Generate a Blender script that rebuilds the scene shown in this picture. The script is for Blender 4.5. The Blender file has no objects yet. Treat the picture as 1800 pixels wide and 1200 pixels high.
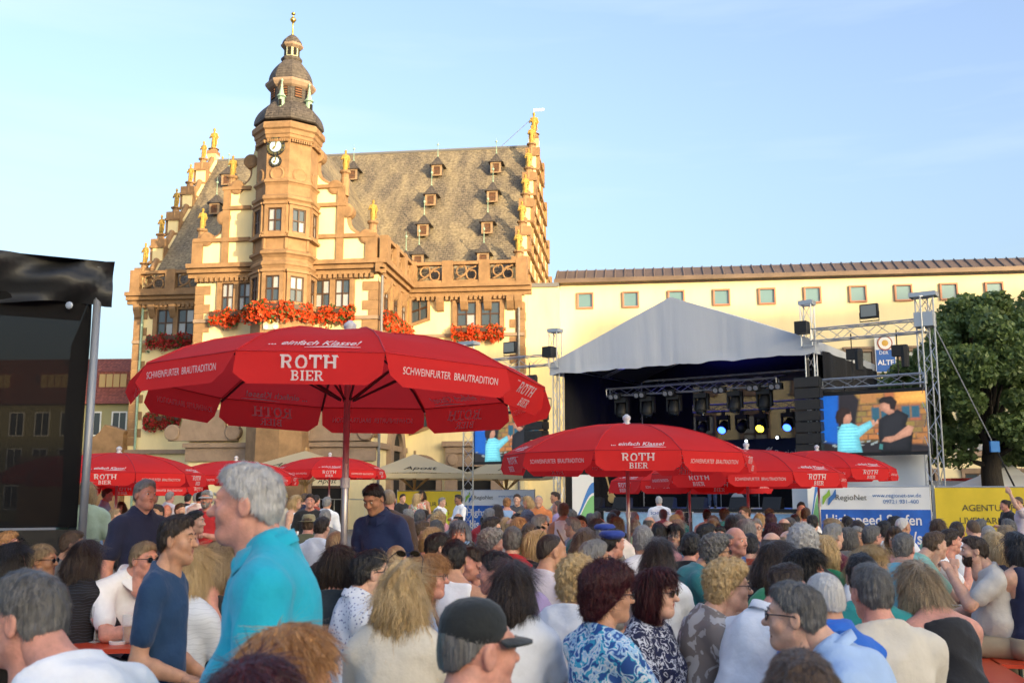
import bpy, math, random
import numpy as np
from mathutils import Vector, Matrix, Euler
random.seed(7); np.random.seed(7)
R = math.radians
scene = bpy.context.scene
COL = scene.collection
# ------------------------------------------------------------------ camera
F = 1750.0; CAMZ = 1.68; PITCH = math.atan(274.0/F)
cam = bpy.data.cameras.new('camera'); camo = bpy.data.objects.new('camera', cam); COL.objects.link(camo)
camo.location = (0, 0, CAMZ); camo.rotation_euler = (math.pi/2+PITCH, 0, 0)
cam.sensor_width = 36; cam.lens = 35.0; cam.clip_start = 0.1; cam.clip_end = 2000
cam.dof.use_dof = True; cam.dof.focus_distance = 13.0; cam.dof.aperture_fstop = 5.6
scene.camera = camo
# ------------------------------------------------------------------ light
SUN_AZ = R(37.6); SUN_EL = R(6.0)
sun_dir = Vector((math.sin(SUN_AZ)*math.cos(SUN_EL), -math.cos(SUN_AZ)*math.cos(SUN_EL), math.sin(SUN_EL)))
sl = bpy.data.lights.new('sun', 'SUN'); sl.energy = 2.0; sl.angle = R(0.6); sl.color = (0.72, 0.54, 0.30)
so = bpy.data.objects.new('sun', sl); COL.objects.link(so)
so.rotation_euler = sun_dir.to_track_quat('Z', 'Y').to_euler()
world = bpy.data.worlds.new('World'); scene.world = world; world.use_nodes = True
nt = world.node_tree; nt.nodes.clear()
wo = nt.nodes.new('ShaderNodeOutputWorld'); bg = nt.nodes.new('ShaderNodeBackground')
sky = nt.nodes.new('ShaderNodeTexSky'); sky.sky_type = 'NISHITA'; sky.sun_disc = False
sky.sun_elevation = SUN_EL; sky.sun_rotation = math.pi - SUN_AZ; sky.altitude = 200
sky.air_density = 1.0; sky.dust_density = 7.5; sky.ozone_density = 2.0
# thin high cloud veil, all round the sky
tc = nt.nodes.new('ShaderNodeTexCoord'); mp = nt.nodes.new('ShaderNodeMapping'); mp.inputs['Scale'].default_value = (1.2, 1.2, 9.0)
nz = nt.nodes.new('ShaderNodeTexNoise'); nz.inputs['Scale'].default_value = 2.2; nz.inputs['Detail'].default_value = 6
rp = nt.nodes.new('ShaderNodeValToRGB'); rp.color_ramp.elements[0].position = 0.5; rp.color_ramp.elements[1].position = 0.8
mx = nt.nodes.new('ShaderNodeMix'); mx.data_type = 'RGBA'; mx.blend_type = 'MIX'
mlt = nt.nodes.new('ShaderNodeMath'); mlt.operation = 'MULTIPLY'; mlt.inputs[1].default_value = 0.3
nt.links.new(tc.outputs['Generated'], mp.inputs['Vector']); nt.links.new(mp.outputs[0], nz.inputs['Vector'])
nt.links.new(nz.outputs['Fac'], rp.inputs[0]); nt.links.new(rp.outputs['Color'], mlt.inputs[0])
nt.links.new(mlt.outputs[0], mx.inputs['Factor']); nt.links.new(sky.outputs[0], mx.inputs[6])
mx.inputs[7].default_value = (1.2, 1.4, 1.6, 1)
bg.inputs['Strength'].default_value = 0.15
hsv = nt.nodes.new('ShaderNodeHueSaturation'); hsv.inputs['Hue'].default_value = 0.512; hsv.inputs['Saturation'].default_value = 0.9   # hazy evening air
nt.links.new(mx.outputs[2], hsv.inputs['Color']); nt.links.new(hsv.outputs[0], bg.inputs['Color']); nt.links.new(bg.outputs[0], wo.inputs['Surface'])
scene.view_settings.view_transform = 'Standard'; scene.view_settings.look = 'None'
scene.view_settings.exposure = 2.45; scene.view_settings.gamma = 1.0
scene.render.engine = 'CYCLES'
# ------------------------------------------------------------------ pixel -> ray
CA, SA = math.cos(PITCH), math.sin(PITCH)
def ray(px, py):
    xc = (px-900.0)/F; yc = (600.0-py)/F
    return Vector((xc, CA - yc*SA, SA + yc*CA))
def at_depth(px, py, Y):
    d = ray(px, py); return Vector((0, 0, CAMZ)) + d*(Y/d.y)
def at_z(px, py, z):
    d = ray(px, py); return Vector((0, 0, CAMZ)) + d*((z-CAMZ)/d.z)
class Frame:
    """local frame: x along, y back, z up; origin o on the ground, turned by rz"""
    def __init__(s, o, rz):
        s.o = Vector(o); s.rz = rz; s.M = Matrix.Translation(s.o) @ Matrix.Rotation(rz, 4, 'Z'); s.I = s.M.inverted()
    def on(s, px, py, y):          # hit of a pixel ray on the local plane y
        a = s.I @ Vector((0, 0, CAMZ)); d = s.I.to_3x3() @ ray(px, py); t = (y-a.y)/d.y; p = a + d*t; return p.x, p.z
    def onx(s, px, py, x):         # hit on the local plane x
        a = s.I @ Vector((0, 0, CAMZ)); d = s.I.to_3x3() @ ray(px, py); t = (x-a.x)/d.x; p = a + d*t; return p.y, p.z
# ------------------------------------------------------------------ materials
MATS = {}
def mat(name, col, rough=0.6, var=0.0, vscale=4.0, bump=0.0, bscale=20.0, metal=0.0, spec=0.5, emit=None, estr=1.0,
        trans=0.0, alpha=1.0, stretch=None, sub=0.0, col2=None, sheen=0.0):
    if name in MATS: return MATS[name]
    m = bpy.data.materials.new(name); m.use_nodes = True; n = m.node_tree.nodes; l = m.node_tree.links
    b = n['Principled BSDF']; out = n['Material Output']
    b.inputs['Base Color'].default_value = (*col, 1); b.inputs['Roughness'].default_value = rough
    b.inputs['Metallic'].default_value = metal; b.inputs['Specular IOR Level'].default_value = spec
    if sheen: b.inputs['Sheen Weight'].default_value = sheen
    if sub: b.inputs['Subsurface Weight'].default_value = sub; b.inputs['Subsurface Radius'].default_value = (0.012, 0.004, 0.002)
    if var or bump or col2:
        t = n.new('ShaderNodeTexCoord'); mpn = n.new('ShaderNodeMapping'); l.new(t.outputs['Object'], mpn.inputs[0])
        if stretch: mpn.inputs['Scale'].default_value = stretch
    if var or col2:
        z = n.new('ShaderNodeTexNoise'); z.inputs['Scale'].default_value = vscale; z.inputs['Detail'].default_value = 5
        z.inputs['Roughness'].default_value = 0.65
        l.new(mpn.outputs[0], z.inputs['Vector'])
        r = n.new('ShaderNodeValToRGB'); r.color_ramp.elements[0].position = 0.3; r.color_ramp.elements[1].position = 0.7
        c0 = tuple(max(0, c*(1-var)) for c in col); c1 = col2 if col2 else tuple(min(1, c*(1+var)) for c in col)
        r.color_ramp.elements[0].color = (*c0, 1); r.color_ramp.elements[1].color = (*c1, 1)
        l.new(z.outputs['Fac'], r.inputs[0]); l.new(r.outputs[0], b.inputs['Base Color'])
    if bump:
        z2 = n.new('ShaderNodeTexNoise'); z2.inputs['Scale'].default_value = bscale; z2.inputs['Detail'].default_value = 4
        l.new(mpn.outputs[0], z2.inputs['Vector'])
        bp = n.new('ShaderNodeBump'); bp.inputs['Strength'].default_value = bump; bp.inputs['Distance'].default_value = 0.05
        l.new(z2.outputs['Fac'], bp.inputs['Height']); l.new(bp.outputs[0], b.inputs['Normal'])
    if emit:
        b.inputs['Emission Color'].default_value = (*emit, 1); b.inputs['Emission Strength'].default_value = estr
    sh = b
    if trans:
        tr = n.new('ShaderNodeBsdfTranslucent'); tr.inputs[0].default_value = (*col, 1); ms = n.new('ShaderNodeMixShader')
        ms.inputs[0].default_value = trans; l.new(b.outputs[0], ms.inputs[1]); l.new(tr.outputs[0], ms.inputs[2])
        l.new(ms.outputs[0], out.inputs['Surface']); sh = ms
    if alpha < 1:
        tp = n.new('ShaderNodeBsdfTransparent'); ms = n.new('ShaderNodeMixShader'); ms.inputs[0].default_value = alpha
        l.new(tp.outputs[0], ms.inputs[1]); l.new(sh.outputs[0], ms.inputs[2]); l.new(ms.outputs[0], out.inputs['Surface'])
    MATS[name] = m; return m
def glass(name, col=(0.05, 0.07, 0.09), rough=0.06):
    return mat(name, col, rough, spec=0.9)
def pattern(name, cols, scale=14.0, rough=0.8, kind='noise'):
    if name in MATS: return MATS[name]
    m = bpy.data.materials.new(name); m.use_nodes = True; n = m.node_tree.nodes; l = m.node_tree.links
    b = n['Principled BSDF']; b.inputs['Roughness'].default_value = rough
    t = n.new('ShaderNodeTexCoord')
    if kind == 'noise':
        z = n.new('ShaderNodeTexNoise'); z.inputs['Scale'].default_value = scale; z.inputs['Detail'].default_value = 2; z.inputs['Distortion'].default_value = 1.0; o = z.outputs['Fac']
    elif kind == 'spot':
        z = n.new('ShaderNodeTexVoronoi'); z.inputs['Scale'].default_value = scale; o = z.outputs['Distance']
    else:
        z = n.new('ShaderNodeTexWave'); z.inputs['Scale'].default_value = scale; z.inputs['Distortion'].default_value = 6; z.bands_direction = 'Z'; o = z.outputs['Fac']
    l.new(t.outputs['Object'], z.inputs['Vector'])
    r = n.new('ShaderNodeValToRGB'); r.color_ramp.interpolation = 'CONSTANT'
    k = len(cols); lo, hi = (0.36, 0.64) if kind == 'noise' else ((0.1, 0.55) if kind == 'spot' else (0.0, 0.8))
    while len(r.color_ramp.elements) < k: r.color_ramp.elements.new(0.5)
    for i, c in enumerate(cols):
        r.color_ramp.elements[i].position = 0.0 if i == 0 else lo+(hi-lo)*i/(k-0.0); r.color_ramp.elements[i].color = (*c, 1)
    l.new(o, r.inputs[0]); l.new(r.outputs[0], b.inputs['Base Color'])
    MATS[name] = m; return m
# ------------------------------------------------------------------ mesh building
class MB:
    def __init__(s): s.v = []; s.f = []; s.m = []; s.mats = []
    def mi(s, m):
        if m is None: return 0
        if m not in s.mats: s.mats.append(m)
        return s.mats.index(m)
    def add(s, vs, fs, m=None):
        o = len(s.v); s.v.extend([tuple(v) for v in vs]); i = s.mi(m)
        for f in fs: s.f.append(tuple(o+a for a in f)); s.m.append(i)
        return s
    def hexa(s, p, m=None):   # 8 points: bottom 4 ccw, top 4
        return s.add(p, [(3, 2, 1, 0), (4, 5, 6, 7), (0, 1, 5, 4), (1, 2, 6, 5), (2, 3, 7, 6), (3, 0, 4, 7)], m)
    def box(s, x0, x1, y0, y1, z0, z1, m=None):
        return s.hexa([(x0, y0, z0), (x1, y0, z0), (x1, y1, z0), (x0, y1, z0), (x0, y0, z1), (x1, y0, z1), (x1, y1, z1), (x0, y1, z1)], m)
    def boxm(s, M, sx, sy, sz, m=None):
        p = [M @ Vector((a*sx/2, b*sy/2, c*sz/2)) for c in (-1, 1) for a, b in ((-1, -1), (1, -1), (1, 1), (-1, 1))]
        return s.hexa(p, m)
    def tube(s, path, r, n=8, m=None, cap=True):
        path = [Vector(p) for p in path]; k = len(path); rr = r if isinstance(r, (list, tuple)) else [r]*k
        o = len(s.v); i = s.mi(m); up = None
        for j, p in enumerate(path):
            t = (path[min(j+1, k-1)]-path[max(j-1, 0)]).normalized()
            if up is None: up = Vector((0, 0, 1)) if abs(t.z) < 0.9 else Vector((1, 0, 0))
            a = t.cross(up).normalized(); b = a.cross(t).normalized(); up = b
            for q in range(n):
                w = 2*math.pi*q/n; s.v.append(tuple(p + (a*math.cos(w)+b*math.sin(w))*rr[j]))
        for j in range(k-1):
            for q in range(n):
                q2 = (q+1) % n; s.f.append((o+j*n+q, o+j*n+q2, o+(j+1)*n+q2, o+(j+1)*n+q)); s.m.append(i)
        if cap:
            s.f.append(tuple(o+q for q in range(n))[::-1]); s.m.append(i); s.f.append(tuple(o+(k-1)*n+q for q in range(n))); s.m.append(i)
        return s
    def lathe(s, prof, n=16, c=(0, 0, 0), m=None, rot=0.0, sx=1.0):   # prof: (r,z) from bottom to top
        o = len(s.v); i = s.mi(m); k = len(prof)
        for r, z in prof:
            for q in range(n):
                w = 2*math.pi*q/n+rot; s.v.append((c[0]+r*math.cos(w)*sx, c[1]+r*math.sin(w), c[2]+z))
        for j in range(k-1):
            for q in range(n):
                q2 = (q+1) % n; s.f.append((o+j*n+q, o+j*n+q2, o+(j+1)*n+q2, o+(j+1)*n+q)); s.m.append(i)
        s.f.append(tuple(o+q for q in range(n))[::-1]); s.m.append(i); s.f.append(tuple(o+(k-1)*n+q for q in range(n))); s.m.append(i)
        return s
    def prism(s, poly, y0, y1, m=None, axis='y'):   # poly in (x,z), extruded along y (or (y,z) along x)
        n = len(poly); A = 0
        for a in range(n):
            b = (a+1) % n; A += poly[a][0]*poly[b][1]-poly[b][0]*poly[a][1]
        if A < 0: poly = poly[::-1]
        if axis == 'y': vs = [(p[0], y0, p[1]) for p in poly]+[(p[0], y1, p[1]) for p in poly]
        elif axis == 'x': vs = [(y0, p[0], p[1]) for p in poly]+[(y1, p[0], p[1]) for p in poly]
        else: vs = [(p[0], p[1], y0) for p in poly]+[(p[0], p[1], y1) for p in poly]
        fs = [tuple(range(n)), tuple(range(n, 2*n))[::-1]]+[(a, n+a, n+(a+1) % n, (a+1) % n) for a in range(n)]
        return s.add(vs, fs, m)
    def xf(s, M):
        s.v = [tuple(M @ Vector(v)) for v in s.v]; return s
    def mesh(s, name, m=None, smooth=False):
        me = bpy.data.meshes.new(name); me.from_pydata(s.v, [], s.f)
        ms = s.mats if s.mats else ([m] if m else [])
        for a in ms: me.materials.append(a)
        if len(ms) > 1: me.polygons.foreach_set('material_index', s.m)
        if smooth: me.polygons.foreach_set('use_smooth', [True]*len(me.polygons))
        return me
    def build(s, name, m=None, parent=None, smooth=False, M=None):
        return link(name, s.mesh(name, m, smooth), parent, M)
def link(name, me, parent=None, M=None):
    o = bpy.data.objects.new(name, me); COL.objects.link(o)
    if parent is not None: o.parent = parent
    if M is not None: o.matrix_basis = M
    return o
def empty(name, M=None, loc=None):
    o = bpy.data.objects.new(name, None); COL.objects.link(o); o.empty_display_size = 0.2
    if M is not None: o.matrix_basis = M
    if loc is not None: o.location = loc
    return o
LABELS = {}
def tag(o, label=None, cat=None, group=None, kind=None):
    if label: o['label'] = label
    if cat: o['category'] = cat
    if group: o['group'] = group
    if kind: o['kind'] = kind
    if label and not group:
        if label in LABELS: print('DUPLICATE LABEL', label)
        LABELS[label] = 1
    return o
def copy_tree(o, parent=None):
    c = o.copy(); COL.objects.link(c); c.parent = parent
    for ch in o.children: copy_tree(ch, c)
    return c
def fast_mesh(name, V, Q, mats=(), smooth=True, mi=None):
    V = np.asarray(V, dtype=np.float32); Q = np.asarray(Q, dtype=np.int32); k = Q.shape[1]
    me = bpy.data.meshes.new(name); me.vertices.add(len(V)); me.vertices.foreach_set('co', V.ravel())
    me.loops.add(Q.size); me.loops.foreach_set('vertex_index', Q.ravel())
    me.polygons.add(len(Q)); me.polygons.foreach_set('loop_start', np.arange(0, Q.size, k, dtype=np.int32))
    try: me.polygons.foreach_set('loop_total', np.full(len(Q), k, dtype=np.int32))
    except Exception: pass
    if smooth: me.polygons.foreach_set('use_smooth', np.ones(len(Q), dtype=bool))
    for m in mats: me.materials.append(m)
    if mi is not None: me.polygons.foreach_set('material_index', np.asarray(mi, dtype=np.int32))
    me.update(calc_edges=True); me.validate(); return me
# ------------------------------------------------------------------ text
TXT = {}
def text_vf(s, size=1.0, bold=0.0, shear=0.0):
    key = (s, bold, shear)
    if key not in TXT:
        cu = bpy.data.curves.new('t', 'FONT'); cu.body = s; cu.size = 1.0; cu.align_x = 'CENTER'; cu.align_y = 'CENTER'
        cu.offset = bold; cu.shear = shear; cu.resolution_u = 3
        o = bpy.data.objects.new('t', cu); COL.objects.link(o)
        dg = bpy.context.evaluated_depsgraph_get(); me = bpy.data.meshes.new_from_object(o.evaluated_get(dg))
        TXT[key] = ([tuple(v.co) for v in me.vertices], [tuple(p.vertices) for p in me.polygons])
        bpy.data.objects.remove(o); bpy.data.meshes.remove(me)
    v, f = TXT[key]
    return [(a[0]*size, a[1]*size) for a in v], f
def put_text(mb, s, size, M, m=None, bold=0.0, shear=0.0, width=None):
    """flat text in the frame M: x right, y up, facing +z"""
    v, f = text_vf(s, size, bold, shear)
    k = 1.0
    if width:
        xs = [a[0] for a in v]; k = width/(max(xs)-min(xs))
    mb.add([M @ Vector((a[0]*k, a[1], 0)) for a in v], f, m)
def frame_from(o, x, up):
    x = Vector(x).normalized(); z = x.cross(Vector(up)).normalized(); y = z.cross(x).normalized()
    return Matrix(((x.x, y.x, z.x, o[0]), (x.y, y.y, z.y, o[1]), (x.z, y.z, z.z, o[2]), (0, 0, 0, 1)))
def ribbon(mb, pts, w, M, m=None):
    pts = [Vector((p[0], p[1], 0)) for p in pts]; k = len(pts); L = []; Rr = []
    for j, p in enumerate(pts):
        t = (pts[min(j+1, k-1)]-pts[max(j-1, 0)]).normalized(); nrm = Vector((-t.y, t.x, 0))
        ww = w[j] if isinstance(w, (list, tuple)) else w
        L.append(M @ (p+nrm*ww/2)); Rr.append(M @ (p-nrm*ww/2))
    mb.add(L+Rr, [(k+j, k+j+1, j+1, j) for j in range(k-1)], m)
def slab_word(mb, word, h, M, m=None, width=None):
    """bold slab-serif capitals, drawn as flat strokes"""
    W = {'R': .92, 'O': .86, 'T': .86, 'H': .98, 'B': .84, 'I': .46, 'E': .80}; sp = .07
    tot = sum(W[c] for c in word)+sp*(len(word)-1); x = -tot/2
    kx = (width/(tot*h)) if width else 1.0
    S = M @ Matrix.Diagonal((h*kx, h, 1, 1)); st = .2; sf = .11
    def bar(x0, x1, y0, y1): mb.add([S @ Vector(p) for p in ((x0, y0, 0), (x1, y0, 0), (x1, y1, 0), (x0, y1, 0))], [(0, 1, 2, 3)], m)
    def arc(cx, cy, rx, ry, a0, a1, w): ribbon(mb, [(cx+rx*math.cos(a0+(a1-a0)*i/10), cy+ry*math.sin(a0+(a1-a0)*i/10)) for i in range(11)], w, S, m)
    for c in word:
        w = W[c]; b = -.5; t = .5
        def stem(cx, ser=True):
            bar(cx-st/2, cx+st/2, b+sf, t-sf)
            if ser: bar(cx-st/2-.09, cx+st/2+.09, b, b+sf); bar(cx-st/2-.09, cx+st/2+.09, t-sf, t)
        if c == 'I': stem(x+w/2)
        elif c == 'H': stem(x+.2); stem(x+w-.2); bar(x+.3, x+w-.3, -.06, .07)
        elif c == 'T': bar(x+w/2-st/2, x+w/2+st/2, b+sf, t-sf); bar(x+w/2-.2, x+w/2+.2, b, b+sf); bar(x+.02, x+w-.02, t-sf, t); bar(x+.02, x+.13, t-.3, t-sf); bar(x+w-.13, x+w-.02, t-.3, t-sf)
        elif c == 'O': arc(x+w/2, 0, w/2-.1, .42, 0, 2*math.pi, .17)
        elif c == 'E': stem(x+.2); bar(x+.3, x+w-.02, b, b+sf); bar(x+.3, x+w-.02, t-sf, t); bar(x+.3, x+w-.2, -.06, .06); bar(x+w-.13, x+w-.02, b+sf, b+.3); bar(x+w-.13, x+w-.02, t-.3, t-sf)
        elif c == 'B': stem(x+.2); arc(x+.42, .245, .24, .195, -math.pi/2, math.pi/2, .13); arc(x+.44, -.225, .28, .215, -math.pi/2, math.pi/2, .13); bar(x+.3, x+.44, t-sf-.02, t); bar(x+.3, x+.44, -.03, .08); bar(x+.3, x+.44, b, b+sf+.02)
        elif c == 'R': stem(x+.2); arc(x+.45, .225, .26, .215, -math.pi/2, math.pi/2, .14); bar(x+.3, x+.46, t-sf-.02, t); bar(x+.3, x+.46, -.05, .07); ribbon(mb, [(x+.48, 0), (x+.6, -.2), (x+.72, -.44)], .18, S, m); bar(x+.62, x+w, b, b+sf)
        x += w+sp
# ------------------------------------------------------------------ distance fields -> meshes
def rc(a, b, r1, r2, k=0.03): return ('rc', np.array(a, float), np.array(b, float), r1, r2, k)
def el(c, r, k=0.03): return ('el', np.array(c, float), np.array(r, float), k)
def sub(p): return ('sub', p)
def prim_box(p):
    if p[0] == 'rc':
        m = max(p[3], p[4]); return np.minimum(p[1], p[2])-m, np.maximum(p[1], p[2])+m, p[5]
    if p[0] == 'el': return p[1]-p[2], p[1]+p[2], p[3]
    return prim_box(p[1])
def prim_eval(p, X, Y, Z):
    if p[0] == 'rc':
        a, b = p[1], p[2]; ba = b-a; L = max(ba@ba, 1e-9)
        x, y, z = X-a[0], Y-a[1], Z-a[2]; t = np.clip((x*ba[0]+y*ba[1]+z*ba[2])/L, 0, 1)
        return np.sqrt((x-t*ba[0])**2+(y-t*ba[1])**2+(z-t*ba[2])**2)-(p[3]+(p[4]-p[3])*t)
    c, r = p[1], p[2]; x, y, z = X-c[0], Y-c[1], Z-c[2]
    k0 = np.sqrt((x/r[0])**2+(y/r[1])**2+(z/r[2])**2); k1 = np.sqrt((x/r[0]**2)**2+(y/r[1]**2)**2+(z/r[2]**2)**2)+1e-9
    return k0*(k0-1)/k1
def field(prims, h, clip=None, disp=None, inflate=0.0, pad=0.03):
    bs = [prim_box(p) for p in prims if p[0] != 'sub']
    lo = np.min([b[0] for b in bs], axis=0)-pad-inflate; hi = np.max([b[1] for b in bs], axis=0)+pad+inflate
    n = np.ceil((hi-lo)/h).astype(int)+1
    ax = [lo[i]+h*np.arange(n[i]) for i in range(3)]
    D = np.full(n, 0.5, dtype=np.float64)
    for p in prims:
        b0, b1, k = prim_box(p); mg = k+2*h+inflate+0.02
        i0 = np.maximum(((b0-mg-lo)/h).astype(int), 0); i1 = np.minimum(((b1+mg-lo)/h).astype(int)+2, n)
        if np.any(i1 <= i0): continue
        sl_ = tuple(slice(i0[i], i1[i]) for i in range(3))
        X = ax[0][sl_[0]][:, None, None]; Y = ax[1][sl_[1]][None, :, None]; Z = ax[2][sl_[2]][None, None, :]
        S = D[sl_]
        if p[0] == 'sub':
            d = -prim_eval(p[1], X, Y, Z); kk = max(k, 1e-4); hh = np.clip(.5-.5*(S-d)/kk, 0, 1); D[sl_] = S*(1-hh)+d*hh+kk*hh*(1-hh)
        else:
            d = prim_eval(p, X, Y, Z); kk = max(k, 1e-4); hh = np.clip(.5+.5*(S-d)/kk, 0, 1); D[sl_] = S*(1-hh)+d*hh-kk*hh*(1-hh)
    X = ax[0][:, None, None]; Y = ax[1][None, :, None]; Z = ax[2][None, None, :]
    D = D-inflate
    if disp is not None: D = D+disp(X, Y, Z)
    if clip is not None: D = clip(D, X, Y, Z)
    D[0] = D[-1] = 0.1; D[:, 0] = D[:, -1] = 0.1; D[:, :, 0] = D[:, :, -1] = 0.1
    return D, lo
def surfnet(D, lo, h):
    s = D < 0; n = D.shape
    c = [s[i:n[0]-1+i, j:n[1]-1+j, k:n[2]-1+k] for i in (0, 1) for j in (0, 1) for k in (0, 1)]
    cnt = sum(a.astype(np.int8) for a in c); act = (cnt > 0) & (cnt < 8)
    I = np.argwhere(act); idx = np.full(act.shape, -1, dtype=np.int64); idx[act] = np.arange(len(I))
    acc = np.zeros((len(I), 3)); num = np.zeros(len(I)); off = np.array([(i, j, k) for i in (0, 1) for j in (0, 1) for k in (0, 1)])
    val = np.stack([D[I[:, 0]+o[0], I[:, 1]+o[1], I[:, 2]+o[2]] for o in off], 1)
    for a in range(8):
        for b in range(a+1, 8):
            if np.abs(off[a]-off[b]).sum() != 1: continue
            va, vb = val[:, a], val[:, b]; m = (va < 0) != (vb < 0)
            t = np.where(m, va/np.where(m, va-vb, 1), 0)
            acc += np.where(m[:, None], off[a]+t[:, None]*(off[b]-off[a]), 0); num += m
    V = (I+acc/num[:, None])*h+lo
    Q = []
    for axn in range(3):
        a0 = [slice(None)]*3; a1 = [slice(None)]*3; a0[axn] = slice(0, n[axn]-1); a1[axn] = slice(1, n[axn])
        s0, s1 = s[tuple(a0)], s[tuple(a1)]; E = np.argwhere(s0 != s1); u, w = (axn+1) % 3, (axn+2) % 3
        E = E[(E[:, u] > 0) & (E[:, w] > 0) & (E[:, u] < n[u]-1) & (E[:, w] < n[w]-1)]
        fl = s0[E[:, 0], E[:, 1], E[:, 2]]
        def cell(du, dw):
            e = E.copy(); e[:, u] -= du; e[:, w] -= dw; return idx[e[:, 0], e[:, 1], e[:, 2]]
        q = np.stack([cell(1, 1), cell(0, 1), cell(0, 0), cell(1, 0)], 1)
        q[~fl] = q[~fl][:, ::-1]; Q.append(q)
    return V, np.concatenate(Q)
def sdf(prims, h, **kw):
    D, lo = field(prims, h, **kw); return surfnet(D, lo, h)
# ================================================================== the setting
def cobble_mat():
    m = bpy.data.materials.new('cobbles'); m.use_nodes = True; n = m.node_tree.nodes; l = m.node_tree.links; b = n['Principled BSDF']
    t = n.new('ShaderNodeTexCoord'); v = n.new('ShaderNodeTexVoronoi'); v.inputs['Scale'].default_value = 9; l.new(t.outputs['Object'], v.inputs['Vector'])
    r = n.new('ShaderNodeValToRGB'); r.color_ramp.elements[0].color = (.13, .125, .12, 1); r.color_ramp.elements[1].color = (.24, .23, .22, 1)
    l.new(v.outputs['Color'], r.inputs[0]); l.new(r.outputs[0], b.inputs['Base Color']); b.inputs['Roughness'].default_value = .8
    v2 = n.new('ShaderNodeTexVoronoi'); v2.feature = 'DISTANCE_TO_EDGE'; v2.inputs['Scale'].default_value = 9; l.new(t.outputs['Object'], v2.inputs['Vector'])
    bp = n.new('ShaderNodeBump'); bp.inputs['Strength'].default_value = .6; bp.inputs['Distance'].default_value = .03; l.new(v2.outputs['Distance'], bp.inputs['Height']); l.new(bp.outputs[0], b.inputs['Normal'])
    return m
g = MB(); g.add([(-400, -300, 0), (400, -300, 0), (400, 600, 0), (-400, 600, 0)], [(0, 1, 2, 3)])
tag(g.build('ground', cobble_mat()), 'grey cobbled market square ground', 'ground', kind='structure')

M_plaster = mat('cream plaster', (.82, .69, .39), .85, var=.1, vscale=.9, bump=.12, bscale=14, stretch=(1, 1, .3))
M_plaster2 = mat('pale plaster', (.82, .70, .43), .85, var=.07, vscale=.7, bump=.08, bscale=10, stretch=(1, 1, .25))
M_sand = mat('sandstone', (.285, .17, .085), .85, var=.28, vscale=1.3, bump=.25, bscale=12)
M_sand2 = mat('sandstone grey', (.30, .215, .155), .85, var=.2, vscale=1.6, bump=.25, bscale=12)
M_wood = mat('dark window wood', (.07, .035, .02), .5)
M_pane = glass('window glass')
M_lead = mat('lead', (.16, .16, .17), .5)
M_statue = mat('lichened stone', (.42, .27, .06), .85, var=.4, vscale=6, bump=.3, bscale=25)
M_gold = mat('gilding', (.9, .55, .12), .25, metal=1.0)
M_copper = mat('green copper', (.28, .42, .33), .6, var=.2, vscale=5)
M_dark = mat('dark opening', (.012, .011, .01), .9)
def slate_mat(name, c0, c1, c2, sx, sz, lichen=None):
    m = bpy.data.materials.new(name); m.use_nodes = True; n = m.node_tree.nodes; l = m.node_tree.links; b = n['Principled BSDF']; b.inputs['Roughness'].default_value = .75
    t = n.new('ShaderNodeTexCoord'); mpn = n.new('ShaderNodeMapping'); mpn.inputs['Rotation'].default_value = (R(90), 0, 0); l.new(t.outputs['Object'], mpn.inputs[0])
    br = n.new('ShaderNodeTexBrick'); l.new(mpn.outputs[0], br.inputs['Vector']); br.inputs['Scale'].default_value = 1.0
    br.inputs['Brick Width'].default_value = sx; br.inputs['Row Height'].default_value = sz; br.inputs['Mortar Size'].default_value = .016; br.inputs['Bias'].default_value = 0
    br.inputs['Color1'].default_value = (*c0, 1); br.inputs['Color2'].default_value = (*c1, 1); br.inputs['Mortar'].default_value = (*[c*.4 for c in c0], 1)
    z = n.new('ShaderNodeTexNoise'); z.inputs['Scale'].default_value = .55; z.inputs['Detail'].default_value = 8; z.inputs['Roughness'].default_value = .7
    mp2 = n.new('ShaderNodeMapping'); mp2.inputs['Scale'].default_value = (1.5, .45, .45); l.new(t.outputs['Object'], mp2.inputs[0]); l.new(mp2.outputs[0], z.inputs['Vector'])
    r = n.new('ShaderNodeValToRGB'); r.color_ramp.elements[0].position = .42; r.color_ramp.elements[1].position = .62; l.new(z.outputs['Fac'], r.inputs[0])
    mixn = n.new('ShaderNodeMix'); mixn.data_type = 'RGBA'; l.new(r.outputs[0], mixn.inputs['Factor']); l.new(br.outputs['Color'], mixn.inputs[6]); mixn.inputs[7].default_value = (*c2, 1)
    z2 = n.new('ShaderNodeTexNoise'); z2.inputs['Scale'].default_value = 6; z2.inputs['Detail'].default_value = 6; l.new(t.outputs['Object'], z2.inputs['Vector'])
    mm = n.new('ShaderNodeMix'); mm.data_type = 'RGBA'; mm.blend_type = 'MULTIPLY'; mm.inputs['Factor'].default_value = .8; l.new(mixn.outputs[2], mm.inputs[6])
    r2 = n.new('ShaderNodeValToRGB'); r2.color_ramp.elements[0].color = (.45, .45, .45, 1); r2.color_ramp.elements[0].position = .3; r2.color_ramp.elements[1].color = (1.3, 1.3, 1.3, 1); r2.color_ramp.elements[1].position = .7
    l.new(z2.outputs['Fac'], r2.inputs[0]); l.new(r2.outputs[0], mm.inputs[7]); l.new(mm.outputs[2], b.inputs['Base Color'])
    bp = n.new('ShaderNodeBump'); bp.inputs['Strength'].default_value = .7; bp.inputs['Distance'].default_value = .05; l.new(br.outputs['Fac'], bp.inputs['Height']); bp.invert = True; l.new(bp.outputs[0], b.inputs['Normal'])
    return m
M_roof = slate_mat('mossy roof slate', (.17, .14, .105), (.205, .17, .125), (.31, .25, .155), .3, .17)
M_dome = slate_mat('tower slate', (.075, .065, .062), (.1, .085, .08), (.12, .1, .085), .3, .16)
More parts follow.
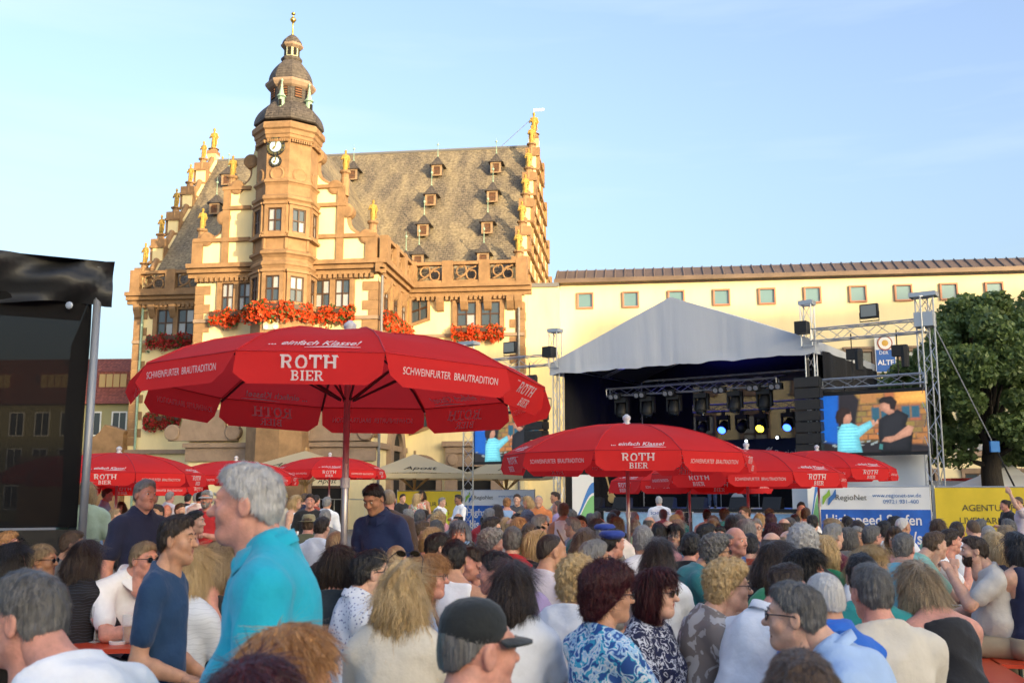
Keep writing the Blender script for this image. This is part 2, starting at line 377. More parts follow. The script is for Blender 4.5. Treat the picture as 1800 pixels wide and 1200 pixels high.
M_redtile = slate_mat('red roof tiles', (.30, .075, .045), (.38, .1, .06), (.28, .08, .05), .3, .3)

T = Frame((0, 60, 0), -R(7.4))
TH = empty('town_hall', T.M); tag(TH, 'cream and sandstone renaissance town hall with slate roof and octagonal clock tower', 'town hall')
UL, UR, BW, ZC, ZB, ZR, WR = -24.5, 0.72, -6.9, 14.7, 16.07, 26.9, 9.6
B0, B1 = T.on(343, 560, BW)[0], T.on(663, 560, BW)[0]
MB().box(UL, UR, 0, 2*WR, 0, ZC-.3).build('wall', M_plaster, TH)
MB().box(B0, B1, BW, 0.05, 0, ZC-.3).build('bay_wall', M_plaster, TH)
# roofs
rb = MB(); e = .15
rb.prism([(e, ZC), (1.2, ZC+1.9), (WR, ZR), (2*WR-1.2, ZC+1.9), (2*WR-e, ZC)], UL+.75, UR-.75, axis='x')
rf = rb.build('roof', M_roof, TH)
MB().tube([(UL+.7, WR, ZR+.03), (UR-.7, WR, ZR+.03)], .12, 8).build('ridge_cap', M_lead, rf)
bc = (B0+B1)/2
MB().prism([(B0+1.6, ZC), (bc, ZC+8.6), (B1-1.6, ZC)], BW+.6, 5.2).build('bay_roof', M_roof, TH)
# cornice along wings and round the bay: stepped mouldings
def mould(mb, x0, x1, y, z0, z1, proj, axis='x', face=-1, steps=3):
    for i in range(steps):
        a = z0+(z1-z0)*i/steps; b_ = z0+(z1-z0)*(i+1)/steps; p = proj*(i+1)/steps
        if axis == 'x': mb.box(x0-p*(0 if abs(face) > 1 else 0), x1, y-p, y+.02, a, b_-.003)
        else: mb.box(y-.02, y+p, x0, x1, a, b_-.003)
for args in ((UL-.5, B0-.02, 0, ZC-.75, ZC, .62), (B1+.02, UR+.5, 0, ZC-.75, ZC, .62), (B0-.45, B1+.45, BW, ZC-.75, ZC, .6), (BW-.55, -.62, B1, ZC-.75, ZC, .6, 'y')):
    c = MB(); mould(c, *args); c.build('cornice', M_sand, TH)
d = MB()
for a, b_, y in ((UL, B0-.1, 0), (B1+.7, UR, 0), (B0, B1, BW)):
    n_ = int((b_-a)/.3)
    for i in range(n_): d.box(a+.3*i, a+.3*i+.16, y-.33, y-.01, ZC-1.0, ZC-.76)
tag(d.build('dentil_course', M_sand, TH), kind='stuff')
# string courses
class Pieces:
    def box(s, *a): MB().box(*a).build('string_course', M_sand2, TH)
s_ = Pieces()
for z in (T.on(800, 587, 0)[1],): 
    s_.box(UL-.06, B0-.02, -.14, 0, z-.2, z); s_.box(B1+.02, UR+.06, -.14, 0, z-.2, z)
    zz = T.on(600, 556, BW)[1]; s_.box(B0-.06, B1+.06, BW-.14, BW, zz-.2, zz); s_.box(B1, B1+.12, BW, -.02, zz-.2, zz)
zbase = T.on(450, 778, BW)[1]
s_.box(B0-.25, B1+.25, BW-.3, BW, zbase-.25, zbase); s_.box(B0-.12, B1+.12, BW-.16, BW, zbase-1.0, zbase-.25); s_.box(B1, B1+.2, BW, -.02, zbase-.3, zbase)
s_.box(UL-.2, B0-.02, -.25, 0, zbase-.25, zbase)
# brackets under wing cornices
for px in (775, 817, 858, 898, 932-20):
    u = T.on(px, 510, 0)[0]; MB().prism([(-.5, ZC-.8), (0, ZC-.8), (0, ZC-1.7), (-.18, ZC-1.6), (-.45, ZC-1.15)], u-.22, u+.22, axis='x').build('bracket', M_sand, TH)
for px in (246, 272, 308): 
    u = T.on(px, 530, 0)[0]; MB().prism([(-.5, ZC-.8), (0, ZC-.8), (0, ZC-1.7), (-.18, ZC-1.6), (-.45, ZC-1.15)], u-.22, u+.22, axis='x').build('bracket', M_sand, TH)
for w in (-5.6, -3.6, -1.6):
    MB().prism([(B1+.5, ZC-.8), (B1, ZC-.8), (B1, ZC-1.7), (B1+.18, ZC-1.6), (B1+.45, ZC-1.15)], w-.22, w+.22).build('bracket', M_sand, TH)
# quoins
qm = {}
def quoin(x0, x1, y0, y1, z0, z1):
    k = (round(x1-x0, 3), round(y1-y0, 3), round(z1-z0, 3))
    if k not in qm: qm[k] = MB().box(0, k[0], 0, k[1], 0, k[2]).mesh('quoin', M_sand)
    o = link('quoin', qm[k], TH); o.location = (x0, y0, z0)
for (u, w, side) in ((B0, BW, 1), (B1, BW, -1), (UL, 0, 1), (UR, 0, -1)):
    for i in range(17):
        z0 = 4.9+i*.54; L = .85 if i % 2 else .5
        if z0+.53 > ZC-1.05: break
        if side > 0: quoin(u-.05, u+L, w-.05, w+(.85 if i % 2 == 0 else .5), z0, z0+.52)
        else: quoin(u-L, u+.05, w-.05, w+(.85 if i % 2 == 0 else .5), z0, z0+.52)
# balustrades with scroll-work
def scroll_panel(x0, x1, z0, z1, ax='x', y=0):
    mb = MB(); cx = (x0+x1)/2; h = (z1-z0)/2; cz = (z0+z1)/2; nn = max(1, round((x1-x0)/(1.15))); wd = (x1-x0)/nn
    for i in range(nn):
        c0 = x0+wd*(i+.5); sg = 1 if i % 2 else -1
        for fx in (-1, 1):
            pts = []
            for j in range(22):
                a = j/21*2*math.pi*1.12; r = .4*wd*(1-.45*j/21)*.62
                pts.append((c0+fx*sg*wd*.22+sg*fx*r*math.cos(a+1.3), cz+(h*.25*fx)+r*math.sin(a+1.3)*1.15))
            P3 = [(p[0], y, max(z0+.05, min(z1-.05, p[1]))) if ax == 'x' else (y, p[0], max(z0+.05, min(z1-.05, p[1]))) for p in pts]
            mb.tube(P3, .062, 6)
        S = [(c0-wd*.42+wd*.84*j/10, cz+h*.8*math.cos(j/10*math.pi)*sg) for j in range(11)]
        mb.tube([(p[0], y, p[1]) if ax == 'x' else (y, p[0], p[1]) for p in S], .06, 6)
    return mb
def balustrade(p0, p1, y, ax='x', n=3, face=-1):
    def bx(mb, a, b_, d0, d1, z0, z1):
        if ax == 'x': mb.box(a, b_, y+d0, y+d1, z0, z1)
        else: mb.box(y+d0, y+d1, a, b_, z0, z1)
    m = MB(); bx(m, p0, p1, -.2, .2, ZB-.2, ZB); bx(m, p0, p1, -.17, .17, ZC+.002, ZC+.2); r_ = m.build('balustrade_rail', M_sand, TH)
    L = (p1-p0)/n
    for i in range(n+1):
        m = MB(); a = p0+L*i; bx(m, a-.33, a+.33, -.23, .23, ZC+.003, ZB+.06); m.build('balustrade_post', M_sand, TH)
    for i in range(n): scroll_panel(p0+L*i+.36, p0+L*(i+1)-.36, ZC+.2, ZB-.2, ax, y).build('scroll_panel', M_sand, TH, smooth=True)
balustrade(B1+.35, UR-.1, -.3, n=3); balustrade(UL+.1, B0-.05, -.3, n=3); balustrade(BW+.3, -.4, B1+.3, ax='y', n=3)
# ---- windows
pane_me = MB().add([(0, 0, 0), (1, 0, 0), (1, 0, 1), (0, 0, 1)], [(0, 1, 2, 3)]).mesh('pane', M_pane)
pane_pale = MB().add([(0, 0, 0), (1, 0, 0), (1, 0, 1), (0, 0, 1)], [(0, 1, 2, 3)]).mesh('pane', glass('window glass with curtain', (.36, .38, .4), .12))
def window(parent, O, X, z0, ht, lights, wd, surround=.28, rows=2, sm=None, name='window', cols=2, gm=None):
    """O: Vector at left bottom on the wall (local), X: unit along; outward normal = X x up"""
    sm = sm or M_sand; X = Vector(X); N = X.cross(Vector((0, 0, 1)))
    tot = lights*wd+(lights-1)*.3
    Mx = Matrix(((X.x, -N.x, 0, O[0]), (X.y, -N.y, 0, O[1]), (0, 0, 1, z0), (0, 0, 0, 1)))   # local: x along, y into the wall
    s = MB(); S = surround
    s.box(-S, tot+S, -.16, .01, ht, ht+S); s.box(-S-.06, tot+S+.06, -.24, .01, ht+S, ht+S+.13); s.box(-S, 0, -.16, .01, -.16, ht); s.box(tot, tot+S, -.16, .01, -.16, ht)
    s.box(-S-.1, tot+S+.1, -.26, .01, -.3, -.16)
    for i in range(lights-1): a = (i+1)*wd+i*.3; s.box(a, a+.3, -.15, .01, -.16, ht)
    s.box(0, tot, -.12, .01, -.16, 0)
    wo_ = s.build(name, sm, parent, M=Mx)
    for i in range(lights):
        a = i*(wd+.3); f = MB(); t = .065
        f.box(a, a+t, -.09, -.02, 0, ht); f.box(a+wd-t, a+wd, -.09, -.02, 0, ht); f.box(a+t, a+wd-t, -.09, -.02, 0, t); f.box(a+t, a+wd-t, -.09, -.02, ht-t, ht)
        for q in range(1, cols): xx = a+wd*q/cols; f.box(xx-t*.6, xx+t*.6, -.1, -.02, t, ht-t)
        for q in range(1, rows): zz = ht*q/rows; f.box(a+t, a+wd-t, -.085, -.02, zz-.04, zz+.04)
        f.build('sash', M_wood, wo_)
        for q in range(cols):
            for r_ in range(rows):
                o = link('pane', pane_me, wo_); o.location = (a+wd*q/cols+.01, -.035, ht*r_/rows+.01); o.scale = (wd/cols-.02, 1, ht/rows-.02)
                o.rotation_euler = (random.uniform(-.012, .012), 0, random.uniform(-.02, .02))
                if random.random() < .42: o.data = pane_pale
    return wo_
def win_px(px0, px1, py0, py1, w, lights):
    u0, zt = T.on(px0, py0, w); u1, zb = T.on(px1, py1, w); tot = u1-u0; wd = (tot-.3*(lights-1))/lights
    return window(TH, (u0, w, 0), (1, 0, 0), zb, zt-zb, lights, wd)
win_px(392, 440, 499, 546, BW, 2); win_px(556, 615, 493, 540, BW, 2); win_px(804, 879, 532, 572, 0, 2); win_px(279, 341, 545, 590, 0, 2)
for w0, w1 in ((668, 679), (683, 692.5), (695.5, 703.5)):
    pass
zs = T.on(600, 540, BW)[1]; hs = T.on(600, 493, BW)[1]-zs
for wv in (-6.1, -3.9, -1.9): window(TH, (B1, wv, 0), (0, 1, 0), zs, hs, 1, 1.15)
# lower floors
z1f = zs-4.9
for px in (384, 560, 800): 
    w = 0 if px > 700 else BW; u = T.on(px, 560, w)[0]; window(TH, (u, w, 0), (1, 0, 0), z1f, hs, 2, .85 if w else 1.1)
u = T.on(282, 560, 0)[0]; window(TH, (u, 0, 0), (1, 0, 0), z1f, hs, 2, .95)
for wv in (-6.1, -3.9, -1.9): window(TH, (B1, wv, 0), (0, 1, 0), z1f, hs, 1, 1.15)
# sloping stair window
for py_off in (0, 190):
    q = [T.on(x, y+py_off*1.0, 0) for x, y in ((724, 569), (752, 559), (752, 519), (724, 529))]
    sw = MB(); o_ = [((q[i][0]-sum(a[0] for a in q)/4)*1.32+sum(a[0] for a in q)/4, (q[i][1]-sum(a[1] for a in q)/4)*1.26+sum(a[1] for a in q)/4) for i in range(4)]
    for i in range(4):
        j = (i+1) % 4; sw.prism([q[i], q[j], o_[j], o_[i]], -.16, .01)
    so_ = sw.build('stair_window', M_sand, TH)
    MB().add([(p[0], -.03, p[1]) for p in q], [(0, 1, 2, 3)]).build('pane', M_pane, so_)
    m = MB(); m.tube([(((q[0][0]+q[1][0])/2), -.06, (q[0][1]+q[1][1])/2), ((q[2][0]+q[3][0])/2, -.06, (q[2][1]+q[3][1])/2)], .06, 4); m.tube([((q[0][0]+q[3][0])/2, -.06, (q[0][1]+q[3][1])/2), ((q[1][0]+q[2][0])/2, -.06, (q[1][1]+q[2][1])/2)], .06, 4)
    for i in range(4): m.tube([(q[i][0], -.06, q[i][1]), (q[(i+1) % 4][0], -.06, q[(i+1) % 4][1])], .05, 4)
    m.build('sash', M_wood, so_)
# ---- ground floor: pediments, portals, arched doors
def arch_door(u, w, wd, ht, name='arched_door', surround=.35, fan=True, col=None, sign=None):
    r = wd/2; zs_ = ht-r; s = MB(); k = 12
    inn = [(-r, 0), (-r, zs_)]+[(-r*math.cos(i/k*math.pi), zs_+r*math.sin(i/k*math.pi)) for i in range(1, k)]+[(r, zs_), (r, 0)]
    R2 = r+surround; out = [(-R2, 0), (-R2, zs_)]+[(-R2*math.cos(i/k*math.pi), zs_+R2*math.sin(i/k*math.pi)) for i in range(1, k)]+[(R2, zs_), (R2, 0)]
    for i in range(len(inn)-1): s.prism([inn[i], out[i], out[i+1], inn[i+1]], -.2, .01)
    o = s.build(name, col or M_sand2, TH, M=Matrix.Translation((u, w, 0)))
    MB().prism(inn, -.04, .0).build('door_leaf', M_dark, o)
    b = MB(); b.box(-r, r, -.1, -.045, zs_-.08, zs_+.04)
    if fan:
        for i in range(1, 8): a = i/8*math.pi; b.tube([(0, -.07, zs_), (-r*math.cos(a), -.07, zs_+r*math.sin(a))], .025, 4)
    b.build('fanlight', M_wood, o)
    if sign:
        g_ = MB(); g_.prism([(-r*.95*math.cos(i/k*math.pi), zs_+.06+r*.9*math.sin(i/k*math.pi)) for i in range(k+1)], -.11, -.07); p = g_.build('lunette_sign', mat('cream sign', (.75, .66, .45), .6), o)
        t_ = MB(); put_text(t_, sign, .42, Matrix(((1, 0, 0, 0), (0, 0, -1, -.125), (0, 1, 0, zs_+.32), (0, 0, 0, 1))), shear=.3); t_.build('lettering', M_dark, p)
    return o
arch_door(T.on(575, 860, BW)[0], BW, 1.7, 3.1, sign='Apost'); arch_door(T.on(333, 860, 0)[0]+2.0, BW if T.on(333, 860, 0)[0]+2.0 > B0 else 0, 1.7, 3.1, sign='Apost')
arch_door(T.on(480, 860, BW)[0], BW, 1.7, 3.1)
arch_door(T.on(740, 850, 0)[0], 0, 1.9, 3.9, fan=True)
# big portal with attic on the right wing
u0 = T.on(785, 800, 0)[0]; u1 = T.on(850, 800, 0)[0]+1.2; um = (u0+u1)/2; zt = T.on(800, 776, 0)[1]
p = MB(); p.box(u0-.2, u1+.2, -.6, 0, zt-.3, zt); p.box(u0, u1, -.45, 0, zt-.7, zt-.302); p.box(u0, u0+.7, -.4, 0, 0, zt-.702); p.box(u1-.7, u1, -.4, 0, 0, zt-.702); p.box(u0+.7, u1-.7, -.3, 0, zt-1.5, zt-.703)
po = p.build('portal', M_sand2, TH); MB().box(u0+.7, u1-.7, -.08, -.02, 0, zt-1.5).build('door_leaf', M_dark, po)
MB().lathe([(.28, 0), (.34, .05), (.3, .1), (.12, .12)], 12).xf(Matrix.Translation((u0+.45, -.42, zt-1.1)) @ Matrix.Rotation(R(90), 4, 'X')).build('rosette', M_sand2, po)
# tall gate arch in the bay's flank
s = MB(); k = 12; r = 1.15; zsp = 4.3; wc = -2.6
for i in range(k):
    a0, a1 = i/k*math.pi, (i+1)/k*math.pi
    s.prism([(wc-r*math.cos(a0), zsp+r*math.sin(a0)), (wc-(r+.6)*math.cos(a0), zsp+(r+.6)*math.sin(a0)), (wc-(r+.6)*math.cos(a1), zsp+(r+.6)*math.sin(a1)), (wc-r*math.cos(a1), zsp+r*math.sin(a1))], B1, B1+.3, axis='x')
s.box(B1, B1+.3, wc-r-.6, wc-r, 0, zsp); s.box(B1, B1+.3, wc+r, wc+r+.6, 0, zsp); s.box(B1, B1+.45, wc-r-.9, wc+r+.9, zsp+r+.62, zsp+r+1.1)
ga = s.build('gate_arch', M_sand2, TH)
MB().prism([(wc-r, 0)]+[(wc-r*math.cos(i/k*math.pi), zsp+r*math.sin(i/k*math.pi)) for i in range(k+1)]+[(wc+r, 0)], B1+.01, B1+.06, axis='x').build('gateway', M_dark, ga)
# portal top with volutes on the bay front
for pxc in (325+35, 590):
    uc, zz = T.on(pxc, 775, BW)
    m = MB(); m.prism([(uc-2.0, zz), (uc+2.0, zz), (uc+1.9, zz+.4), (uc+1.35, zz+.6), (uc+1.0, zz+1.7), (uc-1.0, zz+1.7), (uc-1.35, zz+.6), (uc-1.9, zz+.4)], BW-.35, BW-.005)
    for sg in (-1, 1): m.lathe([(.42, 0), (.42, .42)], 14).v
    vo = m.build('portal_crown', M_sand2, TH)
    vo.data.update()
    for sg in (-1, 1): MB().lathe([(.4, 0), (.45, .04), (.45, .4), (.4, .45)], 16).xf(Matrix.Translation((uc+sg*1.75, BW-.02, zz+.46)) @ Matrix.Rotation(R(90), 4, 'X')).build('volute', M_sand2, vo)
# rusticated base of the bay
for i in range(4):
    for j in range(14):
        a = B0+(B1-B0)*j/14; MB().box(a+.02, B0+(B1-B0)*(j+1)/14-.02, BW-.08, BW-.002, zbase+.05+i*.52 if False else zbase-.98+.0*i, zbase-.3).build('ashlar', M_sand2, TH) if i == 0 else None

# ---- statue figure (standing stone figure on a pillar)
stat_pr = [rc((0, 0, .1), (0, 0, .75), .17, .15), rc((-.07, .02, 0), (-.08, .03, .6), .09, .1), rc((.09, 0, 0), (.07, 0, .6), .085, .1), el((0, 0, .95), (.19, .13, .24)), rc((-.16, 0, 1.1), (.16, 0, 1.1), .08, .08),
           rc((0, 0, 1.15), (0, .01, 1.3), .06, .06), el((0, .01, 1.4), (.09, .105, .13)), rc((.2, 0, 1.08), (.28, .05, .82), .065, .055), rc((.28, .05, .82), (.12, .2, .9), .055, .045),
           rc((-.2, 0, 1.08), (-.27, -.02, .82), .065, .055), rc((-.27, -.02, .82), (-.2, .12, .62), .055, .045), rc((-.24, .16, .2), (-.19, .13, .8), .03, .03), el((0, -.1, .6), (.2, .08, .5))]
V, Q = sdf(stat_pr, .035, disp=lambda X, Y, Z: .012*np.sin(X*40+Z*9)*np.sin(Z*13+Y*30)); stat_me = fast_mesh('statue', V, Q, [M_statue])
plinth_me = MB().lathe([(.3, -1.5), (.3, -.5), (.26, -.45), (.26, -.2), (.38, -.12), (.38, 0)], 10).mesh('plinth', M_sand)
def statue(u, w, z, s=1.0, rz=0, post=1.0):
    o = link('statue', stat_me, TH); o.location = (u, w, z); o.scale = (s, s, s); o.rotation_euler = (0, 0, math.pi+rz)
    p_ = link('plinth', plinth_me, o); p_.scale = (1, 1, post)
# ---- bay gable
def gp(px, py): return T.on(px, py, BW+.2)
def curve(a, b_, bulge, n=8):
    a = Vector(a); b_ = Vector(b_); d_ = b_-a; nr = Vector((-d_.y, d_.x))
    return [tuple(a+d_*(i/n)+nr*bulge*math.sin(math.pi*i/n)) for i in range(n+1)]
Lc1 = curve(gp(366, 426), gp(397, 384), -.25); Lc2 = curve(gp(420, 335), gp(444, 285), -.25)
Rc2 = curve(gp(560, 280), gp(592, 330), -.25); Rc1 = curve(gp(611, 376), gp(646, 416), -.25)
outl = [gp(345, 466), gp(345, 426)]+Lc1+[gp(401, 380), gp(401, 336)]+Lc2+[gp(452, 262), gp(552, 262)]+Rc2+[gp(607, 331), gp(607, 374)]+Rc1+[gp(663, 418), gp(663, 460)]
outl = [(p_[0], max(p_[1], ZC+.004)) for p_ in outl]
gb = MB().prism(outl, BW-.02, BW+.55).build('bay_gable', M_plaster, TH)
for cv in (Lc1, Lc2, Rc2, Rc1):
    mb = MB(); mb.tube([(p_[0], BW+.2, p_[1]) for p_ in cv], .2, 8)
    for endp, sg in ((cv[0], 1), (cv[-1], -1)): mb.lathe([(.3, 0), (.42, .05), (.42, .65), (.3, .7)], 14, m=None).v
    nlast = 2*14*4
    mb.v[-nlast:-nlast//2] = [tuple(Matrix.Translation((cv[0][0], BW+.55, cv[0][1]+.12)) @ Matrix.Rotation(R(90), 4, 'X') @ Vector(v)) for v in mb.v[-nlast:-nlast//2]]
    mb.v[-nlast//2:] = [tuple(Matrix.Translation((cv[-1][0], BW+.55, cv[-1][1]-.05)) @ Matrix.Rotation(R(90), 4, 'X') @ Vector(v)) for v in mb.v[-nlast//2:]]
    mb.build('scroll', M_sand, gb, smooth=False)
def gband(x0, x1, y, h=.22): 
    a, z = gp(x0, y); b_, _ = gp(x1, y); MB().box(a, b_, BW-.2, BW+.6, z-h/2, z+h/2).build('gable_band', M_sand, gb)
gband(345, 443, 426); gband(396, 445, 369, .2); gband(396, 445, 335, .2); gband(548, 664, 419); gband(548, 612, 364, .2); gband(548, 606, 332, .2)
def gpil(px, y0, y1, wd=.5):
    a, z1_ = gp(px, y0); _, z0_ = gp(px, y1); z0_ = max(z0_, ZC+.005); MB().box(a-wd/2, a+wd/2, BW-.16, BW+.58, z0_, z1_).build('gable_pilaster', M_sand, gb)
gpil(352, 424, 466, .62); gpil(404, 333, 464, .4); gpil(603, 330, 460, .4); gpil(655, 415, 458, .62)
for px, py in ((355.5, 403), (408.5, 310), (607, 301), (655.5, 389)):
    u, z = gp(px, py); statue(u, BW+.2, z, .82, .3, 1.2)
# ---- the two end gables
def end_gable(ux, sgn):
    th = .7; steps = 5; pr = []
    hw = WR+.05
    for i in range(steps):
        f0 = i/steps; y0 = hw*(1-f0)+.1; z0 = ZC+(ZR-ZC)*f0
        z1_ = ZC+(ZR-ZC)*(i+1)/steps
        y1 = hw*(1-(i+1)/steps)+.1
        pr.append((y0, z0, y1, z1_))
    left = []
    for (y0, z0, y1, z1_) in pr:
        left += [(WR-y0, z0), (WR-y0, z0+1.15)]+[(WR-y0+(y0-y1)*(.15+.85*t), z0+1.0+(z1_-z0-.95)*(t**1.7)) for t in (.3, .6, 1.0)]
    left = left+[(WR-.45, ZR+.45)]
    right = [(2*WR-a, b_) for a, b_ in left[::-1]]
    x0, x1 = (ux-th, ux) if sgn > 0 else (ux, ux+th)
    e_ = MB().prism(left+right, x0, x1, axis='x').build('end_gable', M_plaster, TH)
    xo0, xo1 = (x0-.05, ux+.22) if sgn > 0 else (ux-.22, x1+.05)
    for k_, (y0, z0, y1, z1_) in enumerate(pr):
        for zz, hh in ((z0+1.1, .15), (z0+.05, .15)):
            MB().box(xo0, xo1, WR-y0-.1, WR+y0+.1, zz-hh/2, zz+hh/2).build('gable_band', M_sand, e_)
        for sg in (-1, 1):
            yy = WR+sg*(y0-.35)
            MB().box(xo0-.01, xo1+.02, yy-.24, yy+.24, z0+.16, z0+1.7).build('gable_pier', M_sand, e_)
            cv = [(WR+sg*(y0-(y0-y1)*(.2+.8*t)), z0+1.2+(z1_-z0-1.0)*(t**1.7)) for t in (0, .2, .4, .6, .8, 1.0)]
            MB().tube([((x0+x1)/2, a, b_) for a, b_ in cv], .2, 8).build('scroll', M_sand, e_)
            if not (k_ == 0 and sg > 0): statue((x0+x1)/2, yy, z0+2.05, .9, .2 if sgn > 0 else -.3, .75)
        npil = int(2*y0/2.3)
        for q in range(1, npil):
            yy = WR-y0+2*y0*q/npil; MB().box(xo0+.06, xo1-.06, yy-.13, yy+.13, z0+.17, min(z1_-.07, z0+2.2)).build('gable_pilaster', M_sand, e_)
            if k_ < 4:
                y2 = WR-y0+2*y0*(q+.5)/npil
                xw = ux+.02 if sgn > 0 else ux-.02
                if y2 < WR+y0-1.5: MB().box(min(xw, xw-sgn*.05), max(xw, xw-sgn*.05)+.01, y2-.35, y2+.35, z0+.35, z0+.95).build('gable_window', M_dark, e_) if q % 2 else None
    MB().box(x0, x1, WR-.4, WR+.4, ZR+.45, ZR+.75).build('gable_pier', M_sand, e_)
    statue((x0+x1)/2, WR, ZR+.95, 1.1, 0, .2)
    return e_
er = end_gable(UR, 1); MB().tube([(UR-.35, WR, ZR+2.3), (UR-2.8, WR, ZR+.1)], .02, 4).build('stay_wire', M_lead, er)
fl_ = MB(); fl_.tube([(UR-.35, WR, ZR+2.3), (UR-.35, WR, ZR+2.9)], .03, 5); fl_.box(UR-.3, UR+.4, WR-.02, WR+.02, ZR+2.7, ZR+2.9); fl_.build('weather_vane', mat('pale metal', (.8, .8, .75), .4), er)
end_gable(UL, -1)
# ---- dormers
def roof_hit(px, py):
    a = T.I @ Vector((0, 0, CAMZ)); d_ = T.I.to_3x3() @ ray(px, py)
    p0_ = Vector((0, 1.2, ZC+1.9)); s_l = (ZR-ZC-1.9)/(WR-1.2); nrm = Vector((0, -s_l, 1)); t = (p0_-a).dot(nrm)/d_.dot(nrm); return a+d_*t
dm = MB(); dm.box(-.42, .42, -.05, 1.4, 0, .95); dormer_body = dm.mesh('dormer', M_dome)
fr_ = MB(); fr_.box(-.5, -.3, -.12, -.03, -.02, .95); fr_.box(.3, .5, -.12, -.03, -.02, .95); fr_.box(-.3, .3, -.12, -.03, .8, .95); fr_.box(-.5, .5, -.14, -.03, -.14, -.02); dormer_frame = fr_.mesh('window_frame', mat('weathered oak', (.3, .2, .12), .8, var=.3))
lv = MB()
for i in range(6): lv.hexa([(-.3, -.1, .02+.13*i), (.3, -.1, .02+.13*i), (.3, -.04, .09+.13*i), (-.3, -.04, .09+.13*i), (-.3, -.1, .04+.13*i), (.3, -.1, .04+.13*i), (.3, -.04, .11+.13*i), (-.3, -.04, .11+.13*i)])
dormer_louvre = lv.mesh('louvre', mat('louvre wood', (.2, .085, .04), .8, var=.3))
hd = MB(); hd.add([(-.72, -.28, .92), (.72, -.28, .92), (.42, -.2, 1.2), (-.42, -.2, 1.2), (0, .35, 2.0), (-.72, 1.6, .95), (.72, 1.6, .95), (0, 1.7, 1.9)], [(0, 1, 2, 3), (3, 2, 4), (1, 6, 7, 4, 2), (0, 3, 4, 7, 5), (0, 5, 6, 1)]); dormer_hood = hd.mesh('hood', M_dome)
fn = MB().lathe([(.09, 1.9), (.04, 2.1), (.03, 3.0), (.09, 3.05), (.12, 3.12), (.09, 3.2), (.02, 3.25), (.012, 3.6)], 8, c=(0, .35, 0)); dormer_fin = fn.mesh('finial', M_copper, True)
for px, py in ((770, 309), (873, 304), (759, 361), (867, 355), (746, 414), (858, 410), (737, 468), (851, 465), (622, 316), (381, 376), (402, 325), (366, 470), (714, 478)):
    h_ = roof_hit(px, py); o = link('dormer', dormer_body, TH); o.location = (h_.x, h_.y-.4, h_.z-.05); o.scale = (.74, .74, .74)
    for nm, me in (('window_frame', dormer_frame), ('louvre', dormer_louvre), ('hood', dormer_hood), ('finial', dormer_fin)): link(nm, me, o)
# ---- the tower
TU = T.on(497, 540, -7.7)[0]; TW = -7.7; TR = 1.68
def tz(py, r=0): return T.on(505, py, TW-r)[1]
def octo(mb, prof, c=None, m=None): mb.lathe(prof, 8, c=(TU, TW, 0), rot=R(22.5), m=m)
q = MB(); octo(q, [(TR, 0), (TR, tz(246))]); tw = q.build('tower_shaft', M_sand, TH)
for py, h, pj in ((588, .5, .32), (460, .3, .12), (441, .32, .22), (407, .22, .14), (344, .4, .2), (316, .25, .14)):
    z = tz(py, 1.55); q = MB(); octo(q, [(TR+.01, z-h), (TR+pj*.5, z-h*.6), (TR+pj, z-h*.4), (TR+pj, z), (TR+.01, z+.12)]); q.build('tower_moulding', M_sand, tw)
z = tz(249, .9); z2 = tz(228, .5)
q = MB(); octo(q, [(TR+.02, z-.1), (TR+.12, z), (TR+.14, z+.15), (TR+.2, z+.2), (TR+.22, z+.42), (TR+.34, z+.5), (TR+.36, z2-.12), (TR+.3, z2)]); q.build('tower_cornice', M_sand, tw)
q = MB(); 
for f_ in range(8):
    a = R(45*f_-90); 
    for j in range(9):
        t = (j-4)*.135; rr = TR*math.cos(R(22.5))+.1; q.boxm(Matrix.Translation((TU+rr*math.cos(a)-t*math.sin(a), TW+rr*math.sin(a)+t*math.cos(a), z-.19)) @ Matrix.Rotation(a, 4, 'Z'), .16, .08, .16)
tag(q.build('dentil_course', M_sand, tw), kind='stuff')
def dome(py0, py1, r0, r1, bell, nm='dome'):
    z0, z1_ = tz(py0), tz(py1); q = MB(); pr = []
    for i in range(11):
        t = i/10; r = r0+(r1-r0)*t**2.1 if bell else r0+(r1-r0)*t
        pr.append((r, z0+(z1_-z0)*t))
    octo(q, [(r0-.1, z0-.06)]+pr); d_ = q.build(nm, M_dome, tw); return d_
dome(227, 190, TR+.27, 1.2, True)
z0, z1_ = tz(193), tz(150); q = MB(); octo(q, [(1.1, z0), (1.1, z1_)]); la = q.build('lantern', M_dome, tw)
def lantern_opening(rad, z0, wd, ht, parent, fill):
    for f_ in range(8):
        a = R(45*f_-90); ap = rad*math.cos(R(22.5)); Mx = Matrix.Translation((TU+ap*math.cos(a), TW+ap*math.sin(a), 0)) @ Matrix.Rotation(a+math.pi/2, 4, 'Z')
        s = MB(); r = wd/2
        s.prism([(-r, z0), (-r, z0+ht-r)]+[(-r*math.cos(i/8*math.pi), z0+ht-r+r*math.sin(i/8*math.pi)) for i in range(1, 8)]+[(r, z0+ht-r), (r, z0)], -.02, .05)
        op = s.build('belfry_opening', fill, parent, M=Mx)
        if wd > .4:
            l_ = MB()
            for i in range(7): l_.box(-r+.02, r-.02, -.06, -.022, z0+.06+i*.14, z0+.13+i*.14)
            l_.build('louvre', mat('louvre wood', (.2, .085, .04), .8, var=.3), op)
lantern_opening(1.1, z0+.35, .44, 1.05, la, M_dark)
z = tz(156); q = MB(); octo(q, [(1.12, z-.3), (1.28, z-.2), (1.42, z-.02), (1.42, z+.12), (1.25, z+.2)]); q.build('eave', M_sand2, tw)
dome(150, 110, 1.24, .5, True)
z = tz(108); q = MB(); octo(q, [(.5, z-.15), (.6, z-.02), (.6, z+.1), (.44, z+.15)]); q.build('eave', M_dome, tw)
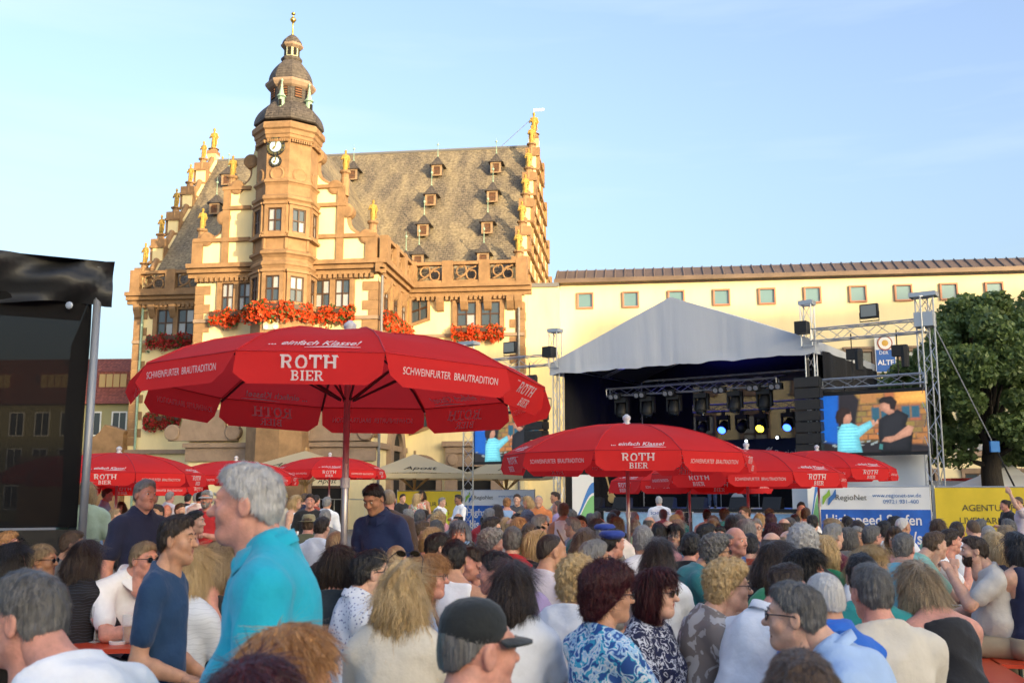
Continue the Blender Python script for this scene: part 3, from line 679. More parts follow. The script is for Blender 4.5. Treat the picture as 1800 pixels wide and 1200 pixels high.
z0, z1_ = tz(107), tz(84); q = MB(); octo(q, [(.44, z0), (.44, z1_)]); l2 = q.build('upper_lantern', mat('pale green lantern', (.45, .47, .33), .7, var=.15), tw)
lantern_opening(.44, z0+.18, .2, .62, l2, M_dark)
z = tz(85); q = MB(); octo(q, [(.46, z-.12), (.62, z+.0), (.65, z+.1), (.56, z+.18)]); q.build('eave', M_sand2, tw)
dome(81, 63, .57, .1, True)
zt_ = tz(63); q = MB(); q.lathe([(.1, zt_-.1), (.06, zt_+.15), (.045, tz(42)), (.1, tz(40)), (.2, tz(36)), (.1, tz(32)), (.035, tz(31)), (.03, tz(28)), (.1, tz(27)), (.13, tz(25.5)), (.1, tz(24)), (.01, tz(22))], 12, c=(TU, TW, 0)); q.build('spire', M_gold, tw, smooth=True)
# small turrets on the main dome
for a in (-90-22+45-22, -90+67, -90-112, 70):
    rr = 1.42; x, y = TU+rr*math.cos(R(a)), TW+rr*math.sin(R(a)); zz = tz(203)
    q = MB(); q.lathe([(.18, zz-.3), (.18, zz+.45), (.28, zz+.5), (.15, zz+.68), (.09, zz+.95), (.03, zz+1.4), (.07, zz+1.45), (.07, zz+1.52), (.02, zz+1.58)], 8, c=(x, y, 0)); t_ = q.build('turret', M_copper, tw)
    MB().box(x+.15*math.cos(R(a))-.08, x+.15*math.cos(R(a))+.08, y+.15*math.sin(R(a))-.08, y+.15*math.sin(R(a))+.08, zz-.05, zz+.3).build('turret_window', M_dark, t_)
# tower windows, panels, oculi, clock on the faces
AP = TR*math.cos(R(22.5))
for f_, a in ((0, -90), (1, -45), (-1, -135), (2, 0)):
    ar = R(a); N = Vector((math.cos(ar), math.sin(ar), 0)); X = Vector((-N.y, N.x, 0))
    for pyt, pyb in ((363, 405), (482, 527), (640, 690)):
        zb, zt2 = tz(pyb, 1.8), tz(pyt, 1.8); wd = .78
        O = Vector((TU, TW, 0))+N*AP-X*wd/2
        window(tw, O, X, zb, zt2-zb, 1, wd, surround=.2)
    for e_ in (-1, 1):
        ex = Vector((TU, TW, 0))+N*(AP-.02)+X*e_*(TR*math.sin(R(22.5))-.04); MB().tube([(ex.x, ex.y, tz(436, 1.6)), (ex.x, ex.y, tz(347, 1.6))], .09, 6).build('tower_pilaster', M_sand, tw)
    if f_ in (0, 1, 2, -1):
        zz = tz(302, 1.8); oc = Vector((TU, TW, zz))+N*AP; Mx = frame_from(oc, X, (0, 0, 1)); 
        q = MB(); q.lathe([(.24, .0), (.4, .0), (.42, .05), (.36, .09), (.25, .05)], 20).xf(Mx); oq = q.build('oculus', M_sand, tw); MB().lathe([(.26, .02), (.26, .045)], 18).xf(Mx).build('opening', M_dark, oq)
M_clock = mat('clock black', (.012, .012, .014), .4); M_cface = mat('clock pale blue', (.45, .6, .7), .4)
N = Vector((0, -1, 0)); X = Vector((1, 0, 0))
def dial(px, py, r, numerals):
    u, z = T.on(px, py, TW-AP); Mx = frame_from(Vector((u, TW-AP-.04, z)), X, (0, 0, 1)) @ Matrix.Rotation(0, 4, 'Z')
    q = MB(); q.lathe([(r*.98, -.04), (r, 0), (r, .05), (r*.97, .06)], 36).xf(Mx); o = q.build('clock_dial', M_clock, tw)
    MB().lathe([(r*.62, .055), (r*.62, .075)], 32).xf(Mx).build('clock_face', M_cface, o)
    g_ = MB()
    if numerals:
        for i, s in enumerate(('XII', 'I', 'II', 'III', 'IIII', 'V', 'VI', 'VII', 'VIII', 'IX', 'X', 'XI')):
            a = -R(30*i); put_text(g_, s, r*.36, Mx @ Matrix.Rotation(a, 4, 'Z') @ Matrix.Translation((0, r*.8, .068)), bold=.01)
    else:
        for i in range(12): ribbon(g_, [(r*.7*math.sin(R(30*i)), r*.7*math.cos(R(30*i))), (r*.92*math.sin(R(30*i)), r*.92*math.cos(R(30*i)))], r*.07, Mx @ Matrix.Translation((0, 0, .068)))
    g_.build('numerals', M_gold, o)
    h_ = MB()
    for a, L, w in ((R(222), r*.5, .09), (R(8), r*.75, .06)): ribbon(h_, [(0, 0), (L*.5*math.sin(a), L*.5*math.cos(a)), (L*math.sin(a), L*math.cos(a))], [w*.6, w*1.5, w*.3], Mx @ Matrix.Translation((0, 0, .09)))
    h_.build('clock_hands', M_gold, o)
dial(485.5, 258, .53, True); dial(485, 284, .34, False)
# coat of arms on the oriel
u, z = T.on(477, 563, TW-AP); q = MB(); q.box(u-.42, u+.42, TW-AP-.08, TW-AP-.005, z-.5, z+.5); ca_ = q.build('coat_of_arms', mat('pale stone', (.62, .55, .42), .8), tw)
q = MB(); q.lathe([(.02, 0), (.2, .02), (.14, .08)], 12).xf(frame_from(Vector((u, TW-AP-.09, z-.02)), X, (0, 0, 1)))
for sg in (-1, 1):
    for j in range(5): q.tube([(u+sg*.1, TW-AP-.12, z+.05), (u+sg*(.2+.04*j), TW-AP-.12, z+.4-.13*j)], .03, 5)
q.tube([(u, TW-AP-.12, z-.1), (u, TW-AP-.12, z+.32)], .06, 6); q.build('eagle_relief', M_gold, ca_)
for sg in (-1, 1): MB().lathe([(.02, 0), (.13, .01), (.1, .06)], 12).xf(frame_from(Vector((u+sg*.27, TW-AP-.085, z-.38)), X, (0, 0, 1))).build('shield', mat('white paint', (.8, .8, .78), .5), ca_)
# drain pipes
for px, w in ((668, BW), (912-3, 0), (258-9, 0)):
    u = T.on(px, 560, w)[0]+.12; q = MB(); q.tube([(u, w-.14, ZC-.9), (u, w-.14, 0)], .08, 8); q.build('drain_pipe', M_copper if px < 300 else M_lead, TH)
# geranium boxes
def flower_me(L, seed, col, depth=.44):
    rg = np.random.RandomState(seed); n_ = int(1500*L/2); V = []; Fc = []; mi = []
    for i in range(n_):
        x = rg.uniform(-L/2, L/2); env = .75+.25*math.sin(x*5+seed)+.15*math.sin(x*11); r = depth*env*rg.uniform(.3, 1)**.5; a = rg.uniform(-.9, 1.25)*math.pi/1.6-math.pi/2
        y = -.1+r*.8*math.sin(a) if True else 0; z_ = -.12+r*1.1*math.cos(a)*rg.uniform(.4, 1)-.15*rg.rand()
        if rg.rand() < .45: z_ -= .45*rg.rand()
        p0_ = np.array((x, y, z_)); s = rg.uniform(.05, .1); n1 = rg.normal(size=3); n1 /= np.linalg.norm(n1); n2 = np.cross(n1, rg.normal(size=3)); n2 /= np.linalg.norm(n2)
        b_ = len(V); V += [p0_-n1*s-n2*s*.6, p0_+n1*s-n2*s*.6, p0_+n1*s+n2*s*.6, p0_-n1*s+n2*s*.6]; Fc.append((b_, b_+1, b_+2, b_+3)); mi.append(0 if rg.rand() < .72 else 1)
    return fast_mesh('blossoms', V, Fc, [col, mat('geranium leaf', (.05, .1, .02), .6, trans=.2)], smooth=False, mi=mi)
M_or = mat('orange geranium', (.72, .08, .015), .6, var=.35, vscale=9, trans=.2); M_rd = mat('red geranium', (.45, .03, .03), .6, var=.35, vscale=9, trans=.2)
def flower_box(x, y, z, L, rz, col, seed, label):
    Mx = T.M @ Matrix.Translation((x, y, z)) @ Matrix.Rotation(rz, 4, 'Z'); o = empty('flower_box', Mx); tag(o, label, 'flower box', 'geranium boxes under the town hall windows')
    MB().box(-L/2, L/2, -.32, -.02, -.25, .0).build('trough', M_wood, o); link('blossoms', flower_me(L, seed, col), o)
def fb(px0, px1, py, w, col, seed, label):
    a, z = T.on(px0, py, w); b_, _ = T.on(px1, py, w); flower_box((a+b_)/2, w-.2, z, b_-a, 0, col, seed, label)
fb(374, 424, 551, BW, M_or, 1, 'orange geranium box under the bay window left of the tower'); fb(540, 626, 546, BW, M_or, 2, 'orange geranium box under the bay window right of the tower')
fb(797, 886, 579, 0, M_or, 3, 'orange geranium box under the double window of the right wing'); fb(264, 341, 593, 0, M_rd, 4, 'red geranium box in shade under the left wing window')
fb(258, 320, 733, 0, M_rd, 5, 'red geranium box on the lower left wing, above the small red parasols')
flower_box(B1+.2, -3.6, zs-.25, 6.0, R(90), M_or, 6, 'orange geranium box along the side wall of the projecting bay')
zz = tz(533, 1.9)
for k_, a in enumerate((-90, -45, -135)):
    ar = R(a); flower_box(TU+(AP+.15)*math.cos(ar), TW+(AP+.15)*math.sin(ar), zz, 1.55, ar+math.pi/2, M_or, 10+k_, ('orange geranium box under the front window of the clock tower', 'orange geranium box under the right slanting window of the clock tower', 'orange geranium box on the left slanting face of the clock tower')[k_])

# ================================================================== right wing (modern annex)
AN = empty('annex_building', T.M); tag(AN, 'long cream annex with brown standing seam roof and small square windows', 'building')
AW = 3.2; a0 = T.on(985, 560, AW)[0]; zE = T.on(1200, 492, AW)[1]; zT = T.on(1200, 466, AW)[1]
MB().box(a0, 62, AW, AW+14, 0, zE).build('wall', M_plaster2, AN)
MB().box(UR+.01, a0, AW-1.0, AW+10, 0, T.on(950, 505, AW-1)[1]).build('link_wall', M_plaster, AN)
MB().box(UR+.02, a0-.01, AW-1.15, AW+10, T.on(950, 505, AW-1)[1], T.on(950, 505, AW-1)[1]+.25).build('parapet', M_lead, AN)
M_seam = mat('brown copper roof', (.17, .12, .09), .55, var=.2, vscale=.8, metal=.3)
zRf = zE+.25
ro = MB(); ro.add([(a0-.3, AW-.5, zE+.12), (63, AW-.5, zE+.12), (63, AW+1.1, zT+.1), (a0-.3, AW+1.1, zT+.1), (63, AW+8, zT+.2), (a0-.3, AW+8, zT+.2), (a0-.3, AW+14.5, zE), (63, AW+14.5, zE), (a0-.3, AW-.5, zE), (63, AW-.5, zE)], [(0, 1, 2, 3), (3, 2, 4, 5), (5, 4, 7, 6), (8, 9, 1, 0), (6, 7, 9, 8), (0, 3, 5, 6, 8), (1, 9, 7, 4, 2)])
rfo = ro.build('roof', M_seam, AN); MB().box(a0-.35, 63, AW-.62, AW-.45, zE-.1, zE+.16).build('gutter', M_seam, AN)
rib = MB().tube([(0, -.5, .15), (0, 1.1, zT+.14-zE)], .05, 4).mesh('roof_seam', M_seam)
for i in range(95): o = link('roof_seam', rib, rfo); o.location = (a0-.2+.62*i, AW, zE)
M_pink = mat('reddish stone frame', (.42, .2, .13), .7); 
blue_pane = MB().add([(0, 0, 0), (1, 0, 0), (1, 0, 1), (0, 0, 1)], [(0, 1, 2, 3)]).mesh('pane', glass('blue tinted glass', (.13, .24, .27), .08))
for i in range(13):
    px = 1029+79.8*i; u, z = T.on(px, 525-1.75*i, AW)
    if px > 2000: break
    z = zE-1.62; f = MB(); s = .86; t = .1
    f.box(u-s/2-t, u+s/2+t, AW-.14, AW-.002, z-t, z); f.box(u-s/2-t, u+s/2+t, AW-.14, AW-.002, z+s, z+s+t); f.box(u-s/2-t, u-s/2, AW-.14, AW-.002, z, z+s); f.box(u+s/2, u+s/2+t, AW-.14, AW-.002, z, z+s)
    w_ = f.build('window', M_pink, AN); o = link('pane', blue_pane, w_); o.location = (u-s/2, AW-.02, z); o.scale = (s, 1, s)
for row, zrow in enumerate((8.2, 4.4, .8)):
    for i in range(10):
        u = a0+1.6+i*3.2; window(AN, (u, AW, 0), (1, 0, 0), zrow, 2.3, 1, 1.5, surround=.16, sm=M_sand2, rows=2)
M_bwt = mat('banner white', (.75, .75, .75), .7)
ub, zb_ = T.on(1540, 655, AW-.3); uc_, zt_ = T.on(1572, 590, AW-.3)
q = MB(); q.box(ub, uc_, AW-.34, AW-.3, zb_, zt_); bn = q.build('hanging_banner', mat('banner white', (.75, .75, .75), .7), AN)
MB().box(ub+.05, uc_-.05, AW-.36, AW-.342, zb_+.05, zb_+(zt_-zb_)*.62).build('banner_field', mat('banner blue', (.03, .12, .42), .7), bn)
Mx = frame_from(Vector(((ub+uc_)/2, AW-.37, zb_+(zt_-zb_)*.8)), (1, 0, 0), (0, 0, 1)); q = MB(); q.lathe([(.45, 0), (.45, .01)], 24).xf(Mx); q.build('emblem_ring', mat('emblem rust', (.35, .08, .03), .6), bn)
q = MB(); q.lathe([(.38, .012), (.38, .02)], 24).xf(Mx); q.build('emblem_disc', mat('banner white', (.75, .75, .75), .7), bn); q = MB(); q.lathe([(.02, .02), (.2, .022), (.1, .03)], 9).xf(Mx); q.build('emblem', mat('emblem gold', (.6, .35, .05), .5), bn)
t_ = MB(); put_text(t_, 'DER', .3, frame_from(Vector(((ub+uc_)/2-.1, AW-.365, zb_+1.2)), (1, 0, 0), (0, 0, 1))); t_.build('lettering', M_bwt, bn); t_ = MB(); put_text(t_, 'ALTE', .42, frame_from(Vector(((ub+uc_)/2, AW-.365, zb_+.6)), (1, 0, 0), (0, 0, 1)), bold=.02); t_.build('lettering', mat('banner white', (.75, .75, .75), .7), bn)

# ================================================================== houses
def house(name, O, rz, L, dp, he, hr, wm, rm, label, cols=5, rows=3, z0w=1.2, dormers=0, winc=None):
    Mx = Matrix.Translation(O) @ Matrix.Rotation(rz, 4, 'Z'); o = empty(name, Mx); tag(o, label, 'house')
    MB().box(0, L, 0, dp, 0, he).build('wall', wm, o)
    rr = MB().prism([(-.4, he-.1), (dp/2, hr), (dp+.4, he-.1)], -.3, L+.3, axis='x').build('roof', rm, o)
    sx = L/cols; sz = (he-.6)/rows
    for i in range(cols):
        for j in range(rows):
            wd = min(1.2, sx*.5); f = MB(); x = sx*(i+.5)-wd/2; z_ = sz*j+.9; h_ = min(1.6, sz*.6)
            f.box(x-.1, x+wd+.1, -.06, -.002, z_-.1, z_); f.box(x-.1, x+wd+.1, -.06, -.002, z_+h_, z_+h_+.1); f.box(x-.1, x, -.06, -.002, z_, z_+h_); f.box(x+wd, x+wd+.1, -.06, -.002, z_, z_+h_); f.box(x+wd/2-.03, x+wd/2+.03, -.05, -.002, z_, z_+h_)
            w_ = f.build('window', winc or M_pink, o); p_ = link('pane', pane_me, w_); p_.location = (x, -.015, z_); p_.scale = (wd, 1, h_)
    for i in range(dormers):
        x = L*(i+.5)/dormers; sl_ = (hr-he)/(dp/2); y = dp*.16; z_ = he+sl_*y-.2
        d_ = MB(); d_.box(x-1.2, x+1.2, y-.1, y+2.2, z_, z_+1.4); do = d_.build('dormer', rm, rr)
        f = MB(); 
        for k_ in range(4): f.box(x-1.05+k_*.53, x-1.05+k_*.53+.45, y-.16, y-.105, z_+.25, z_+1.2)
        f.build('dormer_window', mat('ochre blind', (.55, .38, .16), .7), do)
    return o
M_green = mat('olive plaster', (.36, .33, .17), .85, var=.06, vscale=.6)
pA = at_depth(128, 880, 72); house('house', (pA.x-9, 72, 0), -R(4), 13.3, 9, 8.4, 12.2, M_green, M_redtile, 'olive green house with red tiled roof and dormer left of the town hall', cols=7, rows=3, dormers=3, winc=mat('white paint', (.8, .8, .78), .5))
# low lit gable wall beside the town hall
q = MB(); l0, lz0 = T.on(140, 800, -.5); l1, _ = T.on(222, 800, -.5); zt_ = T.on(180, 746, -.5)[1]
q.prism([(l0-4, 0), (l0-4, lz0), (l0, lz0), (l0+.6, lz0+1.0), (l0+1.2, zt_-.5), ((l0+l1)/2, zt_), (l1-.2, zt_-.4), (UL-.06, zt_-.6), (UL-.06, 0)], -.5, .4); wl = q.build('gable_wall', M_sand); wl.matrix_basis = T.M; tag(wl, 'low sandstone garden wall with curved gable beside the town hall', 'wall')
cap = MB(); cap.box(l0-4.1, UL-.07, -.7, .6, lz0-.35, lz0-.1); cap.build('coping', M_sand2, wl)
# tall unseen houses added behind the viewer, heights set to shade the square
hx = -60.0
spec = ((18, 11, 15.0), (17, 11.5, 15), (18, 11, 15.2), (17, 11.5, 15.0), (16, 12, 15.6), (16, 12.5, 16.6), (16, 15, 20.4), (14, 17.5, 22.9), (14, 19.5, 24.8), (14, 21.5, 26.9), (15, 24, 29.4), (20, 25, 30), (20, 25, 30))
tints = ((.62, .55, .42), (.55, .42, .3), (.6, .58, .52), (.5, .45, .36), (.64, .52, .4))
words = ('cream', 'ochre', 'grey white', 'beige', 'apricot'); ords = ('first', 'second', 'third', 'fourth', 'fifth', 'sixth', 'seventh', 'eighth', 'ninth', 'tenth', 'eleventh', 'twelfth', 'last')
for i, (L, he, hr) in enumerate(spec):
    c_ = tints[i % 5]; house('house', (hx+L, -55, 0), math.pi, L, 11, he, hr, mat('house plaster %d' % (i % 5), c_, .85, var=.05), M_redtile, '%s of the added tall %s houses behind the viewer, counted from the left end' % (ords[i], words[i % 5]), cols=4, rows=5); hx += L
# ================================================================== stage
M_alu = mat('aluminium truss', (.55, .56, .58), .35, metal=.85)
M_black = mat('black gear', (.012, .012, .013), .55, var=.2, vscale=30)
M_bcloth = mat('black molton', (.012, .012, .014), .95, bump=.4, bscale=6, stretch=(6, 6, .6))
def truss_mb(p, q, s=.29, step=.5, r=.025, rl=.012, n=4):
    """box truss from p to q: chords and lacing"""
    p, q = Vector(p), Vector(q); t = (q-p); L = t.length; t.normalize()
    up = Vector((0, 0, 1)) if abs(t.z) < .9 else Vector((1, 0, 0)); a = t.cross(up).normalized(); b = a.cross(t).normalized()
    cs = [a*s/2+b*s/2, -a*s/2+b*s/2, -a*s/2-b*s/2, a*s/2-b*s/2]; mb = MB()
    for c in cs: mb.tube([p+c, q+c], r, 6)
    k = max(2, int(L/step))
    for f in range(4):
        c0, c1 = cs[f], cs[(f+1) % 4]
        for i in range(k):
            x, y = p+t*L*i/k, p+t*L*(i+1)/k
            if i % 2: c0_, c1_ = c1, c0
            else: c0_, c1_ = c0, c1
            mb.tube([x+c0_, y+c1_], rl, 4, cap=False)
    for e in (p, q):
        for f in range(4): mb.tube([e+cs[f], e+cs[(f+1) % 4]], r*.8, 5)
    return mb
def truss(p, q, label, parent=None, name='truss', group='aluminium trusses of the stage', **k):
    o = truss_mb(p, q, **k).build(name, M_alu, parent)
    if parent is None: tag(o, label, 'truss', group)
    return o
SL = Vector((1.8, 38.6, 0)); SA_ = math.atan2(-5.6, 8.21); S = Frame(SL, SA_); SWD = 9.94; SDP = 7.0; SE = 6.75; SPK = 8.8; DK = 1.3
ST = empty('stage', S.M); tag(ST, 'open air concert stage with silver gabled roof and black drapes', 'stage')
def WS(x, y, z): return S.M @ Vector((x, y, z))
# deck
MB().box(0, SWD, 0, SDP, DK-.12, DK).build('stage_deck', M_black, ST)
MB().box(0.05, SWD-.05, -.02, .0, .1, DK-.13).build('front_skirt', M_bcloth, ST)
for x in (0, SWD):
    for y in (0, SDP): truss_mb((x, y, 0), (x, y, SE+.1)).build('leg', M_alu, ST)
for a, b_ in (((0, 0, SE), (SWD, 0, SE)), ((0, SDP, SE), (SWD, SDP, SE)), ((0, 0, SE), (0, SDP, SE)), ((SWD, 0, SE), (SWD, SDP, SE)), ((SWD/2, 0, SPK-.25), (SWD/2, SDP, SPK-.25)), ((0, SDP/2, SE), (SWD/2, SDP/2, SPK-.3)), ((SWD, SDP/2, SE), (SWD/2, SDP/2, SPK-.3))):
    truss_mb(a, b_, s=.25).build('roof_beam', M_alu, ST)
# roof sheet: gable ends and two slopes, hung in folds
M_tarp = mat('silver tarpaulin', (.62, .65, .70), .42, bump=.25, bscale=2.0, stretch=(3, 3, .4), trans=.1)
def wob(x, z, k=1.0): return k*(.05*math.sin(x*1.9+1)*math.sin(x*.7)+.014*math.sin(x*9.3+z*.5+3*math.sin(x*1.1))*max(0, math.sin(x*1.7+.6))+.01*math.sin(x*23+2*math.sin(x*4.1))*max(0, math.sin(x*2.9)))
def sheet(fn, nu, nv, name, m, parent, smooth=True):
    V = [fn(i/nu, j/nv) for j in range(nv+1) for i in range(nu+1)]; Fq = [(j*(nu+1)+i, j*(nu+1)+i+1, (j+1)*(nu+1)+i+1, (j+1)*(nu+1)+i) for j in range(nv) for i in range(nu)]
    return MB().add(V, Fq).build(name, m, parent, smooth=smooth)
E0 = SE-.35; OV = .22
def gab(y, sg):
    def f(u, v):
        x = -OV+u*(SWD+2*OV); zt = SE+.1+(SPK-SE)*(1-abs(2*u-1)); fold = 1 if .06 < u < .94 else .3
        z = E0+.02*math.sin(x*5)*(1-v)+(zt-E0)*v; sc = .018*math.sin(x*3.1+math.sin(x*7))*max(0, 1-v*4)
        return (x, y+sg*(wob(x, z, fold)*(1-.5*v)*(.5+.5*min(1, v*6))+.02), z+sc)
    return f
sheet(gab(-OV, -1), 120, 12, 'roof_gable_sheet', M_tarp, ST); sheet(gab(SDP+OV, 1), 60, 6, 'roof_gable_sheet', M_tarp, ST)
for sg in (0, 1):
    def f(u, v, sg=sg):
        y = -OV+u*(SDP+2*OV); x = (SWD/2+(SWD/2+OV)*v*(1 if sg else -1)); z = SPK+.1-(SPK-SE)*v+.05*math.sin(u*25)*math.sin(v*3.1)
        return (x, y, z)
    sheet(f, 30, 10, 'roof_sheet', M_tarp, ST)
    def f2(u, v, sg=sg):
        y = -OV+u*(SDP+2*OV); return ((SWD+OV if sg else -OV)+.05*math.sin(y*4)*(1-v), y, E0+(SE+.1-E0)*v)
    sheet(f2, 40, 3, 'roof_valance', M_tarp, ST)
# drapes: sides, back scrim, back lower banner
def drape(x0, y0, x1, y1, z0, z1, name, m, n=60, amp=.07):
    d_ = Vector((x1-x0, y1-y0, 0)); nr = Vector((-d_.y, d_.x, 0)).normalized(); L = d_.length
    def f(u, v):
        p = Vector((x0, y0, 0))+d_*u+nr*(amp*math.sin(u*L*5+math.sin(u*L*2)*1.4)*(1-.4*v)); return (p.x, p.y, z0+(z1-z0)*v)
    return sheet(f, n, 3, name, m, ST)
drape(.1, .3, .1, SDP, DK, SE, 'side_drape', M_bcloth); drape(SWD-.1, .3, SWD-.1, SDP, DK, SE, 'side_drape', M_bcloth)
drape(SWD+.32, .2, SWD+.32, SDP, .3, SE-.2, 'outer_drape', M_bcloth)
drape(.1, SDP-.1, 2.6, SDP-.1, DK, SE, 'back_drape', M_bcloth)
M_scrim = mat('brown gauze', (.05, .042, .034), .95, alpha=.88)
drape(2.6, SDP-.15, SWD-.1, SDP-.15, DK+2.2, SE, 'back_scrim', M_scrim, amp=.02)
drape(2.6, SDP-.2, SWD-.1, SDP-.2, DK, DK+2.4, 'back_drape', M_bcloth)
sheet(lambda u, v: (.2+u*(SWD-.4), SDP-.4-.0*v, SE+.05+(SPK-SE-.5)*(1-abs(2*u-1))*v), 20, 4, 'upper_backdrop', M_bcloth, ST)
# ceiling cloth under the roof
for sg in (0, 1):
    sheet(lambda u, v, sg=sg: (SWD/2+(SWD/2-.1)*v*(1 if sg else -1), .2+u*(SDP-.4), SPK-.1-(SPK-SE-.05)*v), 8, 4, 'ceiling_cloth', mat('grey roof lining', (.1, .1, .11), .8), ST)
bb = MB().box(3.6, SWD-.5, SDP-.42, SDP-.4, DK+1.4, DK+2.75).build('sponsor_banner', mat('night blue banner', (.012, .025, .085), .7), ST)
M_wt = mat('white print', (.75, .76, .78), .6)
def swoosh(mb, M, s, m):
    for k in (0, 1): ribbon(mb, [(s*(-.5+.3*k), -s*.5), (s*(-.25+.3*k), -s*.2), (s*(-.1+.3*k), s*.25), (s*(.15+.3*k), s*.5)], [s*.1, s*.28, s*.25, s*.06], M, m)
t_ = MB(); put_text(t_, 'www.regionet-sw.de', .28, frame_from(Vector((4.7, SDP-.43, DK+2.1)), (1, 0, 0), (0, 0, 1))); t_.build('web_address', M_wt, bb)
t_ = MB(); put_text(t_, 'RegioNet', .36, frame_from(Vector((6.9, SDP-.43, DK+2.15)), (1, 0, 0), (0, 0, 1))); t_.build('lettering', M_wt, bb); t_ = MB(); swoosh(t_, frame_from(Vector((5.95, SDP-.43, DK+2.2)), (1, 0, 0), (0, 0, 1)), .42, None); t_.build('logo', M_wt, bb)
t_ = MB(); put_text(t_, 'Stadtwerke', .22, frame_from(Vector((8.7, SDP-.43, DK+2.35)), (1, 0, 0), (0, 0, 1))); t_.build('lettering', M_wt, bb); t_ = MB(); put_text(t_, 'SCHWEINFURT', .26, frame_from(Vector((8.78, SDP-.43, DK+2.08)), (1, 0, 0), (0, 0, 1))); t_.build('lettering', M_wt, bb)
t_ = MB(); swoosh(t_, frame_from(Vector((7.95, SDP-.43, DK+2.22)), (1, 0, 0), (0, 0, 1)), .42, None); t_.build('logo', M_wt, bb)
# flown trusses and lamps
FT = ((1.5, 1.3, 5.72), (8.3, 1.3, 5.72)); RT = ((3.2, 5.6, 5.3), (9.6, 5.6, 5.3))
truss(WS(*FT[0]), WS(*FT[1]), 'bright front lighting truss hung under the stage roof'); truss(WS(*RT[0]), WS(*RT[1]), 'dim rear lighting truss behind the coloured stage lamps')
# moving head: yoke + head, tilted
def lamp_thing(x, y, z, label, lens, glow, tilt=R(30), s=1.0):
    o = empty('stage_lamp', S.M @ Matrix.Translation((x, y, z)) @ Matrix.Diagonal((s, s, s, 1))); tag(o, label, 'stage lamp', 'stage lamps')
    y_ = MB(); y_.box(-.2, .2, -.14, .14, -.2, -.06); y_.box(-.23, -.18, -.07, .07, -.55, -.06); y_.box(.18, .23, -.07, .07, -.55, -.06); y_.box(-.05, .05, -.05, .05, -.06, .12); y_.build('yoke', M_black, o)
    Mh = Matrix.Translation((0, 0, -.45)) @ Matrix.Rotation(-tilt, 4, 'X')
    MB().lathe([(.1, -.26), (.15, -.2), (.17, 0), (.17, .14), (.15, .2)], 14).xf(Mh @ Matrix.Rotation(R(180), 4, 'X')).build('head', M_black, o, smooth=True)
    MB().lathe([(.02, -.235), (.13, -.21), (.135, -.2)], 16).xf(Mh).build('lens', lens, o, smooth=True)
    return o
M_lens = glass('dark lens', (.03, .04, .05), .05)
L_blue = mat('blue lamp lens', (.05, .1, .8), .3, emit=(.03, .1, 1.0), estr=1.6); L_yel = mat('yellow lamp lens', (.8, .7, .05), .3, emit=(1.0, .75, .04), estr=1.3); L_wht = mat('white pin lamp', (.8, .8, .8), .3, emit=(.8, .9, 1.0), estr=1.2)
for i, x in enumerate((2.1, 3.2, 4.3, 5.4, 6.7, 7.8)): lamp_thing(x, 1.3, 5.55, 'large dark moving head lamp on the front stage truss, %s from the left' % ('first', 'second', 'third', 'fourth', 'fifth', 'sixth')[i], M_lens, None, R(20), 1.25)
rear = ((3.6, M_lens, 'unlit lamp at the left end of the rear stage truss'), (4.5, L_blue, 'blue glowing lamp at the left of the rear stage truss'), (5.3, M_lens, 'unlit lamp right of the left blue stage lamp'), (6.1, L_yel, 'yellow glowing lamp left of the centre on the rear truss'), (7.2, L_blue, 'blue glowing lamp in the middle of the rear truss'), (7.95, L_yel, 'yellow glowing lamp right of the middle blue one'), (8.9, L_blue, 'blue glowing lamp at the right end of the rear truss'), (9.5, M_lens, 'unlit lamp at the right end of the rear stage truss'))
for x, l_, lb in rear: lamp_thing(x, 5.5, 5.05, lb, l_, None, R(55), 1.2)
for i, x in enumerate((1.7, 2.8, 4.0, 6.0, 7.3, 8.1)):
    o = empty('blinder', S.M @ Matrix.Translation((x+.2, 1.1, 5.65))); tag(o, 'small twin blinder lamp on the front stage truss, %s from the left' % ('first', 'second', 'third', 'fourth', 'fifth', 'sixth')[i], 'stage lamp', 'stage lamps')
    MB().box(-.24, .24, -.1, .1, -.22, .0).build('housing', M_black, o)
    for sg in (-1, 1): MB().lathe([(.02, 0), (.08, .01), (.09, .03)], 12).xf(Matrix.Translation((sg*.11, -.12, -.13)) @ Matrix.Rotation(R(110), 4, 'X')).build('reflector', mat('chrome', (.7, .7, .7), .2, metal=1), o)
for i, (x, z) in enumerate(((3.5, 3.9), (5.2, 3.95), (6.5, 4.05), (8.4, 4.1), (9.6, 4.2))):
    o = empty('pin_lamp', S.M @ Matrix.Translation((x, 6.2, z))); tag(o, 'tiny white pin lamp on the stage back wall, %s from the left' % ('first', 'second', 'third', 'fourth', 'fifth')[i], 'stage lamp', 'stage lamps'); MB().lathe([(.09, -.12), (.1, .05)], 10).xf(Matrix.Rotation(R(90), 4, 'X')).build('body', M_black, o); MB().lathe([(.02, .0), (.06, .01)], 10).xf(Matrix.Translation((0, -.06, 0)) @ Matrix.Rotation(R(90), 4, 'X')).build('lens', L_wht, o)
def spot(x, y, z, tx, ty, tz_, col, e, ang=60):
    l_ = bpy.data.lights.new('stage_spot', 'SPOT'); l_.energy = e; l_.color = col; l_.spot_size = R(ang); l_.spot_blend = .5; l_.shadow_soft_size = .1
    o = bpy.data.objects.new('stage_spot', l_); COL.objects.link(o); a, b_ = WS(x, y, z), WS(tx, ty, tz_); o.location = a; o.rotation_euler = (a-b_).to_track_quat('Z', 'Y').to_euler()
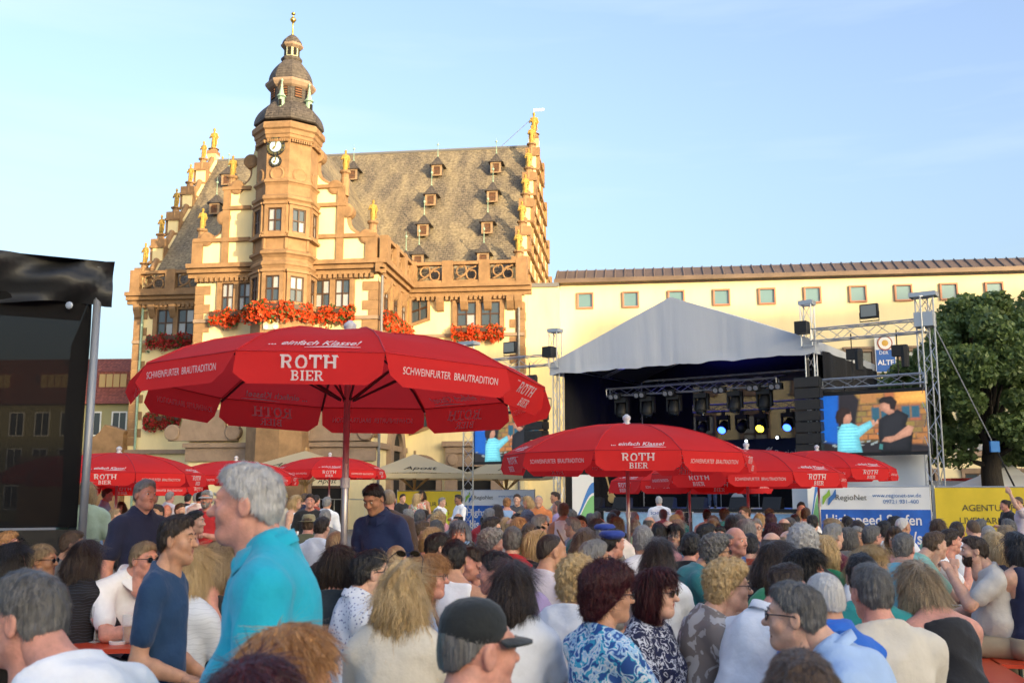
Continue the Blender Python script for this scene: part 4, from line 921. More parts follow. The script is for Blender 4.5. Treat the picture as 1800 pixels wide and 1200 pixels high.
spot(1.2, 2.5, 5.0, 2.6, 3.2, 7.2, (.05, .06, 1.0), 800, 80); spot(4.5, 5.3, 4.2, 4.0, 2.5, DK, (.1, .25, 1), 200); spot(7.2, 5.3, 4.2, 6.5, 2.5, DK, (.1, .25, 1), 200); spot(6.1, 5.3, 4.2, 5.5, 2.5, DK, (1, .8, .2), 120)
# line arrays
def line_array(x, y, ztop, n, label):
    o = empty('loudspeaker_column', S.M @ Matrix.Translation((x, y, ztop))); tag(o, label, 'loudspeaker', 'hanging loudspeaker columns')
    for i in range(n):
        a = R(1.2*i); c = MB(); c.hexa([(-.42, -.25, -.34), (.42, -.25, -.34), (.36, .3, -.31), (-.36, .3, -.31), (-.42, -.25, 0), (.42, -.25, 0), (.36, .3, -.03), (-.36, .3, -.03)]); b = c.build('cabinet', M_black, o, M=Matrix.Translation((0, -.02*i*i*.15, -.36*i)) @ Matrix.Rotation(a, 4, 'X'))
        MB().box(-.39, .39, -.275, -.252, -.32, -.02).build('grille', mat('speaker grille', (.025, .025, .027), .7, bump=.5, bscale=90), b)
    MB().tube([(0, 0, 0), (0, 0, .6)], .05, 6).build('hanger', M_black, o)
line_array(SWD+.1, -.7, 5.55, 8, 'black hanging loudspeaker column at the right front of the stage'); line_array(-.6, -.6, 5.3, 8, 'black hanging loudspeaker column at the left of the stage')
# screen wings
def screen_raster(nx=192, ny=108):
    """picture on the led wall: two people talking into a microphone before a house front"""
    X, Y = np.meshgrid((np.arange(nx)+.5)/nx, (np.arange(ny)+.5)/ny); A = X*1.77; rg = np.random.RandomState(4); soft = .008
    def smooth(n, k=1):
        for _ in range(k): n = (n+np.roll(n, 1, 0)+np.roll(n, -1, 0)+np.roll(n, 1, 1)+np.roll(n, -1, 1))/5
        return n
    nz_ = smooth(rg.rand(ny, nx), 2)-.5; nb = smooth(rg.rand(ny, nx), 14); nb = (nb-nb.mean())/nb.std()
    img = np.empty((ny, nx, 3)); img[:] = (.16, .085, .05); img *= (1+.3*nb)[..., None]
    def poly(pts, col, k=1.0, shade=0.0, ang=0.0):
        p = np.array(pts, float)*(1.77, 1); n = len(p); ins = np.zeros(X.shape, bool); d = np.full(X.shape, 9.)
        for a in range(n):
            x0, y0 = p[a]; x1, y1 = p[(a+1) % n]
            c = ((y0 > Y) != (y1 > Y)) & (A < (x1-x0)*(Y-y0)/(y1-y0+1e-9)+x0); ins ^= c
            t = np.clip(((A-x0)*(x1-x0)+(Y-y0)*(y1-y0))/((x1-x0)**2+(y1-y0)**2+1e-9), 0, 1); d = np.minimum(d, np.hypot(A-x0-t*(x1-x0), Y-y0-t*(y1-y0)))
        m = np.clip(.5+np.where(ins, d, -d)/(2*soft*k), 0, 1)
        sh = 1+shade*(np.clip(d*9, 0, 1)-.6)+.25*nz_*2+.5*shade*((A-p[:, 0].mean())*math.cos(ang)+(Y-p[:, 1].mean())*math.sin(ang))*3
        img[:] = img*(1-m)[..., None]+(np.array(col)*np.clip(sh, .15, 2)[..., None])*m[..., None]
    for r_ in range(9):
        for c_ in range(7): poly([(.3+.11*c_+.05*(r_ % 2), .12+.1*r_), (.4+.11*c_+.05*(r_ % 2), .12+.1*r_), (.4+.11*c_+.05*(r_ % 2), .2+.1*r_), (.3+.11*c_+.05*(r_ % 2), .2+.1*r_)], (.2+.22*rg.rand(), .11+.08*rg.rand(), .05), 1.5)
    poly([(.72, .8), (1.02, .8), (1.02, 1.02), (.72, 1.02)], (.8, .36, .08), 3, .3); poly([(.4, .84), (.55, .84), (.55, 1.02), (.4, 1.02)], (.4, .18, .06), 2)
    for x in (.5, .78): poly([(x, .56), (x+.16, .56), (x+.16, .76), (x, .76)], (.03, .1, .15), 2); poly([(x+.07, .56), (x+.09, .56), (x+.09, .76), (x+.07, .76)], (.2, .12, .07))
    poly([(-.02, .04), (.17, .02), (.2, 1.02), (-.02, 1.02)], (.01, .1, .42), 2, .2); poly([(.17, .3), (.32, .28), (.39, .9), (.34, 1.02), (.19, 1.02)], (.02, .016, .02), 3)
    poly([(-.02, -.02), (1.02, -.02), (1.02, .1), (.5, .2), (.2, .14), (-.02, .22)], (.02, .017, .02), 4)
    for i_ in range(14): x, y = rg.uniform(.0, .6), rg.uniform(.03, .3); poly([(x, y), (x+.03, y+.01), (x+.035, y+.012+.05*rg.rand()), (x, y+.03)], (.25, .3, .3), 1)
    poly([(.155, -.02), (.4, -.02), (.37, .25), (.43, .34), (.52, .46), (.48, .54), (.37, .45), (.3, .51), (.21, .5), (.165, .35)], (.2, .62, .72), 1.2, .55, 2.2)
    for i_ in range(9): poly([(.165, .02+.052*i_), (.385-.004*i_, .02+.052*i_), (.385-.004*i_, .034+.052*i_), (.165, .034+.052*i_)], (.09, .4, .5), 1.5)
    poly([(.5, .45), (.56, .49), (.55, .56), (.49, .545)], (.62, .32, .22), 1, .4); poly([(.225, .5), (.285, .5), (.31, .58), (.3, .7), (.245, .71), (.215, .6)], (.5, .24, .16), 1.2, .5, .3)
    poly([(.16, .52), (.22, .49), (.23, .6), (.255, .66), (.3, .67), (.29, .76), (.22, .79), (.165, .72), (.15, .62)], (.03, .016, .014), 1.5, .5)
    poly([(.525, .5), (.56, .57), (.55, .625), (.515, .6)], (.03, .12, .16), 1, .4)
    poly([(.57, -.02), (.84, -.02), (.87, .3), (.81, .45), (.84, .6), (.74, .71), (.64, .63), (.565, .55), (.55, .3)], (.016, .016, .02), 1.5, .6, 2); poly([(.85, .27), (.88, .4), (.83, .44), (.7, .27), (.61, .25), (.58, .18), (.66, .155)], (.55, .27, .18), 1.2, .5, 1.5)
    poly([(.61, .68), (.66, .62), (.71, .66), (.705, .82), (.64, .885), (.585, .83), (.57, .76), (.585, .7)], (.5, .24, .16), 1.2, .55, .2); poly([(.575, .82), (.62, .835), (.67, .8), (.675, .72), (.715, .7), (.74, .84), (.69, .94), (.61, .93), (.57, .88)], (.022, .014, .014), 1.5, .5); poly([(.55, .05), (.585, .04), (.59, .13), (.56, .14)], (.05, .2, .2), 1, .3)
    img *= (.86+.14*np.cos(Y*ny*math.pi))[..., None]; return np.clip(img, 0, 1)
RASTER = screen_raster(); SCR = {}
def led_mat():
    if 'led wall' in MATS: return MATS['led wall']
    m = bpy.data.materials.new('led wall'); m.use_nodes = True; n = m.node_tree.nodes; l = m.node_tree.links; b = n['Principled BSDF']; a = n.new('ShaderNodeVertexColor'); a.layer_name = 'picture'
    b.inputs['Base Color'].default_value = (.01, .01, .01, 1); b.inputs['Roughness'].default_value = .4; l.new(a.outputs['Color'], b.inputs['Emission Color']); b.inputs['Emission Strength'].default_value = .3; MATS['led wall'] = m; return m
def screen_image(W, H, parent, Mx):
    ny, nx = RASTER.shape[:2]
    if 'me' not in SCR:
        gx, gy = np.meshgrid(np.arange(nx+1)/nx*W, np.arange(ny+1)/ny*H); V = np.stack([gx, np.full(gx.shape, .012), gy], -1).reshape(-1, 3); k = (np.arange(ny)[:, None]*(nx+1)+np.arange(nx)[None, :]).ravel()
        me = fast_mesh('screen_picture', V, np.stack([k, k+1, k+nx+2, k+nx+1], 1), [led_mat()], smooth=False); at = me.color_attributes.new('picture', 'FLOAT_COLOR', 'CORNER')
        c = np.ones((ny*nx, 4, 4), np.float32); c[:, :, :3] = RASTER.reshape(-1, 1, 3); at.data.foreach_set('color', c.ravel()); SCR['me'] = me
    return link('screen_picture', SCR['me'], parent)
def screen_wing(x0, x1, sgn, nm):
    far = x1 if sgn > 0 else x0
    truss(WS(far, -.2, 0), WS(far, -.2, 7.9), '%s outer truss tower carrying the video wall' % nm, name='truss_tower', s=.4)
    truss(WS(x0, -.2, 7.0), WS(x1, -.2, 7.0), '%s upper cross truss above the video wall' % nm, s=.4); truss(WS(x0+.2, -.2, 5.35), WS(x1-.1, -.2, 5.35), '%s lower cross truss just above the video wall' % nm, s=.3)
    MB().box(far-.45, far+.45, -.5, .1, 7.75, 7.95)
    hw = empty('tower_head', S.M @ Matrix.Translation((far, -.2, 7.9))); tag(hw, 'metal head block on top of the %s truss tower' % nm, 'truss head'); MB().box(-.4, .4, -.25, .25, 0, .14).build('plate', M_alu, hw); MB().box(-.28, .28, -.26, .26, -.95, -.5).build('sleeve', M_alu, hw)
    W_, H_ = 3.3, 1.86; cx = (x0+x1)/2+(.0 if sgn > 0 else -.0); zb = 3.1
    o = empty('video_wall', S.M @ Matrix.Translation((cx-W_/2, -.25, zb))); tag(o, '%s video wall showing a person in light blue holding a microphone' % nm, 'video wall', 'video walls')
    MB().box(-.08, W_+.08, .02, .22, -.1, H_+.12).build('casing', M_black, o)
    screen_image(W_, H_, o, Matrix(((1, 0, 0, 0), (0, 0, -1, .012), (0, 1, 0, 0), (0, 0, 0, 1))))
    for fx in (.25, .8): MB().tube([(W_*fx, .1, H_+.1), (W_*fx, .1, H_+.35)], .03, 6).build('hanger', M_black, o)
    for k_, (fx, zz) in enumerate(((.35, 6.85), (.75, 6.85))):
        xx = x0+(x1-x0)*fx; h_ = empty('chain_hoist', S.M @ Matrix.Translation((xx, -.2, zz))); tag(h_, 'black chain hoist under the %s cross truss, %s' % (nm, ('nearer the stage', 'nearer the tower')[k_]), 'hoist', 'chain hoists'); MB().box(-.16, .16, -.1, .1, -.75, -.4).build('motor', M_black, h_); MB().tube([(0, 0, .1), (0, 0, -1.5)], .02, 5).build('chain', M_black, h_); MB().lathe([(.12, -1.1), (.14, -.5), (.1, -.4)], 8, c=(.22, 0, 0)).build('chain_bag', M_black, h_)
    fl = empty('floodlight', S.M @ Matrix.Translation(((x0+x1)/2+.1, -.25, 7.2))); tag(fl, 'black square floodlight on top of the %s cross truss' % nm, 'floodlight', 'floodlights'); MB().box(-.28, .28, -.08, .12, .2, .65).build('housing', M_black, fl); MB().box(-.24, .24, -.1, -.082, .24, .61).build('glass', glass('flood glass', (.2, .22, .22), .1), fl); MB().tube([(-.3, 0, .4), (-.3, 0, .1), (.3, 0, .1), (.3, 0, .4)], .02, 6).build('bracket', M_black, fl)
screen_wing(SWD+.15, SWD+3.7, 1, 'right'); screen_wing(-4.2, -.2, -1, 'left')
# corner clusters on the stage legs
for x, nm in ((0, 'left'), (SWD, 'right')):
    o = empty('rigging_head', S.M @ Matrix.Translation((x, -.2, SE+.2))); tag(o, 'hoist and pulley head on the %s front stage leg' % nm, 'rigging'); truss_mb((0, 0, -.3), (0, 0, 1.1), s=.36).build('head_truss', M_alu, o); MB().box(-.3, .1, -.5, -.1, .1, .5).build('motor', M_black, o); MB().box(-.24, .24, -.22, .22, 1.1, 1.24).build('pulley_block', M_alu, o)
# guy wire with blue ratchet on the right tower
p0_ = WS(SWD+3.7, -.1, 7.6); p1_ = at_depth(1762, 812, p0_.y+.6)
o = empty('guy_wire', Matrix.Translation(p0_)); tag(o, 'steel guy wire with blue ratchet strap beside the right truss tower', 'guy wire'); d_ = p1_-p0_
MB().tube([(0, 0, 0), d_*.86, ], .018, 5).build('cable', mat('steel cable', (.5, .5, .5), .4, metal=.7), o); MB().boxm(Matrix.Translation(d_*.9), .28, .1, .34).build('ratchet', mat('blue strap', (.03, .2, .55), .6), o); MB().tube([d_*.9, d_*1.0, d_*1.25], .03, 5).build('strap', M_black, o)
# white tarp wall beside the stage, water tank, side stand
M_wtarp = mat('white tarpaulin', (.75, .77, .8), .5, bump=.5, bscale=1.6)
t0 = S.on(1390, 830, .6)[0]; t1 = S.on(1632, 830, .6)[0]
def f(u, v): return (t0+(t1-t0)*u, .6+.05*math.sin(u*17+v*2), .2+2.9*v+.04*math.sin(u*9))
tw_ = sheet(f, 30, 6, 'tarpaulin_wall', M_wtarp, None); tw_.matrix_basis = S.M; tag(tw_, 'white tarpaulin wall under the right video wall', 'tarpaulin')
# banners on fences
def banner(A, B, zt, zb, name, label, group=None):
    A, B = Vector(A), Vector(B); X = (B-A).normalized(); L = (B-A).length; Mx = Matrix(((X.x, -X.y, 0, A.x), (X.y, X.x, 0, A.y), (0, 0, 1, 0), (0, 0, 0, 1)))
    o = empty(name, Mx); tag(o, label, 'banner', group)
    for x in (0.02, L-.02): MB().tube([(x, .06, 0), (x, .06, zt+.05)], .03, 8).build('fence_post', M_alu, o)
    MB().tube([(0, .06, zt), (L, .06, zt)], .022, 6).build('fence_rail', M_alu, o); MB().box(-.3, .3, -.1, .3, 0, .12).build('fence_foot', mat('concrete', (.35, .34, .33), .9), o)
    for q_ in range(1, int(L/.8)): MB().tube([(q_*.8, .06, .1), (q_*.8, .06, zt)], .01, 4).build('fence_bar', M_alu, o)
    return o, L
M_bw = mat('banner white', (.75, .75, .75), .7); M_bblue = mat('banner royal blue', (.02, .12, .5), .7, var=.25, vscale=1.2); M_byel = mat('banner yellow', (.72, .52, .03), .7, var=.06, vscale=2)
def TX(mb, s, size, x, z, y=-.012, **k): put_text(mb, s, size, Matrix(((1, 0, 0, x), (0, 0, -1, y), (0, 1, 0, z), (0, 0, 0, 1))), **k)
M_bt = mat('banner blue text', (.05, .16, .42), .7); M_bg_ = mat('banner green', (.25, .45, .05), .7); M_dktext = mat('banner dark text', (.08, .07, .04), .7)
def cloth(o, x0, x1, z0, z1, name, m):
    nu = 24; V = [(x0+(x1-x0)*i/nu, .012*math.sin(i*.9), z) for z in (z0, z1) for i in range(nu+1)]
    return MB().add(V, [(i, i+1, nu+2+i, nu+1+i) for i in range(nu)]).build(name, m, o, smooth=True)
def regio(A, B, label):
    o, L = banner(A, B, 2.0, .15, 'fence_banner', label, 'sponsor banners on the fences')
    b = cloth(o, .03, L-.03, .2, 1.98, 'banner_cloth', M_bw); cloth(o, .03, L-.03, .2, 1.33, 'banner_field', M_bblue).location.y = -.006
    t = MB(); TX(t, 'RegioNet', .23, L*.29, 1.68, -.025); t.build('lettering', M_dktext, b); t = MB(); M_ = Matrix(((1, 0, 0, L*.09), (0, 0, -1, -.025), (0, 1, 0, 1.68), (0, 0, 0, 1)))
    ribbon(t, [(-.18, -.2), (-.12, 0), (.0, .1), (.02, .24)], [.03, .12, .12, .02], M_, M_bg_); ribbon(t, [(-.02, -.22), (.04, -.06), (.16, .06), (.2, .24)], [.03, .12, .12, .02], M_, M_bt); t.build('logo', None, b)
    t = MB(); TX(t, 'www.regionet-sw.de', .16, L*.7, 1.74, -.025); t.build('contact_line', M_bt, b); t = MB(); TX(t, '09721 931-400', .16, L*.735, 1.56, -.025); t.build('contact_line', M_bt, b)
    t = MB(); TX(t, 'Highspeed-Surfen', .42, L*.48, 1.02, -.03, bold=.015, width=L*.85); t.build('slogan', M_bw, b); t = MB(); TX(t, 'bis 1.000 Mbit/s', .5, L*.5, .5, -.03, bold=.02, width=L*.8); t.build('slogan', M_bw, b)
def agentur(A, B, label):
    o, L = banner(A, B, 1.98, .15, 'fence_banner', label, 'sponsor banners on the fences'); b = cloth(o, .03, L-.03, .2, 1.96, 'banner_cloth', M_byel)
    t = MB(); TX(t, 'AGENTUR FÜR', .26, L*.52, 1.38, -.02); t.build('lettering', M_dktext, b); t = MB(); TX(t, 'LIVEMARKETING', .26, L*.52, 1.02, -.02); t.build('lettering', M_dktext, b)
def gnd(px, Y): p = at_depth(px, 880, Y); return (p.x, Y, 0)
regio(gnd(1440, 30.2), gnd(1637, 29.2), 'blue and white internet banner on the fence under the right video wall')
agentur(gnd(1642, 29.2), gnd(1848, 28.4), 'yellow agency banner on the fence in front of the tree')
agentur(gnd(697, 46), gnd(811, 45), 'yellow agency banner on the fence below the cream parasols'); regio(gnd(814, 45), gnd(940, 44), 'blue and white internet banner on the fence left of the stage')
o, L = banner(gnd(560, 47.5), gnd(696, 46.2), 1.6, .15, 'crowd_barrier', 'bare steel crowd barrier far behind the seated crowd')
# wave panels at the stage front
def wave_panel(px0, px1, Y, zt, label):
    a, b_ = at_depth(px0, 880, Y), at_depth(px1, 880, Y); o = empty('wave_panel', Matrix.Translation((a.x, Y, 0))); tag(o, label, 'panel', 'white panels with wave logo'); W = b_.x-a.x
    MB().box(0, W, 0, .04, .3, zt).build('board', M_bw, o); H = zt-.3; k = 10
    for nm, m, f0, f1, y in (('wave', mat('wave blue', (.05, .2, .55), .6), .3, 1.02, -.004), ('wave', mat('banner white', (.75, .75, .75), .7), .26, .82, -.007), ('wave', mat('wave green', (.2, .5, .2), .6), .22, .77, -.01)):
        V = [(W*i/k, y, .3+.02) for i in range(k+1)]+[(W*i/k, y, .3+H*(f0+(f1-f0)*(.5-.5*math.cos(math.pi*i/k)))*.86) for i in range(k+1)]; MB().add(V, [(i, i+1, k+2+i, k+1+i) for i in range(k)]).build(nm, m, o)
wave_panel(1006, 1044, 36.5, 2.5, 'white panel with blue and green wave left of the stage front'); wave_panel(1420, 1440, 31.5, 2.6, 'narrow white panel with wave right of the stage front')
bar_ = 0
for px0, px1, Y0, Y1 in ((1060, 1200, 36.4, 34.6), (1215, 1330, 34.4, 33), (1335, 1425, 32.9, 31.8)):
    a, b_ = at_depth(px0, 880, Y0), at_depth(px1, 880, Y1); o, L = banner((a.x, Y0, 0), (b_.x, Y1, 0), 1.15, .1, 'stage_barrier', 'pale blue and white barrier in front of the stage, %s' % ('left part', 'middle part', 'right part')[bar_], 'barriers before the stage'); bar_ += 1
    cloth(o, .03, L-.03, .15, 1.13, 'barrier_cloth', mat('barrier pale blue', (.35, .55, .72), .7, var=.35, vscale=1.5))
# instruments and monitors on stage
for i, x in enumerate((1.2, 2.4, 4.2, 5.4, 7.0, 8.2)):
    o = empty('stage_monitor', S.M @ Matrix.Translation((x, .4, DK))); tag(o, 'black wedge monitor on the stage edge, %s from the left' % ('first', 'second', 'third', 'fourth', 'fifth', 'sixth')[i], 'monitor', 'wedge monitors'); MB().prism([(0, 0), (.45, 0), (.45, .36), (.2, .4)], -.32, .32, axis='x').build('cabinet', M_black, o); MB().add([(-.28, .03, .05), (.28, .03, .05), (.28, .19, .36), (-.28, .19, .36)], [(0, 1, 2, 3)]).build('grille', mat('speaker grille', (.025, .025, .027), .7, bump=.5, bscale=90), o)
o = empty('drum_kit', S.M @ Matrix.Translation((6.0, 3.2, DK))); tag(o, 'drum kit in the middle of the dark stage', 'drum kit')
M_drum = mat('drum shell', (.03, .03, .035), .25); M_cym = mat('cymbal brass', (.6, .42, .15), .3, metal=1)
MB().lathe([(.28, -.2), (.28, .2)], 20).xf(Matrix.Translation((0, 0, .3)) @ Matrix.Rotation(R(90), 4, 'X')).build('bass_drum', M_drum, o); MB().lathe([(.27, 0), (.27, .01)], 20).xf(Matrix.Translation((0, -.21, .3)) @ Matrix.Rotation(R(90), 4, 'X')).build('bass_drum_skin', M_bw, o)
for x, y, z, r in ((-.25, 0, .75, .16), (.25, 0, .75, .17), (.6, .2, .55, .2), (-.6, .2, .6, .18)): MB().lathe([(r, -.12), (r, .12)], 16, c=(x, y, z)).build('tom', M_drum, o)
for x, y, z in ((-.75, 0, 1.2), (.75, 0, 1.25), (0, .4, 1.3)): MB().lathe([(.26, 0), (.05, .03), (.02, .05)], 18, c=(x, y, z)).build('cymbal', M_cym, o); MB().tube([(x, y, 0), (x, y, z)], .015, 5).build('cymbal_stand', M_alu, o)
o = empty('guitar', S.M @ Matrix.Translation((1.9, .9, DK)) @ Matrix.Rotation(R(-15), 4, 'Y')); tag(o, 'pale electric guitar on a stand at the left of the stage', 'guitar')
M_gt = mat('guitar wood', (.6, .4, .16), .35); MB().lathe([(.16, -.03), (.17, 0), (.16, .03)], 18).xf(Matrix.Translation((0, 0, .35)) @ Matrix.Rotation(R(90), 4, 'X')).build('body', M_gt, o); MB().lathe([(.12, -.03), (.13, 0), (.12, .03)], 18).xf(Matrix.Translation((0, 0, .55)) @ Matrix.Rotation(R(90), 4, 'X')).build('upper_body', M_gt, o); MB().box(-.025, .025, -.02, .02, .6, 1.15).build('neck', M_gt, o); MB().box(-.04, .04, -.015, .015, 1.15, 1.3).build('headstock', M_gt, o)
# ================================================================== parasols
M_red = mat('red canopy', (.9, .04, .04), .7, var=.05, vscale=2.0, trans=.5, bump=.22, bscale=3.5, spec=.2)
M_print = mat('canopy print', (.85, .8, .8), .7, trans=.3); M_pole = mat('painted steel pole', (.42, .4, .42), .3, metal=.6)
PN = 10
def parasol_meshes(Rr, rise, val):
    hs = math.pi/PN; out = {}
    prof = [(.06, 1.0), (.3, .93), (.5, .8), (.7, .58), (.84, .36), (1.0, 0.0)]; sub_ = 6
    def P(a, t, sag=1.0):   # a in -1..1 across a panel, profile index t
        r, z = prof[t]; ang = a*hs; rad = Rr*r; x = rad*math.sin(hs)*a; y = -rad*math.cos(hs); s = -.025*(1-a*a)*sag*min(1, r*1.2); 
        if t >= 4: s = 0
        return (x, y, rise*z+s)
    V = []; Fq = []
    for t in range(len(prof)):
        for i in range(sub_+1): V.append(P(-1+2*i/sub_, t))
    for t in range(len(prof)-1):
        for i in range(sub_): a = t*(sub_+1)+i; Fq.append((a, a+1, a+sub_+2, a+sub_+1))
    m = MB(); m.add(V, Fq); out['panel'] = m.mesh('canopy_panel', M_red, True)
    w = Rr*math.sin(hs); y0 = -Rr*math.cos(hs); k = 10; V = []
    fl = .05
    for j in range(5):
        for i in range(k+1):
            a = -1+2*i/k; e = max(0, abs(a)-.86)/.14; h = val*(1-.3*e*e); t = j/4; V.append((w*a*(1-.012*t), y0-fl*t, -h*t-.001))
    Fq = [(j*(k+1)+i, (j+1)*(k+1)+i, (j+1)*(k+1)+i+1, j*(k+1)+i+1) for j in range(4) for i in range(k)]
    m = MB(); m.add(V, Fq); out['valance'] = m.mesh('valance_panel', M_red, True)
    tilt = math.atan2(fl, val); Xv = (1, 0, 0)
    def both(fn, out_name, frame0):
        mb = MB()
        for off in (.008, -.008): fn(mb, frame0(off))
        out[out_name] = mb.mesh('lettering', M_print)
    def vf(zc):
        def f(off): return Matrix.Translation((0, y0-fl*(-zc/val)-off*1.3, zc)) @ Matrix.Rotation(R(90)-tilt*.0, 4, 'X') @ Matrix.Rotation(tilt, 4, 'X')
        return f
    def roth(mb, _):
        pass
    mb = MB()
    for off in (.012, -.014): slab_word(mb, 'ROTH', val*.42, vf(-val*.36)(off)); slab_word(mb, 'BIER', val*.28, vf(-val*.76)(off))
    out['roth'] = mb.mesh('lettering', M_print)
    mb = MB()
    for off in (.012, -.014): put_text(mb, 'SCHWEINFURTER  BRAUTRADITION', val*.3, vf(-val*.52)(off), width=w*1.55)
    out['schw'] = mb.mesh('lettering', M_print)
    r4, z4 = prof[4]; p4 = Vector((0, -Rr*r4*math.cos(hs), rise*z4)); p5 = Vector((0, y0, 0)); d = (p4-p5).normalized(); c = p5+(p4-p5)*.42
    nrm = Vector((1, 0, 0)).cross(d).normalized()
    mb = MB()
    for off in (.014, -.014):
        Mx = frame_from(c+nrm*off, (1, 0, 0), d); put_text(mb, '... einfach Klasse!', w*.24, Mx, shear=.35, bold=.012, width=w*1.25); ribbon(mb, [(-w*.1, -w*.16), (w*.3, -w*.13), (w*.66, -w*.15)], [.004, .022, .006], Mx)
    out['klasse'] = mb.mesh('lettering', M_print)
    rb_ = MB(); rb_.tube([(Rr*prof[t][0]*math.sin(hs), -Rr*prof[t][0]*math.cos(hs), rise*prof[t][1]-.03) for t in range(len(prof))], .011, 5); rb_.tube([(.03, -.05, rise-.5), (Rr*.52*math.sin(hs), -Rr*.52*math.cos(hs), rise*.78-.04)], .009, 5); out['rib'] = rb_.mesh('rib', mat('dark rib', (.12, .02, .025), .5, metal=.5))
    sm_ = MB(); sm_.tube([(Rr*prof[t][0]*math.sin(hs), -Rr*prof[t][0]*math.cos(hs), rise*prof[t][1]+.002) for t in range(len(prof))], .006, 5); out['seam'] = sm_.mesh('seam', mat('seam red', (.5, .008, .012), .7))
    hm_ = MB(); hm_.tube([(w*a, y0-.002, -.002) for a in (-1, -.5, 0, .5, 1)], .005, 5); out['hem'] = hm_.mesh('hem', mat('seam red', (.5, .008, .012), .7))
    return out
PM = parasol_meshes(1.52, .38, .225)
fin_me = MB().lathe([(.045, -.03), (.06, 0), (.03, .03), (.05, .06), (.05, .09), (.015, .12)], 12).mesh('finial', mat('grey plastic', (.55, .55, .6), .4), True)
def parasol(x, y, zrim, rot, label, s=1.0, tilt=(0, 0), flaps=None):
    """zrim: height of the canopy's lower edge before the valance"""
    o = empty('parasol', Matrix.Translation((x, y, 0)) @ Matrix.Rotation(rot, 4, 'Z')); tag(o, label, 'parasol', 'red beer parasols')
    Mt = Matrix.Translation((0, 0, zrim)) @ Euler((tilt[0], tilt[1], 0)).to_matrix().to_4x4() @ Matrix.Diagonal((s, s, s, 1))
    MB().tube([(0, 0, 0), (0, 0, zrim+.33*s)], .024, 10).build('pole', M_pole, o, smooth=True)
    MB().lathe([(.26, 0), (.26, .08), (.06, .12), (.04, .4)], 16).build('base', mat('concrete', (.35, .34, .33), .9), o)
    MB().tube([(0, 0, zrim-.75), (0, 0, zrim-.68)], .034, 10).build('pole_clamp', mat('grey plastic', (.55, .55, .6), .4), o)
    link('finial', fin_me, o, Mt @ Matrix.Translation((0, 0, .385)))
    for i in range(PN):
        Mr = Mt @ Matrix.Rotation(2*math.pi*i/PN, 4, 'Z'); pnl = link('canopy_panel', PM['panel'], o, Mr)
        fa = random.uniform(-.1, .14)+(flaps or {}).get(i, 0); y0 = -1.52*math.cos(math.pi/PN)
        v_ = link('valance_panel', PM['valance'], o, Mr @ Matrix.Translation((0, y0, 0)) @ Matrix.Rotation(fa, 4, 'X') @ Matrix.Translation((0, -y0, 0)))
        if i % 2 == 0: link('lettering', PM['roth'], v_); link('lettering', PM['klasse'], pnl)
        else: link('lettering', PM['schw'], v_)
        link('rib', PM['rib'], o, Mr); link('seam', PM['seam'], pnl); link('hem', PM['hem'], pnl)
def ppos(px, Y): return at_depth(px, 880, Y).x
parasol(ppos(606, 7.3), 7.3, 2.50, R(0), 'large red beer parasol in the foreground above the crowd', s=.955, tilt=(R(-2.0), R(.8)), flaps={8: -.5, 9: -.25, 2: .3})
parasol(ppos(1104, 12.3), 12.3, 2.19, R(-2), 'red beer parasol in front of the stage, nearest of the right row')
parasol(ppos(1315, 16.2), 16.2, 2.06, R(30), 'red beer parasol in the middle of the right row'); parasol(ppos(1440, 20.5), 20.5, 2.24, R(24), 'red beer parasol at the far right below the video wall')
parasol(ppos(204, 18.3), 18.3, 2.10, R(14), 'red beer parasol at the left beside the black tent'); parasol(ppos(250, 24), 24, 1.95, R(4), 'low red beer parasol behind the left one'); parasol(ppos(412, 25), 25, 2.2, R(20), 'red beer parasol behind the white haired person')
parasol(ppos(578, 28), 28, 2.42, R(10), 'red beer parasol before the arched door of the town hall'); parasol(ppos(130, 22), 22, 2.2, R(14), 'red beer parasol partly hidden by the black tent'); parasol(ppos(1212, 19), 19, 1.98, R(10), 'red beer parasol low behind the nearest right one')
